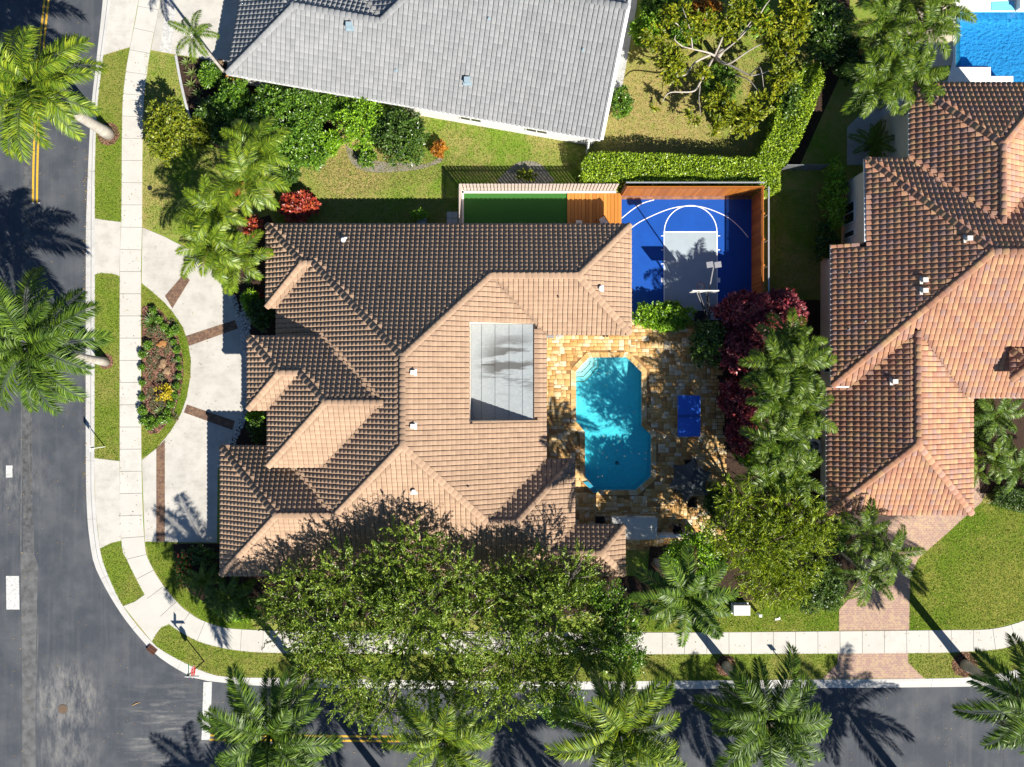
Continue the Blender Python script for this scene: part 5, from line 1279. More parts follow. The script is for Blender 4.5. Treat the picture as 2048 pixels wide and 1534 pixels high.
b = MB(); g0 = G(264, 1411, ZR); g1 = G(281, 1404, ZR); b.tube([g0 + Vector((0, 0, .02)), g0.lerp(g1, .5) + Vector((0, .03, .03)), g1 + Vector((0, 0, .02))], [.02, .03, .012], 5); solo("fallen_twig", b.mesh("fallen_twig", simple("dry_straw", (0.4, 0.26, 0.1))), "dry yellow palm stalk lying on the asphalt near the stop line", "twig")

# ------------------------------------------------------------------ vegetation
def leaves(cent, axis, nrm, ln, wd):
    """folded diamond leaves; arrays (N,3) and (N,)"""
    n = len(cent); axis = axis / np.linalg.norm(axis, axis=1, keepdims=True)
    side = np.cross(axis, nrm); side /= np.maximum(np.linalg.norm(side, axis=1, keepdims=True), 1e-6); up = np.cross(side, axis)
    ln = ln[:, None]; wd = wd[:, None]
    b0 = cent - axis * ln * 0.5; t = cent + axis * ln * 0.5 - up * ln * 0.12; m = cent - axis * ln * 0.02 + up * ln * 0.08
    v = np.empty((n, 4, 3)); v[:, 0] = b0; v[:, 1] = m + side * wd * 0.5; v[:, 2] = t; v[:, 3] = m - side * wd * 0.5
    return v.reshape(-1, 3)
def quads(n): return np.arange(4 * n).reshape(n, 4)
def unit(n):
    a = rng.normal(size=(n, 3)); return a / np.linalg.norm(a, axis=1, keepdims=True)
def cloud(lobes, nclump, per, cr, ll, lw, up=0.6, inner=0.25, shell=0.8, zmin=-0.35, twig=0.0):
    """leaf clumps spread through ellipsoid lobes (cx,cy,cz,rx,ry,rz)"""
    L = np.array(lobes, float); wgt = (L[:, 3] * L[:, 4]) ; wgt = wgt / wgt.sum()
    idx = rng.choice(len(L), nclump, p=wgt); d = unit(nclump); d[:, 2] = np.where(d[:, 2] < zmin, -d[:, 2] * 0.8, d[:, 2]); d /= np.linalg.norm(d, axis=1, keepdims=True)
    r = np.where(rng.random(nclump) < inner, rng.uniform(0.2, shell, nclump), rng.uniform(shell, 1.02, nclump)) * rng.uniform(0.9, 1.08, nclump)
    cc = L[idx, :3] + d * r[:, None] * L[idx, 3:]
    crr = cr * rng.uniform(0.6, 1.3, nclump)
    k = rng.integers(max(1, int(per * 0.5)), int(per * 1.5) + 1, nclump); rep = np.repeat(np.arange(nclump), k); n = len(rep)
    off = unit(n) * (rng.random(n) ** 0.5 * crr[rep])[:, None]; off[:, 2] *= 0.6
    if twig > 0:
        td = d * 0.9 + unit(nclump) * 0.8; td[:, 2] += 0.1; td /= np.linalg.norm(td, axis=1, keepdims=True)
        q = rng.random(n); off = off * 0.38 + td[rep] * ((q - 0.3) * twig * (crr / cr)[rep])[:, None]
    cent = cc[rep] + off
    axis = off / np.maximum(np.linalg.norm(off, axis=1, keepdims=True), 1e-6) + (td[rep] if twig > 0 else d[rep]) * 0.6 + unit(n) * 0.5; axis[:, 2] -= 0.15
    nr = unit(n) * 0.75 + d[rep] * 0.35; nr[:, 2] += up
    return leaves(cent, axis, nr, ll * rng.uniform(0.7, 1.3, n), lw * rng.uniform(0.7, 1.3, n)), n
def limb_tree(b, base, tips, r0, rng_=random):
    base = Vector(base)
    for t in tips:
        t = Vector(t); mid = base.lerp(t, 0.45) + Vector((rng_.uniform(-.25, .25), rng_.uniform(-.25, .25), rng_.uniform(0, .3)))
        b.tube([base, mid, t], [r0, r0 * .6, r0 * .18], 6)
def bush(name, label, cat, px, py, rx, ry, h, mat, n=420, per=16, ll=0.16, lw=0.085, cr=0.24, group=None, up=0.6, lobes=None, trunkmat=None, wob=0.28, zbase=0.0, nl=6, inner=0.25):
    """shrub or small tree whose crown centre shows at px,py; radii in picture units at crown height"""
    zc = h * 0.55; k = (1 - zc / H) / S; g = G(px, py, zc); rx *= k; ry *= k
    t = thing(name, label, cat, (g.x, g.y, zbase), group)
    lo = lobes or [(0, 0, h * 0.5, rx * 0.72, ry * 0.72, h * 0.5)] + [(math.cos(a) * rx * .52, math.sin(a) * ry * .52, h * random.uniform(.38, .68), rx * random.uniform(.34, .52), ry * random.uniform(.34, .52), h * random.uniform(.26, .36)) for a in [2 * PI * i / nl + random.uniform(-.4, .4) for i in range(nl)]]
    v, m_ = cloud(lo, n, per, cr, ll, lw, up, inner)
    v[:, 2] = np.maximum(v[:, 2], 0.03)
    part("crown", mesh_np("crown", v, quads(m_), mat), t, world=False)
    b = MB(); b.tube([(0, 0, -0.03), (random.uniform(-.1, .1), random.uniform(-.1, .1), h * .4)], [max(.05, h * .02), max(.03, h * .014)], 7)
    limb_tree(b, (0, 0, h * .25), [(l[0] * 0.9, l[1] * 0.9, l[2] + l[5] * .3) for l in lo], max(.03, h * .012))
    part("trunk", b.mesh("trunk", trunkmat or m_bark), t, world=False)
    return t
def tree(name, label, cat, base_px, lobes_px, mat, n, per, ll, lw, cr, barkm, trunk_r=0.22, forks=None, group=None, up=0.5, inner=0.3, zmin=-.35, twig=0.0):
    g = G(*base_px); t = thing(name, label, cat, g, group)
    lo = []
    for (px, py, z, r, rz) in lobes_px:
        q = G(px, py, z); rr = r / S * (1 - z / H); lo.append((q.x - g.x, q.y - g.y, z, rr, rr * random.uniform(.9, 1.1), rz))
    v, m_ = cloud(lo, n, per, cr, ll, lw, up, inner, 0.7, zmin, twig)
    part("crown", mesh_np("crown", v, quads(m_), mat), t, world=False)
    b = MB(); zf = min(l[2] for l in lo) * 0.45; b.tube([(0, 0, -.05), (.05, .03, zf * .5), (0, 0, zf)], [trunk_r * 1.3, trunk_r, trunk_r * .9], 10)
    for l in lo:
        tip = Vector((l[0], l[1], l[2] + l[5] * .2)); mid = Vector((0, 0, zf)).lerp(tip, .5) + Vector((random.uniform(-.3, .3), random.uniform(-.3, .3), .3))
        b.tube([(0, 0, zf - .1), mid, tip], [trunk_r * .6, trunk_r * .35, .05], 7)
        for _ in range(11):
            d = Vector(unit(1)[0]); d.z = abs(d.z) * .7; e = tip + Vector((d.x * l[3], d.y * l[4], d.z * l[5])) * .9
            m2 = mid.lerp(tip, random.uniform(.3, 1)); b.tube([m2, m2.lerp(e, .5) + Vector((0, 0, .15)), e], [.06, .035, .012], 5)
    part("trunk", b.mesh("trunk", barkm), t, world=False)
    return t
# --- palms
def frond_mesh(name, Lf, elev, droop, pairs, ll, lw, mat, plum=0.35, seed=0, fwd=0.55, vee=0.25):
    r = np.random.default_rng(seed); n = 40; s = np.linspace(0, 1, n); ang = elev - droop * s ** 1.25; ds = Lf / (n - 1)
    x = np.concatenate([[0], np.cumsum(np.cos(ang[:-1]) * ds)]); z = np.concatenate([[0], np.cumsum(np.sin(ang[:-1]) * ds)]); y = 0.05 * Lf * s ** 2 * r.uniform(-1, 1)
    V = []; Fq = []
    ts = np.linspace(0.13, 0.995, pairs)
    px = np.interp(ts, s, x); py = np.interp(ts, s, y); pz = np.interp(ts, s, z); pa = np.interp(ts, s, ang)
    prof = np.interp(ts, [0.1, 0.25, 0.5, 0.8, 1.0], [0.55, 0.9, 1.0, 0.75, 0.35]) * ll
    cs = []; ax = []; nr = []; le = []; wd = []
    for sgn in (1, -1):
        f = fwd + 0.55 * ts ** 2 + r.uniform(-.1, .1, pairs)      # forward component
        tang = np.c_[np.cos(pa), np.zeros(pairs), np.sin(pa)]; upv = np.c_[-np.sin(pa), np.zeros(pairs), np.cos(pa)]; side = np.c_[np.zeros(pairs), np.full(pairs, sgn), np.zeros(pairs)]
        lift = vee + r.uniform(-plum, plum, pairs)
        a = tang * f[:, None] + side + upv * lift[:, None]; a /= np.linalg.norm(a, axis=1, keepdims=True)
        a[:, 2] -= 0.15
        L_ = prof * r.uniform(.85, 1.12, pairs)
        b0 = np.c_[px, py, pz]; mid = b0 + a * L_[:, None] * .45; tip = b0 + a * L_[:, None]; tip[:, 2] -= L_ * r.uniform(.08, .55, pairs)
        sd_ = np.cross(a, upv + r.normal(size=(pairs, 3)) * .35); sd_ /= np.linalg.norm(sd_, axis=1, keepdims=True); w_ = lw * (0.6 + 0.4 * prof / ll)
        o = len(V) if not V else sum(len(q) for q in V)
        v = np.empty((pairs, 4, 3)); v[:, 0] = b0; v[:, 1] = mid + sd_ * w_[:, None] / 2; v[:, 2] = tip; v[:, 3] = mid - sd_ * w_[:, None] / 2
        V.append(v.reshape(-1, 3)); Fq.append(quads(pairs) + o)
    o = sum(len(q) for q in V); k = 12; rs = np.linspace(0, 1, k); rx_ = np.interp(rs, s, x); ry_ = np.interp(rs, s, y); rz_ = np.interp(rs, s, z); rad = np.interp(rs, [0, .2, 1], [.05, .028, .006]) * Lf / 3.2
    rv = []
    for i in range(k): rv += [(rx_[i], ry_[i] - rad[i], rz_[i]), (rx_[i], ry_[i] + rad[i], rz_[i]), (rx_[i], ry_[i], rz_[i] + rad[i] * .8), (rx_[i], ry_[i], rz_[i] - rad[i])]
    rf = []
    for i in range(k - 1):
        A_ = o + i * 4; B_ = A_ + 4
        for (p, q) in ((0, 2), (2, 1), (1, 3), (3, 0)): rf.append([A_ + p, B_ + p, B_ + q, A_ + q])
    V.append(np.array(rv)); Fq.append(np.array(rf))
    return mesh_np(name, np.concatenate(V), np.concatenate(Fq), mat)
def frond_set(nm, Lf, pairs, ll, lw, mat, plum, seed, fwd=.55, vee=.25, el=((1.15, 1.3), (.85, 1.5), (.55, 1.5), (.25, 1.35), (-.1, 1.0))):
    return [[frond_mesh("frond", Lf * (0.9 if i == 0 else 1), e, d, pairs, ll, lw, mat, plum, seed + 10 * i + v, fwd, vee) for v in range(2)] for i, (e, d) in enumerate(el)]
FR = {
    'royal': frond_set('royal', 4.4, 120, .95, .068, L_royal, .5, 100),
    'bright': frond_set('bright', 4.4, 120, .95, .068, L_royaly, .5, 200),
    'areca': frond_set('areca', 2.9, 84, .74, .052, L_areca, .22, 300, .65, .3),
    'xmas': frond_set('xmas', 2.15, 84, .50, .044, L_xmas, .5, 400, .6, .25),
    'small': frond_set('small', 1.5, 40, .34, .045, L_xmas, .15, 500, .5, .2, ((1.1, .9), (.8, 1.0), (.5, 1.0), (.25, .9), (.0, .7))),
    'dark': frond_set('dark', 1.9, 60, .44, .055, L_royal, .2, 600, .55, .2, ((1.1, .9), (.8, 1.0), (.5, 1.0), (.25, .9), (.0, .7))),
}
L_deadf = leafmat('dry_frond', [(0.07, 0.045, 0.02), (0.19, 0.12, 0.05), (0.32, 0.22, 0.10)], 0.8, 0.05, spec=0.15)
DEADF = [frond_mesh('frond', 3.3, -.5, .75, 70, .55, .05, L_deadf, .5, 900 + k) for k in range(2)]
def dead_fronds(t, c, n, sc):
    for i in range(n):
        o = bpy.data.objects.new('frond', DEADF[i % 2]); link(o, t); o.location = c - Vector((0, 0, .1)); o.rotation_euler = (random.uniform(-.2, .2), 0, random.uniform(0, 6.28)); o.scale = (sc,) * 3; o['label'] = 'dry brown frond hanging below the crown'
def crown_fronds(t, kind, c, n, sc=1.0, rot=0.0, lowfrac=.8):
    for i in range(n):
        f = i / max(1, n - 1); cls = min(4, int(f * lowfrac * 5.4)); me = FR[kind][cls][random.randrange(2)]
        o = bpy.data.objects.new("frond", me); link(o, t); o.location = c
        o.rotation_euler = (random.uniform(-.25, .25), random.uniform(-.08, .08), rot + i * 2.39996 + random.uniform(-.15, .15)); s_ = sc * random.uniform(.78, 1.10); o.scale = (s_, s_, s_)
def palm(name, label, base_px, crown_px, z, kind, n, sc=1.0, tr=0.2, group=None, shaft=True, rot=0.0, trunkmat=None, lowfrac=.8):
    g = G(*base_px); c = G(crown_px[0], crown_px[1], z); rel = c - g
    t = thing(name, label, "palm tree", g, group)
    b = MB(); zs = z - (0.9 * sc if shaft else 0.1); fr = zs / z
    pts = [Vector((rel.x * f ** 1.15, rel.y * f ** 1.15, z * f)) for f in np.linspace(0, fr, 9)]; pts[0].z = -.08
    b.tube(pts, [tr * q for q in (1.35, 1.12, 1.0, .98, 1.0, 1.02, .98, .88, .78)], 12); part("trunk", b.mesh("trunk", trunkmat or m_ptrunk, True), t, world=False)
    if shaft:
        b = MB(); b.tube([pts[-1], pts[-1].lerp(rel, .5), rel], [tr * .8, tr * .7, tr * .3], 10); part("crownshaft", b.mesh("crownshaft", m_shaft, True), t, world=False)
    b = MB(); b.tube([rel, rel + Vector((.06, .03, 0.9 * sc))], [.05 * sc, .008], 5); part("spear_leaf", b.mesh("spear_leaf", m_shaft), t, world=False)
    crown_fronds(t, kind, rel, n, sc, rot, lowfrac)
    if random.random() < .75: dead_fronds(t, rel, random.choice((1, 1, 2)), sc * (.95 if shaft and kind in ('royal', 'bright') else .55 if kind == 'xmas' else .7))
    return t
RP = "royal palms along the streets"
palm("royal_palm", "tall royal palm leaning over the left street from the mulch ring at the top left", (217, 268), (62, 172), 8.4, 'bright', 24, 1.08, .34, RP, rot=.3)
palm("royal_palm", "royal palm over the left street rooted in the narrow verge between the driveway aprons", (212, 724), (62, 690), 8.3, 'royal', 23, 1.08, .24, RP, rot=.9)
palm("royal_palm", "royal palm over the stop line and yellow lines at the lower left", (610, 1352), (540, 1468), 9.0, 'royal', 21, 1.02, .26, RP, rot=.1)
palm("royal_palm", "royal palm partly under the big oak canopy over the lower street", (925, 1350), (888, 1478), 9.6, 'bright', 19, .78, .24, RP, rot=.5)
palm("royal_palm", "yellow green royal palm over the lower street, nearest its bare pale trunk beside the oak", (1186, 1345), (1238, 1462), 9.2, 'bright', 22, 1.0, .26, RP, rot=1.4)
palm("royal_palm", "dark green royal palm over the lower street in front of the brick driveway", (1452, 1331), (1536, 1438), 9.0, 'royal', 23, .98, .26, RP, rot=.4)
palm("royal_palm", "royal palm at the lower right edge rooted in the wide mulch ring", (1929, 1329), (2072, 1412), 8.8, 'royal', 21, 1.0, .27, RP, rot=.2)
# street palms just outside the picture whose shadows fall on the road
for (bx_, by_, wh_) in ((1575, 1640, "opposite the dark green royal palm"), (1880, 1655, "opposite the brick driveway"), (1205, 1690, "opposite the yellow green royal palm"), (600, 1800, "opposite the stop line"), (840, 1650, "opposite the big oak canopy")):
    palm("royal_palm", "royal palm across the lower street, out of frame, " + wh_, (bx_, by_), (bx_ + (bx_ - 1024) * .17, by_ + (by_ - 767) * .17), 8.6, 'royal', 15, 1.0, .26, RP, rot=random.random() * 3)
palm("young_palm", "slender young palm over the driveway at the grey house corner", (455, 152), (388, 70), 6.2, 'xmas', 9, .78, .10, rot=.4)
# areca group
AR = "feathery areca palms by the curved driveway"
for (bp, cp, z, n, sc, lb) in (((520, 345), (512, 305), 4.2, 12, .90, "uppermost feathery areca palm, behind the round green bush"),
                               ((530, 400), (492, 362), 4.6, 13, .95, "areca palm with arching fronds left of the red croton bush"),
                               ((470, 440), (430, 425), 4.0, 13, .95, "areca palm leaning over the grass above the curved driveway"),
                               ((480, 500), (420, 492), 4.2, 14, .95, "bright yellow green areca palm drooping over the curved driveway"),
                               ((500, 520), (478, 520), 3.6, 12, .85, "areca palm against the main house's left eave")):
    palm("areca_palm", lb, bp, cp, z, 'areca', n, sc, .09, AR, rot=random.random() * 3, lowfrac=.7)
# east row of adonidia palms
XR = "palms in a dense row beside the terracotta house"
for i, (cx, cy, z, lb) in enumerate(((1578, 690, 3.4, "topmost small palm of the dense row, above the burgundy bushes"), (1600, 735, 4.8, "small palm of the dense row nearest the long terracotta wall"), (1552, 728, 4.4, "small palm of the dense row just right of the burgundy mass, upper one"),
                                     (1560, 800, 5.0, "small palm at the middle of the dense row, level with the blue table"), (1605, 825, 4.8, "small palm of the dense row touching the terracotta eave above the air conditioner"), (1556, 885, 4.8, "small palm of the dense row just left of the air conditioner"),
                                     (1590, 950, 4.6, "lower small palm of the dense row by the terracotta eave below the air conditioner"), (1545, 945, 4.5, "lowest small palm of the dense row above the yellow green tree"))):
    g = G(cx, cy, z + 2.1); bx_, by_ = g.x * S + 1024 + random.uniform(-8, 8), 767 - g.y * S + random.uniform(-8, 8)
    palm("christmas_palm", lb, (bx_, by_), (cx, cy), z + 2.1, 'xmas', 12, 1.08, .09, XR, rot=random.random() * 3, lowfrac=.72)
# driveway trio and south palm
DT = "three slim palms by the brick driveway"
for (bp, cp, z, sc, lb) in (((1690, 1062), (1730, 1062), 4.8, .98, "uppermost of three slim palms over the brick driveway"), ((1712, 1080), (1782, 1108), 5.2, 1.0, "rightmost of three slim palms over the brick driveway"), ((1672, 1100), (1738, 1150), 5.2, 1.0, "lowest of three slim palms over the brick driveway")):
    palm("slim_palm", lb, bp, cp, z, 'xmas', 11, sc, .09, DT, rot=random.random() * 3)
palm("feather_palm", "large feathery palm over the lower sidewalk beside the white utility cabinet", (1312, 1122), (1372, 1196), 9.6, 'dark', 15, 1.65, .18, rot=.3)
# north-east cluster
NE = "palm cluster beside the bright blue pool"
for (cx, cy, z, lb) in ((1770, 50, 5.2, "upper left palm of the cluster beside the bright blue pool"), (1850, 60, 5.6, "palm of the cluster spreading over the bright blue pool's steps"), (1800, 120, 5.0, "middle palm of the cluster beside the bright blue pool"), (1750, 165, 5.0, "lower left palm of the cluster, over the dark lawn"), (1830, 165, 5.0, "lower right palm of the cluster, touching the terracotta roof corner"), (1880, 20, 5.2, "topmost palm of the cluster above the white pool deck"), (1790, 5, 5.0, "palm of the cluster cut by the picture's top edge")):
    g = G(cx, cy, z); palm("clump_palm", lb, (g.x * S + 1024, 767 - g.y * S), (cx, cy), z, 'xmas', 14, 1.15, .09, NE, rot=random.random() * 3, lowfrac=.75)
# low palms / cycads
for (cx, cy, h, sc, kind, n, lb) in ((410, 1160, .9, 1.0, 'small', 15, "low rosette palm with red flowers beside it at the garage corner"), (458, 1192, 1.0, 1.0, 'dark', 14, "dark low palm between the garage corner and the big oak"), (1748, 288, 1.4, 1.1, 'small', 12, "low bright palm in the shaded court beside the terracotta house"),
                                     (1990, 832, 2.0, 1.1, 'dark', 13, "spreading palm in the terracotta house's front bed, upper one"), (1992, 915, 2.0, 1.1, 'small', 13, "pale spreading palm in the front bed, by the curved path"), (2035, 935, 1.6, 1.0, 'dark', 12, "dark palm in the front bed at the right edge"), (1955, 945, 1.2, .7, 'small', 10, "small palm touching the garage roof's right edge")):
    g = G(cx, cy, h); t = thing("low_palm", lb, "palm", (g.x, g.y, 0))
    b = MB(); b.tube([(0, 0, -.05), (0, 0, h)], [.14, .11], 8); part("trunk", b.mesh("trunk", m_barkd), t, world=False); crown_fronds(t, kind, Vector((0, 0, h)), n, sc, random.random() * 3, .7)

# --- big oaks
OK_ = "oaks shading the lower sidewalk"
tree("oak_tree", "left oak of the big canopy, over the rounded sidewalk corner", "tree", (650, 1225), [(600, 1190, 4.6, 74, 1.6), (570, 1240, 4.0, 52, 1.3), (690, 1150, 5.6, 70, 1.5), (660, 1260, 5.6, 79, 1.7), (630, 1310, 4.6, 61, 1.4), (700, 1340, 5.0, 70, 1.5), (760, 1200, 6.2, 70, 1.6), (720, 1400, 4.6, 52, 1.3), (560, 1210, 3.6, 44, 1.2)], L_oak, 1265, 37, .155, .060, .32, m_bark, .24, group=OK_, twig=1.0)
tree("oak_tree", "middle oak of the big canopy, its top reaching onto the tan roof", "tree", (850, 1215), [(830, 1110, 6.4, 70, 1.7), (780, 1140, 6.2, 66, 1.5), (900, 1150, 6.6, 66, 1.6), (830, 1220, 7.2, 88, 1.8), (920, 1260, 6.6, 79, 1.6), (800, 1310, 6.2, 83, 1.7), (880, 1370, 5.4, 74, 1.5), (780, 1420, 4.6, 57, 1.3), (950, 1170, 5.4, 52, 1.4), (960, 1350, 5.6, 61, 1.4)], L_oak, 1519, 37, .155, .060, .32, m_bark, .26, group=OK_, twig=1.0)
tree("oak_tree", "right oak of the big canopy, below the small roof wing", "tree", (1085, 1215), [(1070, 1170, 5.6, 70, 1.6), (1140, 1150, 5.4, 52, 1.4), (1000, 1180, 5.6, 57, 1.4), (1100, 1240, 6.6, 88, 1.8), (1020, 1290, 6.0, 79, 1.6), (1160, 1290, 5.6, 61, 1.5), (1010, 1380, 5.0, 66, 1.4), (1080, 1340, 5.4, 66, 1.5)], L_oak, 1265, 37, .155, .060, .32, m_bark, .25, group=OK_, twig=1.0)
tree("oak_tree", "small bright green tree at the oak canopy's right end over the sidewalk", "tree", (1212, 1235), [(1215, 1200, 4.0, 45, 1.2), (1240, 1250, 4.4, 50, 1.3), (1200, 1290, 4.2, 55, 1.3), (1250, 1310, 3.8, 45, 1.2), (1120, 1400, 3.8, 50, 1.1), (1170, 1180, 4.0, 36, 1.0)], L_green, 950, 20, .17, .075, .30, m_bark, .15)
# --- named shrubs and small trees
bush("small_tree", "yellow green small tree standing between the sidewalk and mulch bed", "tree", 336, 262, 46, 76, 3.2, L_yellow, 420, 15, .19, .10, .24)
bush("round_bush", "large round glossy green bush beside the air conditioner of the grey house", "bush", 566, 245, 88, 90, 3.0, L_green, 1000, 17, .16, .09, .24)
bush("garden_shrub", "dark green shrub under the grey house's left roof corner", "bush", 470, 205, 48, 52, 2.2, L_green, 380, 16, .18, .09, .24)
bush("garden_shrub", "sparse shrub with pale stems close to the grey house wall", "bush", 730, 240, 58, 62, 2.6, L_lime, 420, 15, .17, .085, .25)
bush("garden_shrub", "dark leafy small tree right of the sparse shrub, over bare soil", "bush", 800, 272, 66, 64, 3.0, L_dark, 620, 17, .17, .085, .25)
bush("garden_shrub", "small round green bush at the edge of the bare soil", "bush", 735, 318, 20, 22, 1.0, L_green, 130, 12, .13, .07, .14)
bush("croton", "small orange croton at the right end of the shrub row", "bush", 878, 298, 17, 20, 1.0, L_orange, 90, 12, .17, .08, .14)
bush("croton", "small orange shrub tucked at the grey house's left roof corner", "bush", 470, 158, 16, 14, 1.6, L_orange, 80, 12, .17, .08, .14)
bush("garden_shrub", "small shrub against the grey house wall behind the sparse shrub", "bush", 695, 205, 24, 20, 1.8, L_green, 130, 14, .16, .08, .2)
bush("garden_shrub", "low shrub between the round bush and grey house eave", "bush", 555, 185, 40, 20, 1.8, L_dark, 200, 14, .16, .08, .2)
bush("red_croton", "large red croton bush at the main house's upper left corner", "bush", 596, 412, 42, 34, 1.6, L_red, 330, 13, .24, .11, .2, up=.9)
bush("red_croton", "small red croton between the areca palms and house corner", "bush", 506, 452, 20, 24, 1.4, L_red, 110, 12, .22, .10, .18, up=.9)
bush("red_croton", "tiny red croton among the upper areca fronds", "bush", 470, 372, 14, 24, 1.4, L_red, 80, 12, .2, .1, .16, up=.9)
bush("garden_shrub", "bright green bush beside the grey house's right edge", "bush", 1241, 205, 27, 36, 1.5, L_green, 220, 15, .13, .07, .18)
bush("garden_shrub", "small yellow green shrub by the house's shaded upper wall", "bush", 838, 430, 20, 10, 1.4, L_lime, 90, 12, .14, .08, .14)
bush("garden_shrub", "low shrub in bare soil above the slat fence", "bush", 1052, 350, 22, 14, .8, L_yellow, 90, 12, .13, .07, .14)
bush("vine_shrub", "rounded light green shrub between the blue court and the golden patio", "bush", 1328, 633, 68, 33, 1.7, L_lime, 520, 15, .17, .09, .22)
bush("garden_shrub", "green glossy shrub at the patio's right edge above the blue table", "bush", 1415, 690, 38, 50, 3.8, L_dark, 420, 15, .19, .10, .24)
BG = "burgundy bushes along the patio edge"
for (x, y, rx, ry, h, lb) in ((1490, 622, 60, 42, 2.8, "burgundy bush at the lower right corner of the blue court"), (1562, 618, 52, 42, 3.0, "reddest burgundy bush, next to the topmost small palm"), (1478, 695, 62, 56, 2.6, "burgundy bush right of the green glossy shrub"), (1478, 795, 44, 46, 2.2, "burgundy bush level with the blue table"), (1488, 872, 34, 40, 1.8, "lowest burgundy bush, near the slate umbrella")):
    bush("burgundy_bush", lb, "bush", x, y, rx, ry, h + 1.6, L_burg, 560, 15, .22, .12, .24, group=BG)
bush("garden_shrub", "dark shrub at the lower right of the slate umbrella", "bush", 1440, 1010, 34, 50, 2.0, L_dark, 260, 15, .18, .09, .24)
L_b2 = dict(ll=.30, lw=.055)
tree("bamboo_tree", "large yellow green feathery tree below the dense palm row", "tree", (1500, 1020), [(1500, 1030, 6.0, 60, 1.5), (1560, 1010, 6.5, 60, 1.5), (1610, 1050, 6.4, 55, 1.5), (1540, 1080, 7.1, 70, 1.6), (1590, 1110, 6.2, 60, 1.5), (1500, 1090, 7.8, 60, 1.4), (1560, 1160, 5.5, 60, 1.4), (1520, 1140, 5.8, 55, 1.4), (1450, 1060, 7.8, 45, 1.3), (1465, 1000, 7.8, 45, 1.3)], L_bamb, 1600, 22, .24, .05, .34, m_barkd, .16, up=.4, twig=.9)
tree("lime_tree", "bright lime green round tree right of the white counter", "tree", (1358, 1088), [(1385, 1112, 4.5, 52, 1.4), (1350, 1120, 4.0, 34, 1.1), (1418, 1125, 4.0, 36, 1.1), (1385, 1145, 4.1, 40, 1.1), (1395, 1085, 4.1, 36, 1.1)], L_lime, 620, 18, .17, .09, .28, m_bark, .12)
bush("round_bush", "dark green dome shaped bush beside the brick driveway", "bush", 1640, 1172, 60, 62, 2.2, L_dark, 800, 17, .13, .07, .22)
bush("garden_shrub", "low mixed shrub between the garage corner and three slim palms", "bush", 1672, 1072, 30, 36, 1.4, L_green, 190, 13, .16, .08, .2)
bush("dark_tree", "dark leafy tree right of the bare branched tree at the top", "tree", 1645, 60, 50, 78, 4.2, L_dark, 620, 17, .2, .10, .3)
bush("garden_shrub", "tall variegated shrub with yellow edged leaves beside the terracotta house", "bush", 1668, 395, 30, 75, 2.6, L_lime, 330, 14, .18, .09, .22)
bush("garden_shrub", "dark shrub at the foot of the tall variegated shrub", "bush", 1650, 480, 26, 44, 1.8, L_dark, 180, 14, .18, .09, .22)
bush("croton", "yellow and orange croton under the bare branched tree", "bush", 1412, 18, 34, 30, 1.6, L_orange, 190, 13, .22, .1, .2)
bush("garden_shrub", "leafy green shrub at the top edge beside the grey house", "bush", 1320, 10, 48, 34, 2.0, L_green, 300, 15, .17, .09, .24)
bush("garden_shrub", "spreading light green shrub at the top, right of the orange croton", "bush", 1500, 30, 50, 44, 1.8, L_lime, 300, 14, .17, .08, .24)
bush("garden_shrub", "grassy green shrub around the bare branched tree's foot", "bush", 1440, 165, 46, 46, 1.2, L_green, 230, 14, .24, .05, .24)
bush("entry_shrub", "dark shrub in the shaded entry bed, upper recess of the house", "bush", 522, 625, 30, 36, 1.2, L_dark, 200, 14, .18, .09, .2)
bush("entry_shrub", "small bright green shrub in the lower entry recess", "bush", 512, 832, 20, 12, 1.0, L_lime, 90, 12, .16, .08, .16)
bush("entry_shrub", "dark shrub behind the bright one in the lower entry recess", "bush", 517, 860, 24, 24, 1.2, L_dark, 140, 14, .16, .08, .18)
bush("flower_shrub", "red flowering shrub at the corner of the garage", "bush", 368, 1140, 18, 40, .9, L_green, 150, 12, .14, .07, .16)
bush("flower_shrub", "low flowering ground shrub by the sidewalk under the oak", "bush", 478, 1228, 50, 18, .6, L_lime, 180, 12, .14, .07, .16)
bush("garden_shrub", "shrub under the garage eave beside the low rosette palm", "bush", 400, 1110, 40, 20, 1.0, L_dark, 170, 13, .16, .08, .18)
bush("garden_shrub", "dense green shrubs in the front bed against the garage's right side", "bush", 1958, 850, 22, 60, 1.2, L_dark, 240, 14, .16, .08, .2)
bush("garden_shrub", "small green shrub at the terracotta wall's lower corner", "bush", 1640, 1010, 14, 16, 1.0, L_green, 80, 12, .14, .07, .14)
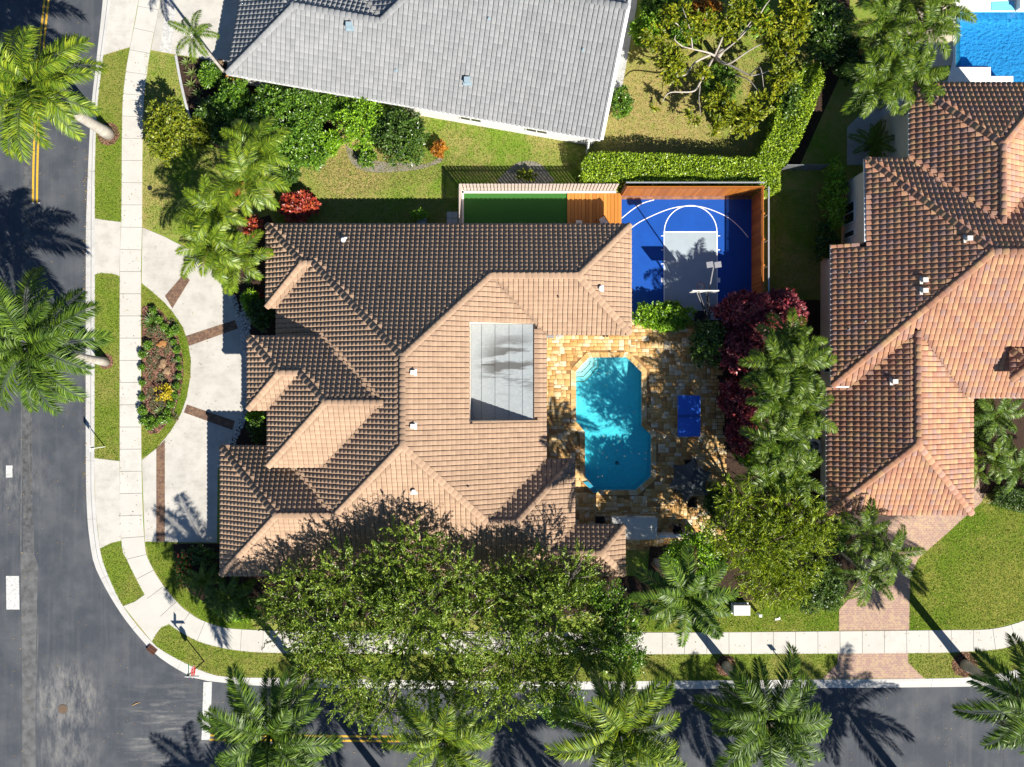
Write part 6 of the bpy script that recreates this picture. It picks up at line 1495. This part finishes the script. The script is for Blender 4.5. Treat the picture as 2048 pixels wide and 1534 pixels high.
for (x, y, rx, ry, h, m_, lb) in ((418, 152, 26, 26, 1.0, L_green, "leafy green shrub among the agaves of the corner mulch bed"), (428, 222, 34, 34, 1.8, L_dark, "dark shrub between the agaves and the round bush"), (610, 308, 56, 34, 2.0, L_green, "green shrub below the large round bush"), (455, 268, 34, 30, 1.6, L_dark, "dark shrub above the uppermost areca palm"),
                                 (1290, 62, 34, 34, 1.6, L_lime, "light green shrub by the grey house's white edge, under bare branches"), (1370, 62, 30, 28, 1.6, L_green, "green shrub under the left bare branches"), (1455, 235, 34, 22, .9, L_yellow, "yellowish low shrub below the bare branched tree"), (1580, 200, 26, 60, 2.4, L_dark, "dark shrub against the diagonal hedge"), (1600, 20, 40, 34, 3.2, L_yellow, "yellow green shrub at the top edge left of the dark tree"),
                                 (1530, 735, 34, 40, 3.4, L_green, "green shrub between the burgundy bushes and the palm row, upper one"), (1520, 790, 40, 56, 3.4, L_green, "green shrub between the burgundy bushes and the palm row, middle one"), (1515, 900, 44, 50, 3.4, L_lime, "light green shrub left of the lowest palms of the dense row"), (1700, 120, 40, 50, 2.2, L_dark, "dark planting left of the palm cluster by the blue pool"), (650, 215, 34, 30, 1.8, L_green, "green shrub between the round bush and the sparse shrub"), (655, 285, 34, 28, 1.4, L_lime, "light green low shrub at the bare soil's left end"), (405, 265, 30, 34, 1.2, L_yellow, "yellowish shrub at the mulch bed's lower end beside the grass"), (560, 345, 44, 26, 1.4, L_dark, "dark low shrub behind the arching areca palms"), (500, 600, 18, 24, 1.0, L_lime, "bright leafy plant by the pebbles at the upper entry")):
    bush("garden_shrub", lb, "bush", x, y, rx, ry, h, m_, int(6 * (rx + ry)), 15, .18, .09, .22)
# low ground cover inside the island bed
gx = [G(random.uniform(296, 352), random.uniform(640, 850)) for _ in range(90)]
gv, gn = cloud([(g.x, g.y, .05, .22, .22, .10) for g in gx], 1300, 9, .10, .10, .05, 1.2)
struct("ground_cover", mesh_np("ground_cover", gv, quads(gn), leafmat("succulent_leaf", [(0.05, 0.08, 0.04), (0.12, 0.15, 0.07), (0.26, 0.07, 0.045)], 0.5, 0.1)), 'stuff', "low succulent ground cover in the island bed")
# fallen leaves
def litter(name, label, polys, n, mat, z, ll=.10):
    C = []
    for pp in polys:
        poly = P(pp); x = rng.uniform(min(q[0] for q in poly), max(q[0] for q in poly), n * 2); y = rng.uniform(min(q[1] for q in poly), max(q[1] for q in poly), n * 2); m_ = inside_np(poly, x, y); x = x[m_][:n]; y = y[m_][:n]; C.append(np.c_[x, y, np.full(len(x), z)])
    c = np.concatenate(C); k = len(c); ax = unit(k); ax[:, 2] *= .15; nr = unit(k) * .3 + np.array([0, 0, 1]); struct(name, mesh_np(name, leaves(c, ax, nr, ll * rng.uniform(.5, 1.5, k), ll * .45 * rng.uniform(.6, 1.4, k)), quads(k), mat), 'stuff', label)
L_litter = leafmat("fallen_leaf", [(0.10, 0.06, 0.02), (0.26, 0.17, 0.05), (0.40, 0.31, 0.12)], .7, .05)
litter("fallen_leaves", "dry leaves scattered on the streets", [[(0, 0), (175, 0), (160, 900), (200, 1200), (300, 1340), (420, 1380), (420, 1534), (0, 1534)], [(420, 1372), (2048, 1372), (2048, 1534), (420, 1534)], [(165, 300), (178, 300), (178, 1000), (165, 1000)]], 330, L_litter, ZR + .02, .09)
litter("fallen_leaves", "dry leaves scattered over the paving and lawns", [[(240, 100), (285, 100), (285, 1080), (240, 1080)], [(500, 1255), (2048, 1255), (2048, 1310), (500, 1310)], [(290, 450), (490, 600), (490, 1080), (290, 1080)]], 120, L_litter, .045, .09)
litter("fallen_leaves", "dry leaves scattered over the lawns", [[(640, 200), (1170, 290), (1170, 370), (640, 450)], [(1210, 40), (1560, 40), (1500, 310), (1190, 310)], [(1262, 1180), (1678, 1180), (1678, 1262), (1262, 1263)], [(1820, 1150), (1940, 1030), (2048, 1030), (2048, 1240), (1820, 1260)], [(1095, 670), (1440, 670), (1440, 1080), (1150, 1080)]], 260, L_litter, .06, .10)
# red blooms on the flower shrub
cent = np.array([list(G(368 + random.uniform(-16, 16), 1140 + random.uniform(-36, 36), .95)) for _ in range(60)]); nz = unit(60) * .4 + np.array([0, 0, 1])
fb = solo("red_blooms", mesh_np("red_blooms", leaves(cent, unit(60), nz, np.full(60, .13), np.full(60, .1)), quads(60), L_flower), "scattered red blooms over the flowering shrub", "flowers"); fb['kind'] = 'stuff'
# bare branched tree
pt = thing("branching_tree", "open tree with long bare silver branches and yellowing leaf tufts", "tree", G(1432, 118))
b = MB(); c0 = G(1432, 118); tips = []
def pbr(px, py, z): q = G(px, py, z) - c0; return Vector((q.x, q.y, z))
b.tube([(0, 0, -.05), (.1, .1, 1.2)], [.24, .17], 10)
for path in ([(1430, 112, 1.1), (1415, 105, 1.9), (1385, 98, 2.6), (1365, 93, 3.0)], [(1432, 112, 1.1), (1450, 100, 2.0), (1480, 75, 3.0), (1518, 32, 4.0)], [(1480, 72, 3.0), (1500, 45, 3.6), (1515, 22, 4.2), (1512, 14, 4.3)], [(1518, 32, 4.0), (1530, 12, 4.4), (1540, 0, 4.6)],
             [(1432, 118, 1.0), (1470, 135, 1.8), (1500, 150, 2.4), (1530, 145, 3.0), (1560, 130, 3.6)], [(1470, 150, 1.8), (1495, 158, 2.6), (1515, 180, 3.0), (1524, 195, 3.2)], [(1500, 150, 2.4), (1520, 135, 3.2), (1528, 180, 3.3)],
             [(1560, 130, 3.0), (1570, 115, 3.2), (1578, 85, 3.8), (1592, 55, 4.2), (1600, 30, 4.6)], [(1432, 114, 1.1), (1455, 128, 2.0), (1500, 100, 3.2), (1530, 85, 3.8)], [(1420, 110, 1.2), (1390, 125, 1.8), (1370, 150, 2.3), (1350, 148, 2.6)],
             [(1425, 118, 1.1), (1400, 165, 2.0), (1385, 183, 2.4), (1340, 185, 2.8), (1325, 203, 3.0)], [(1400, 170, 2.0), (1398, 200, 2.6), (1402, 230, 2.9)], [(1365, 93, 3.0), (1350, 80, 3.3), (1352, 70, 3.5)], [(1385, 98, 2.6), (1380, 60, 3.4), (1365, 15, 4.0)], [(1430, 110, 1.2), (1450, 60, 2.6), (1452, 22, 3.6)], [(1350, 45, 3.2), (1360, 55, 3.0), (1385, 98, 2.6)]):
    pts = [pbr(*p) for p in path]; k = len(pts); big = .085 if path[0][2] < 1.5 else .05
    sm = smooth_path(pts, 5); b.tube(sm, [big * (1 - .72 * i / (len(sm) - 1)) for i in range(len(sm))], 7); tips.append(pts[-1])
part("trunk", b.mesh("trunk", m_plumbark, True), pt, world=False)
lo = []
for (px, py, z, r) in ((1400, 50, 3.4, 28), (1440, 45, 3.0, 22), (1335, 30, 3.2, 18), (1330, 110, 2.6, 26), (1345, 145, 2.8, 22), (1405, 150, 2.6, 14), (1545, 85, 3.6, 22), (1590, 60, 4.2, 30), (1600, 20, 4.4, 26), (1570, 140, 3.6, 24), (1555, 160, 3.4, 18), (1520, 210, 3.2, 24), (1470, 230, 3.0, 24), (1480, 258, 2.8, 18), (1385, 235, 2.8, 13), (1302, 215, 2.6, 10), (1550, 190, 3.2, 16), (1545, 95, 3.4, 16), (1375, 65, 3.4, 14), (1420, 205, 2.4, 16), (1580, 10, 4.2, 20), (1440, 190, 2.4, 16)):
    q = pbr(px, py, z); rr = r / S * (1 - z / H); lo.append((q.x, q.y, z, rr, rr, .35))
for (px, py, z, r) in ((1360, 30, 3.6, 26), (1480, 20, 3.8, 28), (1530, 50, 4.0, 26), (1565, 100, 4.0, 24), (1500, 235, 3.2, 24), (1310, 75, 3.0, 22), (1345, 120, 3.0, 24), (1430, 255, 2.8, 18), (1455, 70, 3.0, 16)):
    q = pbr(px, py, z); rr = r / S * (1 - z / H); lo.append((q.x, q.y, z, rr, rr, .4))
v, m_ = cloud(lo, 1150, 13, .30, .24, .10, .8, .3, twig=.5); part("crown", mesh_np("crown", v, quads(m_), L_plum), pt, world=False)
for l in lo[::2]: pass
# hedge (clipped, L shape)
def hedge(name, label, poly_px, h, mat, n, ll=.13, lw=.075):
    poly = [G(a, c, h).xy[:] for a, c in poly_px]; g = Vector((sum(p[0] for p in poly) / len(poly), sum(p[1] for p in poly) / len(poly), 0)); t = thing(name, label, "hedge", g)
    xs_ = [p[0] for p in poly]; ys_ = [p[1] for p in poly]; pts = []
    x = rng.uniform(min(xs_), max(xs_), n * 3); y = rng.uniform(min(ys_), max(ys_), n * 3); m_ = inside_np(poly, x, y); x = x[m_][:n]; y = y[m_][:n]
    bumps = 0.10 * np.sin(x * 2.1 + np.sin(y * 1.7)) + 0.08 * np.sin(y * 2.9 + x) + rng.normal(0, .07, len(x)); z = h - .06 + bumps
    z -= np.where(rng.random(len(x)) < .25, rng.uniform(.1, .5, len(x)), 0)
    c = np.c_[x, y, z]; nr = unit(len(x)) * .8; nr[:, 2] += .7; ax = unit(len(x)); ax[:, 2] = np.abs(ax[:, 2]) * .5
    # side leaves
    sx = []; k = len(poly); per_ = [math.dist(poly[i], poly[(i + 1) % k]) for i in range(k)]
    for i in range(k):
        q = int(per_[i] * 190); tt_ = rng.random(q); e = np.array(poly[(i + 1) % k]) - np.array(poly[i]); e_n = np.array([e[1], -e[0]]) / max(np.linalg.norm(e), 1e-6)
        jit = rng.normal(0, .06, q); sx.append(np.c_[np.array(poly[i])[None] + tt_[:, None] * e[None] + jit[:, None] * e_n[None], rng.uniform(.05, h, q)])
    s_ = np.concatenate(sx); c = np.concatenate([c, s_]); nr = np.concatenate([nr, unit(len(s_))]); ax = np.concatenate([ax, unit(len(s_))])
    v = leaves(c, ax, nr, ll * rng.uniform(.7, 1.3, len(c)), lw * rng.uniform(.7, 1.3, len(c)))
    part("foliage", mesh_np("foliage", v, quads(len(c)), mat), t)
    b = MB(); b.prism(inset(poly, .22), 0.02, h - .32); part("branches", b.mesh("branches", simple("hedge_core_shade", (0.012, 0.018, 0.006), .95)), t)  # solid near-black core, inner shade put into its colour; no branches modelled
    return t
hedge("clipped_hedge", "long clipped hedge behind the cedar fence and blue court", [(1163, 325), (1180, 304), (1300, 306), (1420, 312), (1515, 316), (1560, 330), (1560, 380), (1530, 388), (1505, 372), (1420, 368), (1260, 366), (1165, 360)], 1.9, L_hedge, 15000)
hedge("clipped_hedge", "clipped hedge rising diagonally towards the dark tree at the top", [(1512, 318), (1545, 260), (1560, 200), (1590, 150), (1640, 120), (1650, 160), (1622, 230), (1596, 290), (1570, 330), (1540, 332)], 2.0, L_hedge, 9000)
hedge("box_hedge", "low dark clipped hedge block at the front lawn's top right", [(1985, 1008), (2005, 975), (2090, 985), (2090, 1026), (2048, 1025)], .9, L_dark, 3600, .09, .055)
# agaves and island plants
def agave_leaf(Lf, wd, mat):
    n = 6; v = []; f = []
    for i in range(n + 1):
        s_ = i / n; wv = wd * math.sin(PI * min(1, .15 + s_ * .85)) ** .8 * (1 - s_ * .35) + .002; a = .95 - .55 * s_; x = Lf * s_ * .92; z = Lf * (s_ * .75 - .32 * s_ * s_)
        v += [(x, -wv / 2, z + wv * .22), (x, 0, z), (x, wv / 2, z + wv * .22)]
    for i in range(n):
        A_ = i * 3; f += [[A_, A_ + 1, A_ + 4, A_ + 3], [A_ + 1, A_ + 2, A_ + 5, A_ + 4]]
    return mesh_np("leaf", np.array(v), np.array(f), mat)
AL = agave_leaf(.55, .085, L_agave); AL2 = agave_leaf(.8, .07, L_dark)
def rosette(px, py, label, me, n, sc, group=None, z=0.03):
    g = G(px, py, .3); t = thing("agave", label, "plant", (g.x, g.y, z), group)
    for i in range(n):
        f = i / (n - 1); o = bpy.data.objects.new("leaf", me); link(o, t); s_ = sc * (.65 + .4 * f) * random.uniform(.9, 1.1); o.scale = (s_,) * 3; o.rotation_euler = (random.uniform(-.1, .1), -.75 + f * .85 + random.uniform(-.1, .1), i * 2.4)
for (x, y, lb) in ((372, 124, "pale agave at the mulch bed's top corner by the driveway"), (383, 145, "pale agave second down the mulch bed edge"), (380, 168, "pale agave third down the mulch bed edge"), (396, 185, "pale agave fourth down the mulch bed edge"), (425, 140, "pale agave nearest the driveway's end in the mulch bed"), (440, 170, "pale agave close to the orange shrub in the mulch bed"), (405, 205, "lowest pale agave of the mulch bed")):
    rosette(x, y, lb, AL, 18, 1.0, "agaves in the corner mulch bed")
rosette(304, 645, "large spiky dark plant at the top of the island bed", AL2, 34, 1.15); rosette(318, 822, "small spiky plant near the bottom of the island bed", AL, 20, .95)
rosette(497, 560, "bromeliad with long green leaves beside the curved driveway's end", AL2, 18, .8); rosette(520, 590, "dark red spiky plant against the house's left wall", agave_leaf(.6, .08, L_burg), 16, .9)
bush("croton", "yellow leaved croton in the middle of the island bed", "plant", 328, 788, 20, 20, .7, L_gold, 46, 8, .17, .09, .16)
sm_lo = [(0, 0, .22, .24, .24, .2)]; smv, smn = cloud(sm_lo, 60, 12, .09, .075, .045, .7); sm_me = mesh_np("crown", smv, quads(smn), L_green)
smb = MB(); smb.tube([(0, 0, 0), (0, 0, .2)], [.03, .02], 6); smt = smb.mesh("trunk", m_barkd)
spots = [(309, 622), (322, 640), (333, 655), (343, 668), (350, 684), (356, 700), (360, 718), (362, 735), (361, 752), (357, 772), (352, 790), (345, 808), (337, 824), (327, 838), (315, 848), (302, 852), (292, 842), (288, 820), (286, 795), (287, 765), (287, 735), (288, 708), (300, 690), (352, 660), (306, 838), (340, 838)]
ORD = ["first", "second", "third", "fourth", "fifth", "sixth", "seventh", "eighth", "ninth", "tenth", "eleventh", "twelfth", "thirteenth", "fourteenth", "fifteenth", "sixteenth", "seventeenth"]
for k_, (x, y) in enumerate(spots):
    left_ = sorted(spots[16:23], key=lambda q: q[1])
    lab_ = ("small round green shrub, %s from the top along the island bed's curved edge" % ORD[k_]) if k_ < 16 else ("small round green shrub, %s from the top along the island bed's straight edge" % ORD[left_.index((x, y))]) if k_ < 23 else ("small round green shrub set in from the edge near the island bed's %s" % ("right middle", "bottom", "lower right")[k_ - 23])
    g = G(x, y); t = thing("edging_shrub", lab_, "shrub", (g.x, g.y, .02), "small shrubs edging the island bed")
    o = bpy.data.objects.new("crown", sm_me); link(o, t); s_ = random.uniform(.8, 1.25); o.scale = (s_, s_, s_); o.rotation_euler = (0, 0, random.random() * 6); o2 = bpy.data.objects.new("trunk", smt); link(o2, t)
def rock(px, py, r, label, mat, sq=(1, 1, .6)):
    g = G(px, py); n = 10; v = []; f = []
    for i in range(n + 1):
        th = PI * i / n
        for j in range(14):
            ph = 2 * PI * j / 14; k = 1 + .22 * math.sin(3 * ph + i) + .15 * math.sin(5 * th + 2 * ph) + random.uniform(-.06, .06); v.append((r * k * sq[0] * math.sin(th) * math.cos(ph), r * k * sq[1] * math.sin(th) * math.sin(ph), r * sq[2] * math.cos(th)))
    for i in range(n):
        for j in range(14): f.append([i * 14 + j, (i + 1) * 14 + j, (i + 1) * 14 + (j + 1) % 14, i * 14 + (j + 1) % 14])
    solo("rock", mesh_np("rock", np.array(v), np.array(f), mat), label, "rock", None, (g.x, g.y, r * .25))
rock(325, 688, .28, "flat orange rock in the island bed below the spiky plant", m_rocko, (1.2, .9, .4)); rock(326, 728, .30, "tan rock in the middle of the island bed, upper one", m_rock, (.9, 1.2, .6)); rock(334, 742, .26, "tan rock touching the yellow croton in the island bed", m_rock); rock(430, 123, .22, "pale rock at the driveway edge beside the grey house", m_counter, (1.3, .8, .5)); rock(440, 130, .3, "tan boulder near the young palm's foot", m_rock)
# pebbles and mulch chips
def scatter(name, label, poly_px, n, r0, r1, mat, z=.03, cat="stuff", flat=.6):
    poly = P(poly_px); xs_ = [p[0] for p in poly]; ys_ = [p[1] for p in poly]; x = rng.uniform(min(xs_), max(xs_), n * 3); y = rng.uniform(min(ys_), max(ys_), n * 3); m_ = inside_np(poly, x, y); x = x[m_][:n]; y = y[m_][:n]; n = len(x)
    base = np.array([(1, 0, 0), (0, 1, 0), (-1, 0, 0), (0, -1, 0), (0, 0, 1)]) * np.array([1, 1, flat]); r = rng.uniform(r0, r1, n); st = rng.uniform(.5, 1.0, n); an = rng.uniform(0, 2 * PI, n)
    bx_ = base[None, :, 0] * r[:, None]; by_ = base[None, :, 1] * (r * st)[:, None]; v = np.stack([x[:, None] + bx_ * np.cos(an)[:, None] - by_ * np.sin(an)[:, None], y[:, None] + bx_ * np.sin(an)[:, None] + by_ * np.cos(an)[:, None], np.full((n, 5), z) + base[None, :, 2] * r[:, None]], -1).reshape(-1, 3)
    f = (np.arange(n)[:, None, None] * 5 + np.array([[0, 1, 4], [1, 2, 4], [2, 3, 4], [3, 0, 4]])[None]).reshape(-1, 3)
    o = struct(name, mesh_np(name, v, f, mat), 'stuff', label); return o
peb_poly = [(456, 588), (470, 590), (486, 640), (497, 700), (503, 760), (495, 830), (470, 890), (440, 940), (434, 932), (457, 890), (482, 830), (492, 760), (486, 700), (474, 640)]
scatter("pebbles", "pale pebble strip along the driveway's inner edge", peb_poly, 1900, .05, .10, m_peb, .02); scatter("pebbles", "pale pebbles at the curved driveway's end", [(480, 600), (500, 600), (500, 690), (488, 690)], 300, .05, .1, m_peb, .02)
m_chip = M("mulch_chip"); m_chip.set(.9, .1); m_chip.color(m_chip.ramp(m_chip.node("ShaderNodeNewGeometry").outputs["Random Per Island"], [(0, (.05, .022, .016)), (.5, (.15, .07, .05)), (1, (.30, .17, .12))])); m_chip = m_chip.m
scatter("mulch_chips", "brown bark chips covering the island bed", bed_px, 5200, .03, .08, m_chip, .032, flat=.35)
for (x, y, r) in rings: scatter("mulch_chips", "brown bark chips round a street palm", [(x + r * math.cos(a), y + r * math.sin(a)) for a in np.linspace(0, 2 * PI, 20)[:-1]], 700, .025, .06, m_chip, .03, flat=.35)
# grass tufts on the lawns in view
def tufts(name, polys, dens, mat, excl=(), z=0.0, h=.075):
    V = []
    for poly_px in polys:
        poly = P(poly_px); xs_ = [p[0] for p in poly]; ys_ = [p[1] for p in poly]; A_ = (max(xs_) - min(xs_)) * (max(ys_) - min(ys_)); n = int(A_ * dens)
        x = rng.uniform(min(xs_), max(xs_), n); y = rng.uniform(min(ys_), max(ys_), n); m_ = inside_np(poly, x, y)
        for e in excl: m_ &= ~inside_np(P(e), x, y)
        x = x[m_]; y = y[m_]; x = x + rng.normal(0, .045, len(x)); y = y + rng.normal(0, .045, len(x)); V.append(np.c_[x, y, np.full(len(x), z + h * .35)])
    c = np.concatenate(V); n = len(c); ax = unit(n); ax[:, 2] = np.abs(ax[:, 2]) * .9 + .1; nr = unit(n); v = leaves(c, ax, nr, h * 1.5 * rng.uniform(.6, 1.5, n), np.full(n, .024) * rng.uniform(.7, 1.5, n))
    struct(name, mesh_np(name, v, quads(n), mat), 'stuff', "short mown grass blades")
ex = [[(c[0], c[1]) for c in [(921, 380), (1560, 380), (1560, 640), (921, 640)]]]
tufts("grass", verges + [[(284, 570)] + island_px[1:-1] + [(284, 916)]], 260, m_blade, [bed_px])
tufts("grass", fronts, 260, m_blade)
tufts("grass", [[(290, 105), (352, 112), (380, 260), (440, 330), (440, 380), (400, 470), (330, 470), (286, 450)], [(545, 330), (640, 320), (900, 200), (1170, 285), (1170, 370), (915, 370), (915, 450), (545, 450)], [(1530, 380), (1640, 380), (1640, 600), (1530, 600)]], 200, m_blade)
tufts("grass", [[(1205, 260), (1240, 150), (1290, 30), (1560, 30), (1560, 180), (1510, 310), (1180, 305)], [(620, 330), (700, 270), (880, 300), (1000, 340), (660, 400)]], 170, m_bladedry)
# east brick driveway
slab("paver_driveway", [(1655, 1010), (1945, 1010), (1936, 1028), (1891, 1069), (1837, 1116), (1820, 1151), (1818, 1260), (1678, 1261), (1678, 1219), (1700, 1195), (1722, 1150), (1690, 1105), (1660, 1060)], m_brickdrive, 0.026)
slab("paver_driveway", [(1676, 1306), (1816, 1306), (1816, 1325), (1849, 1357), (1645, 1357), (1674, 1328)], m_brickdrive, 0.026)
slab("paver_path", [(1945, 990), (1960, 930), (2010, 890), (2060, 860), (2060, 890), (2030, 915), (1985, 960), (1962, 1005), (1936, 1028)], m_brickdrive, 0.024)
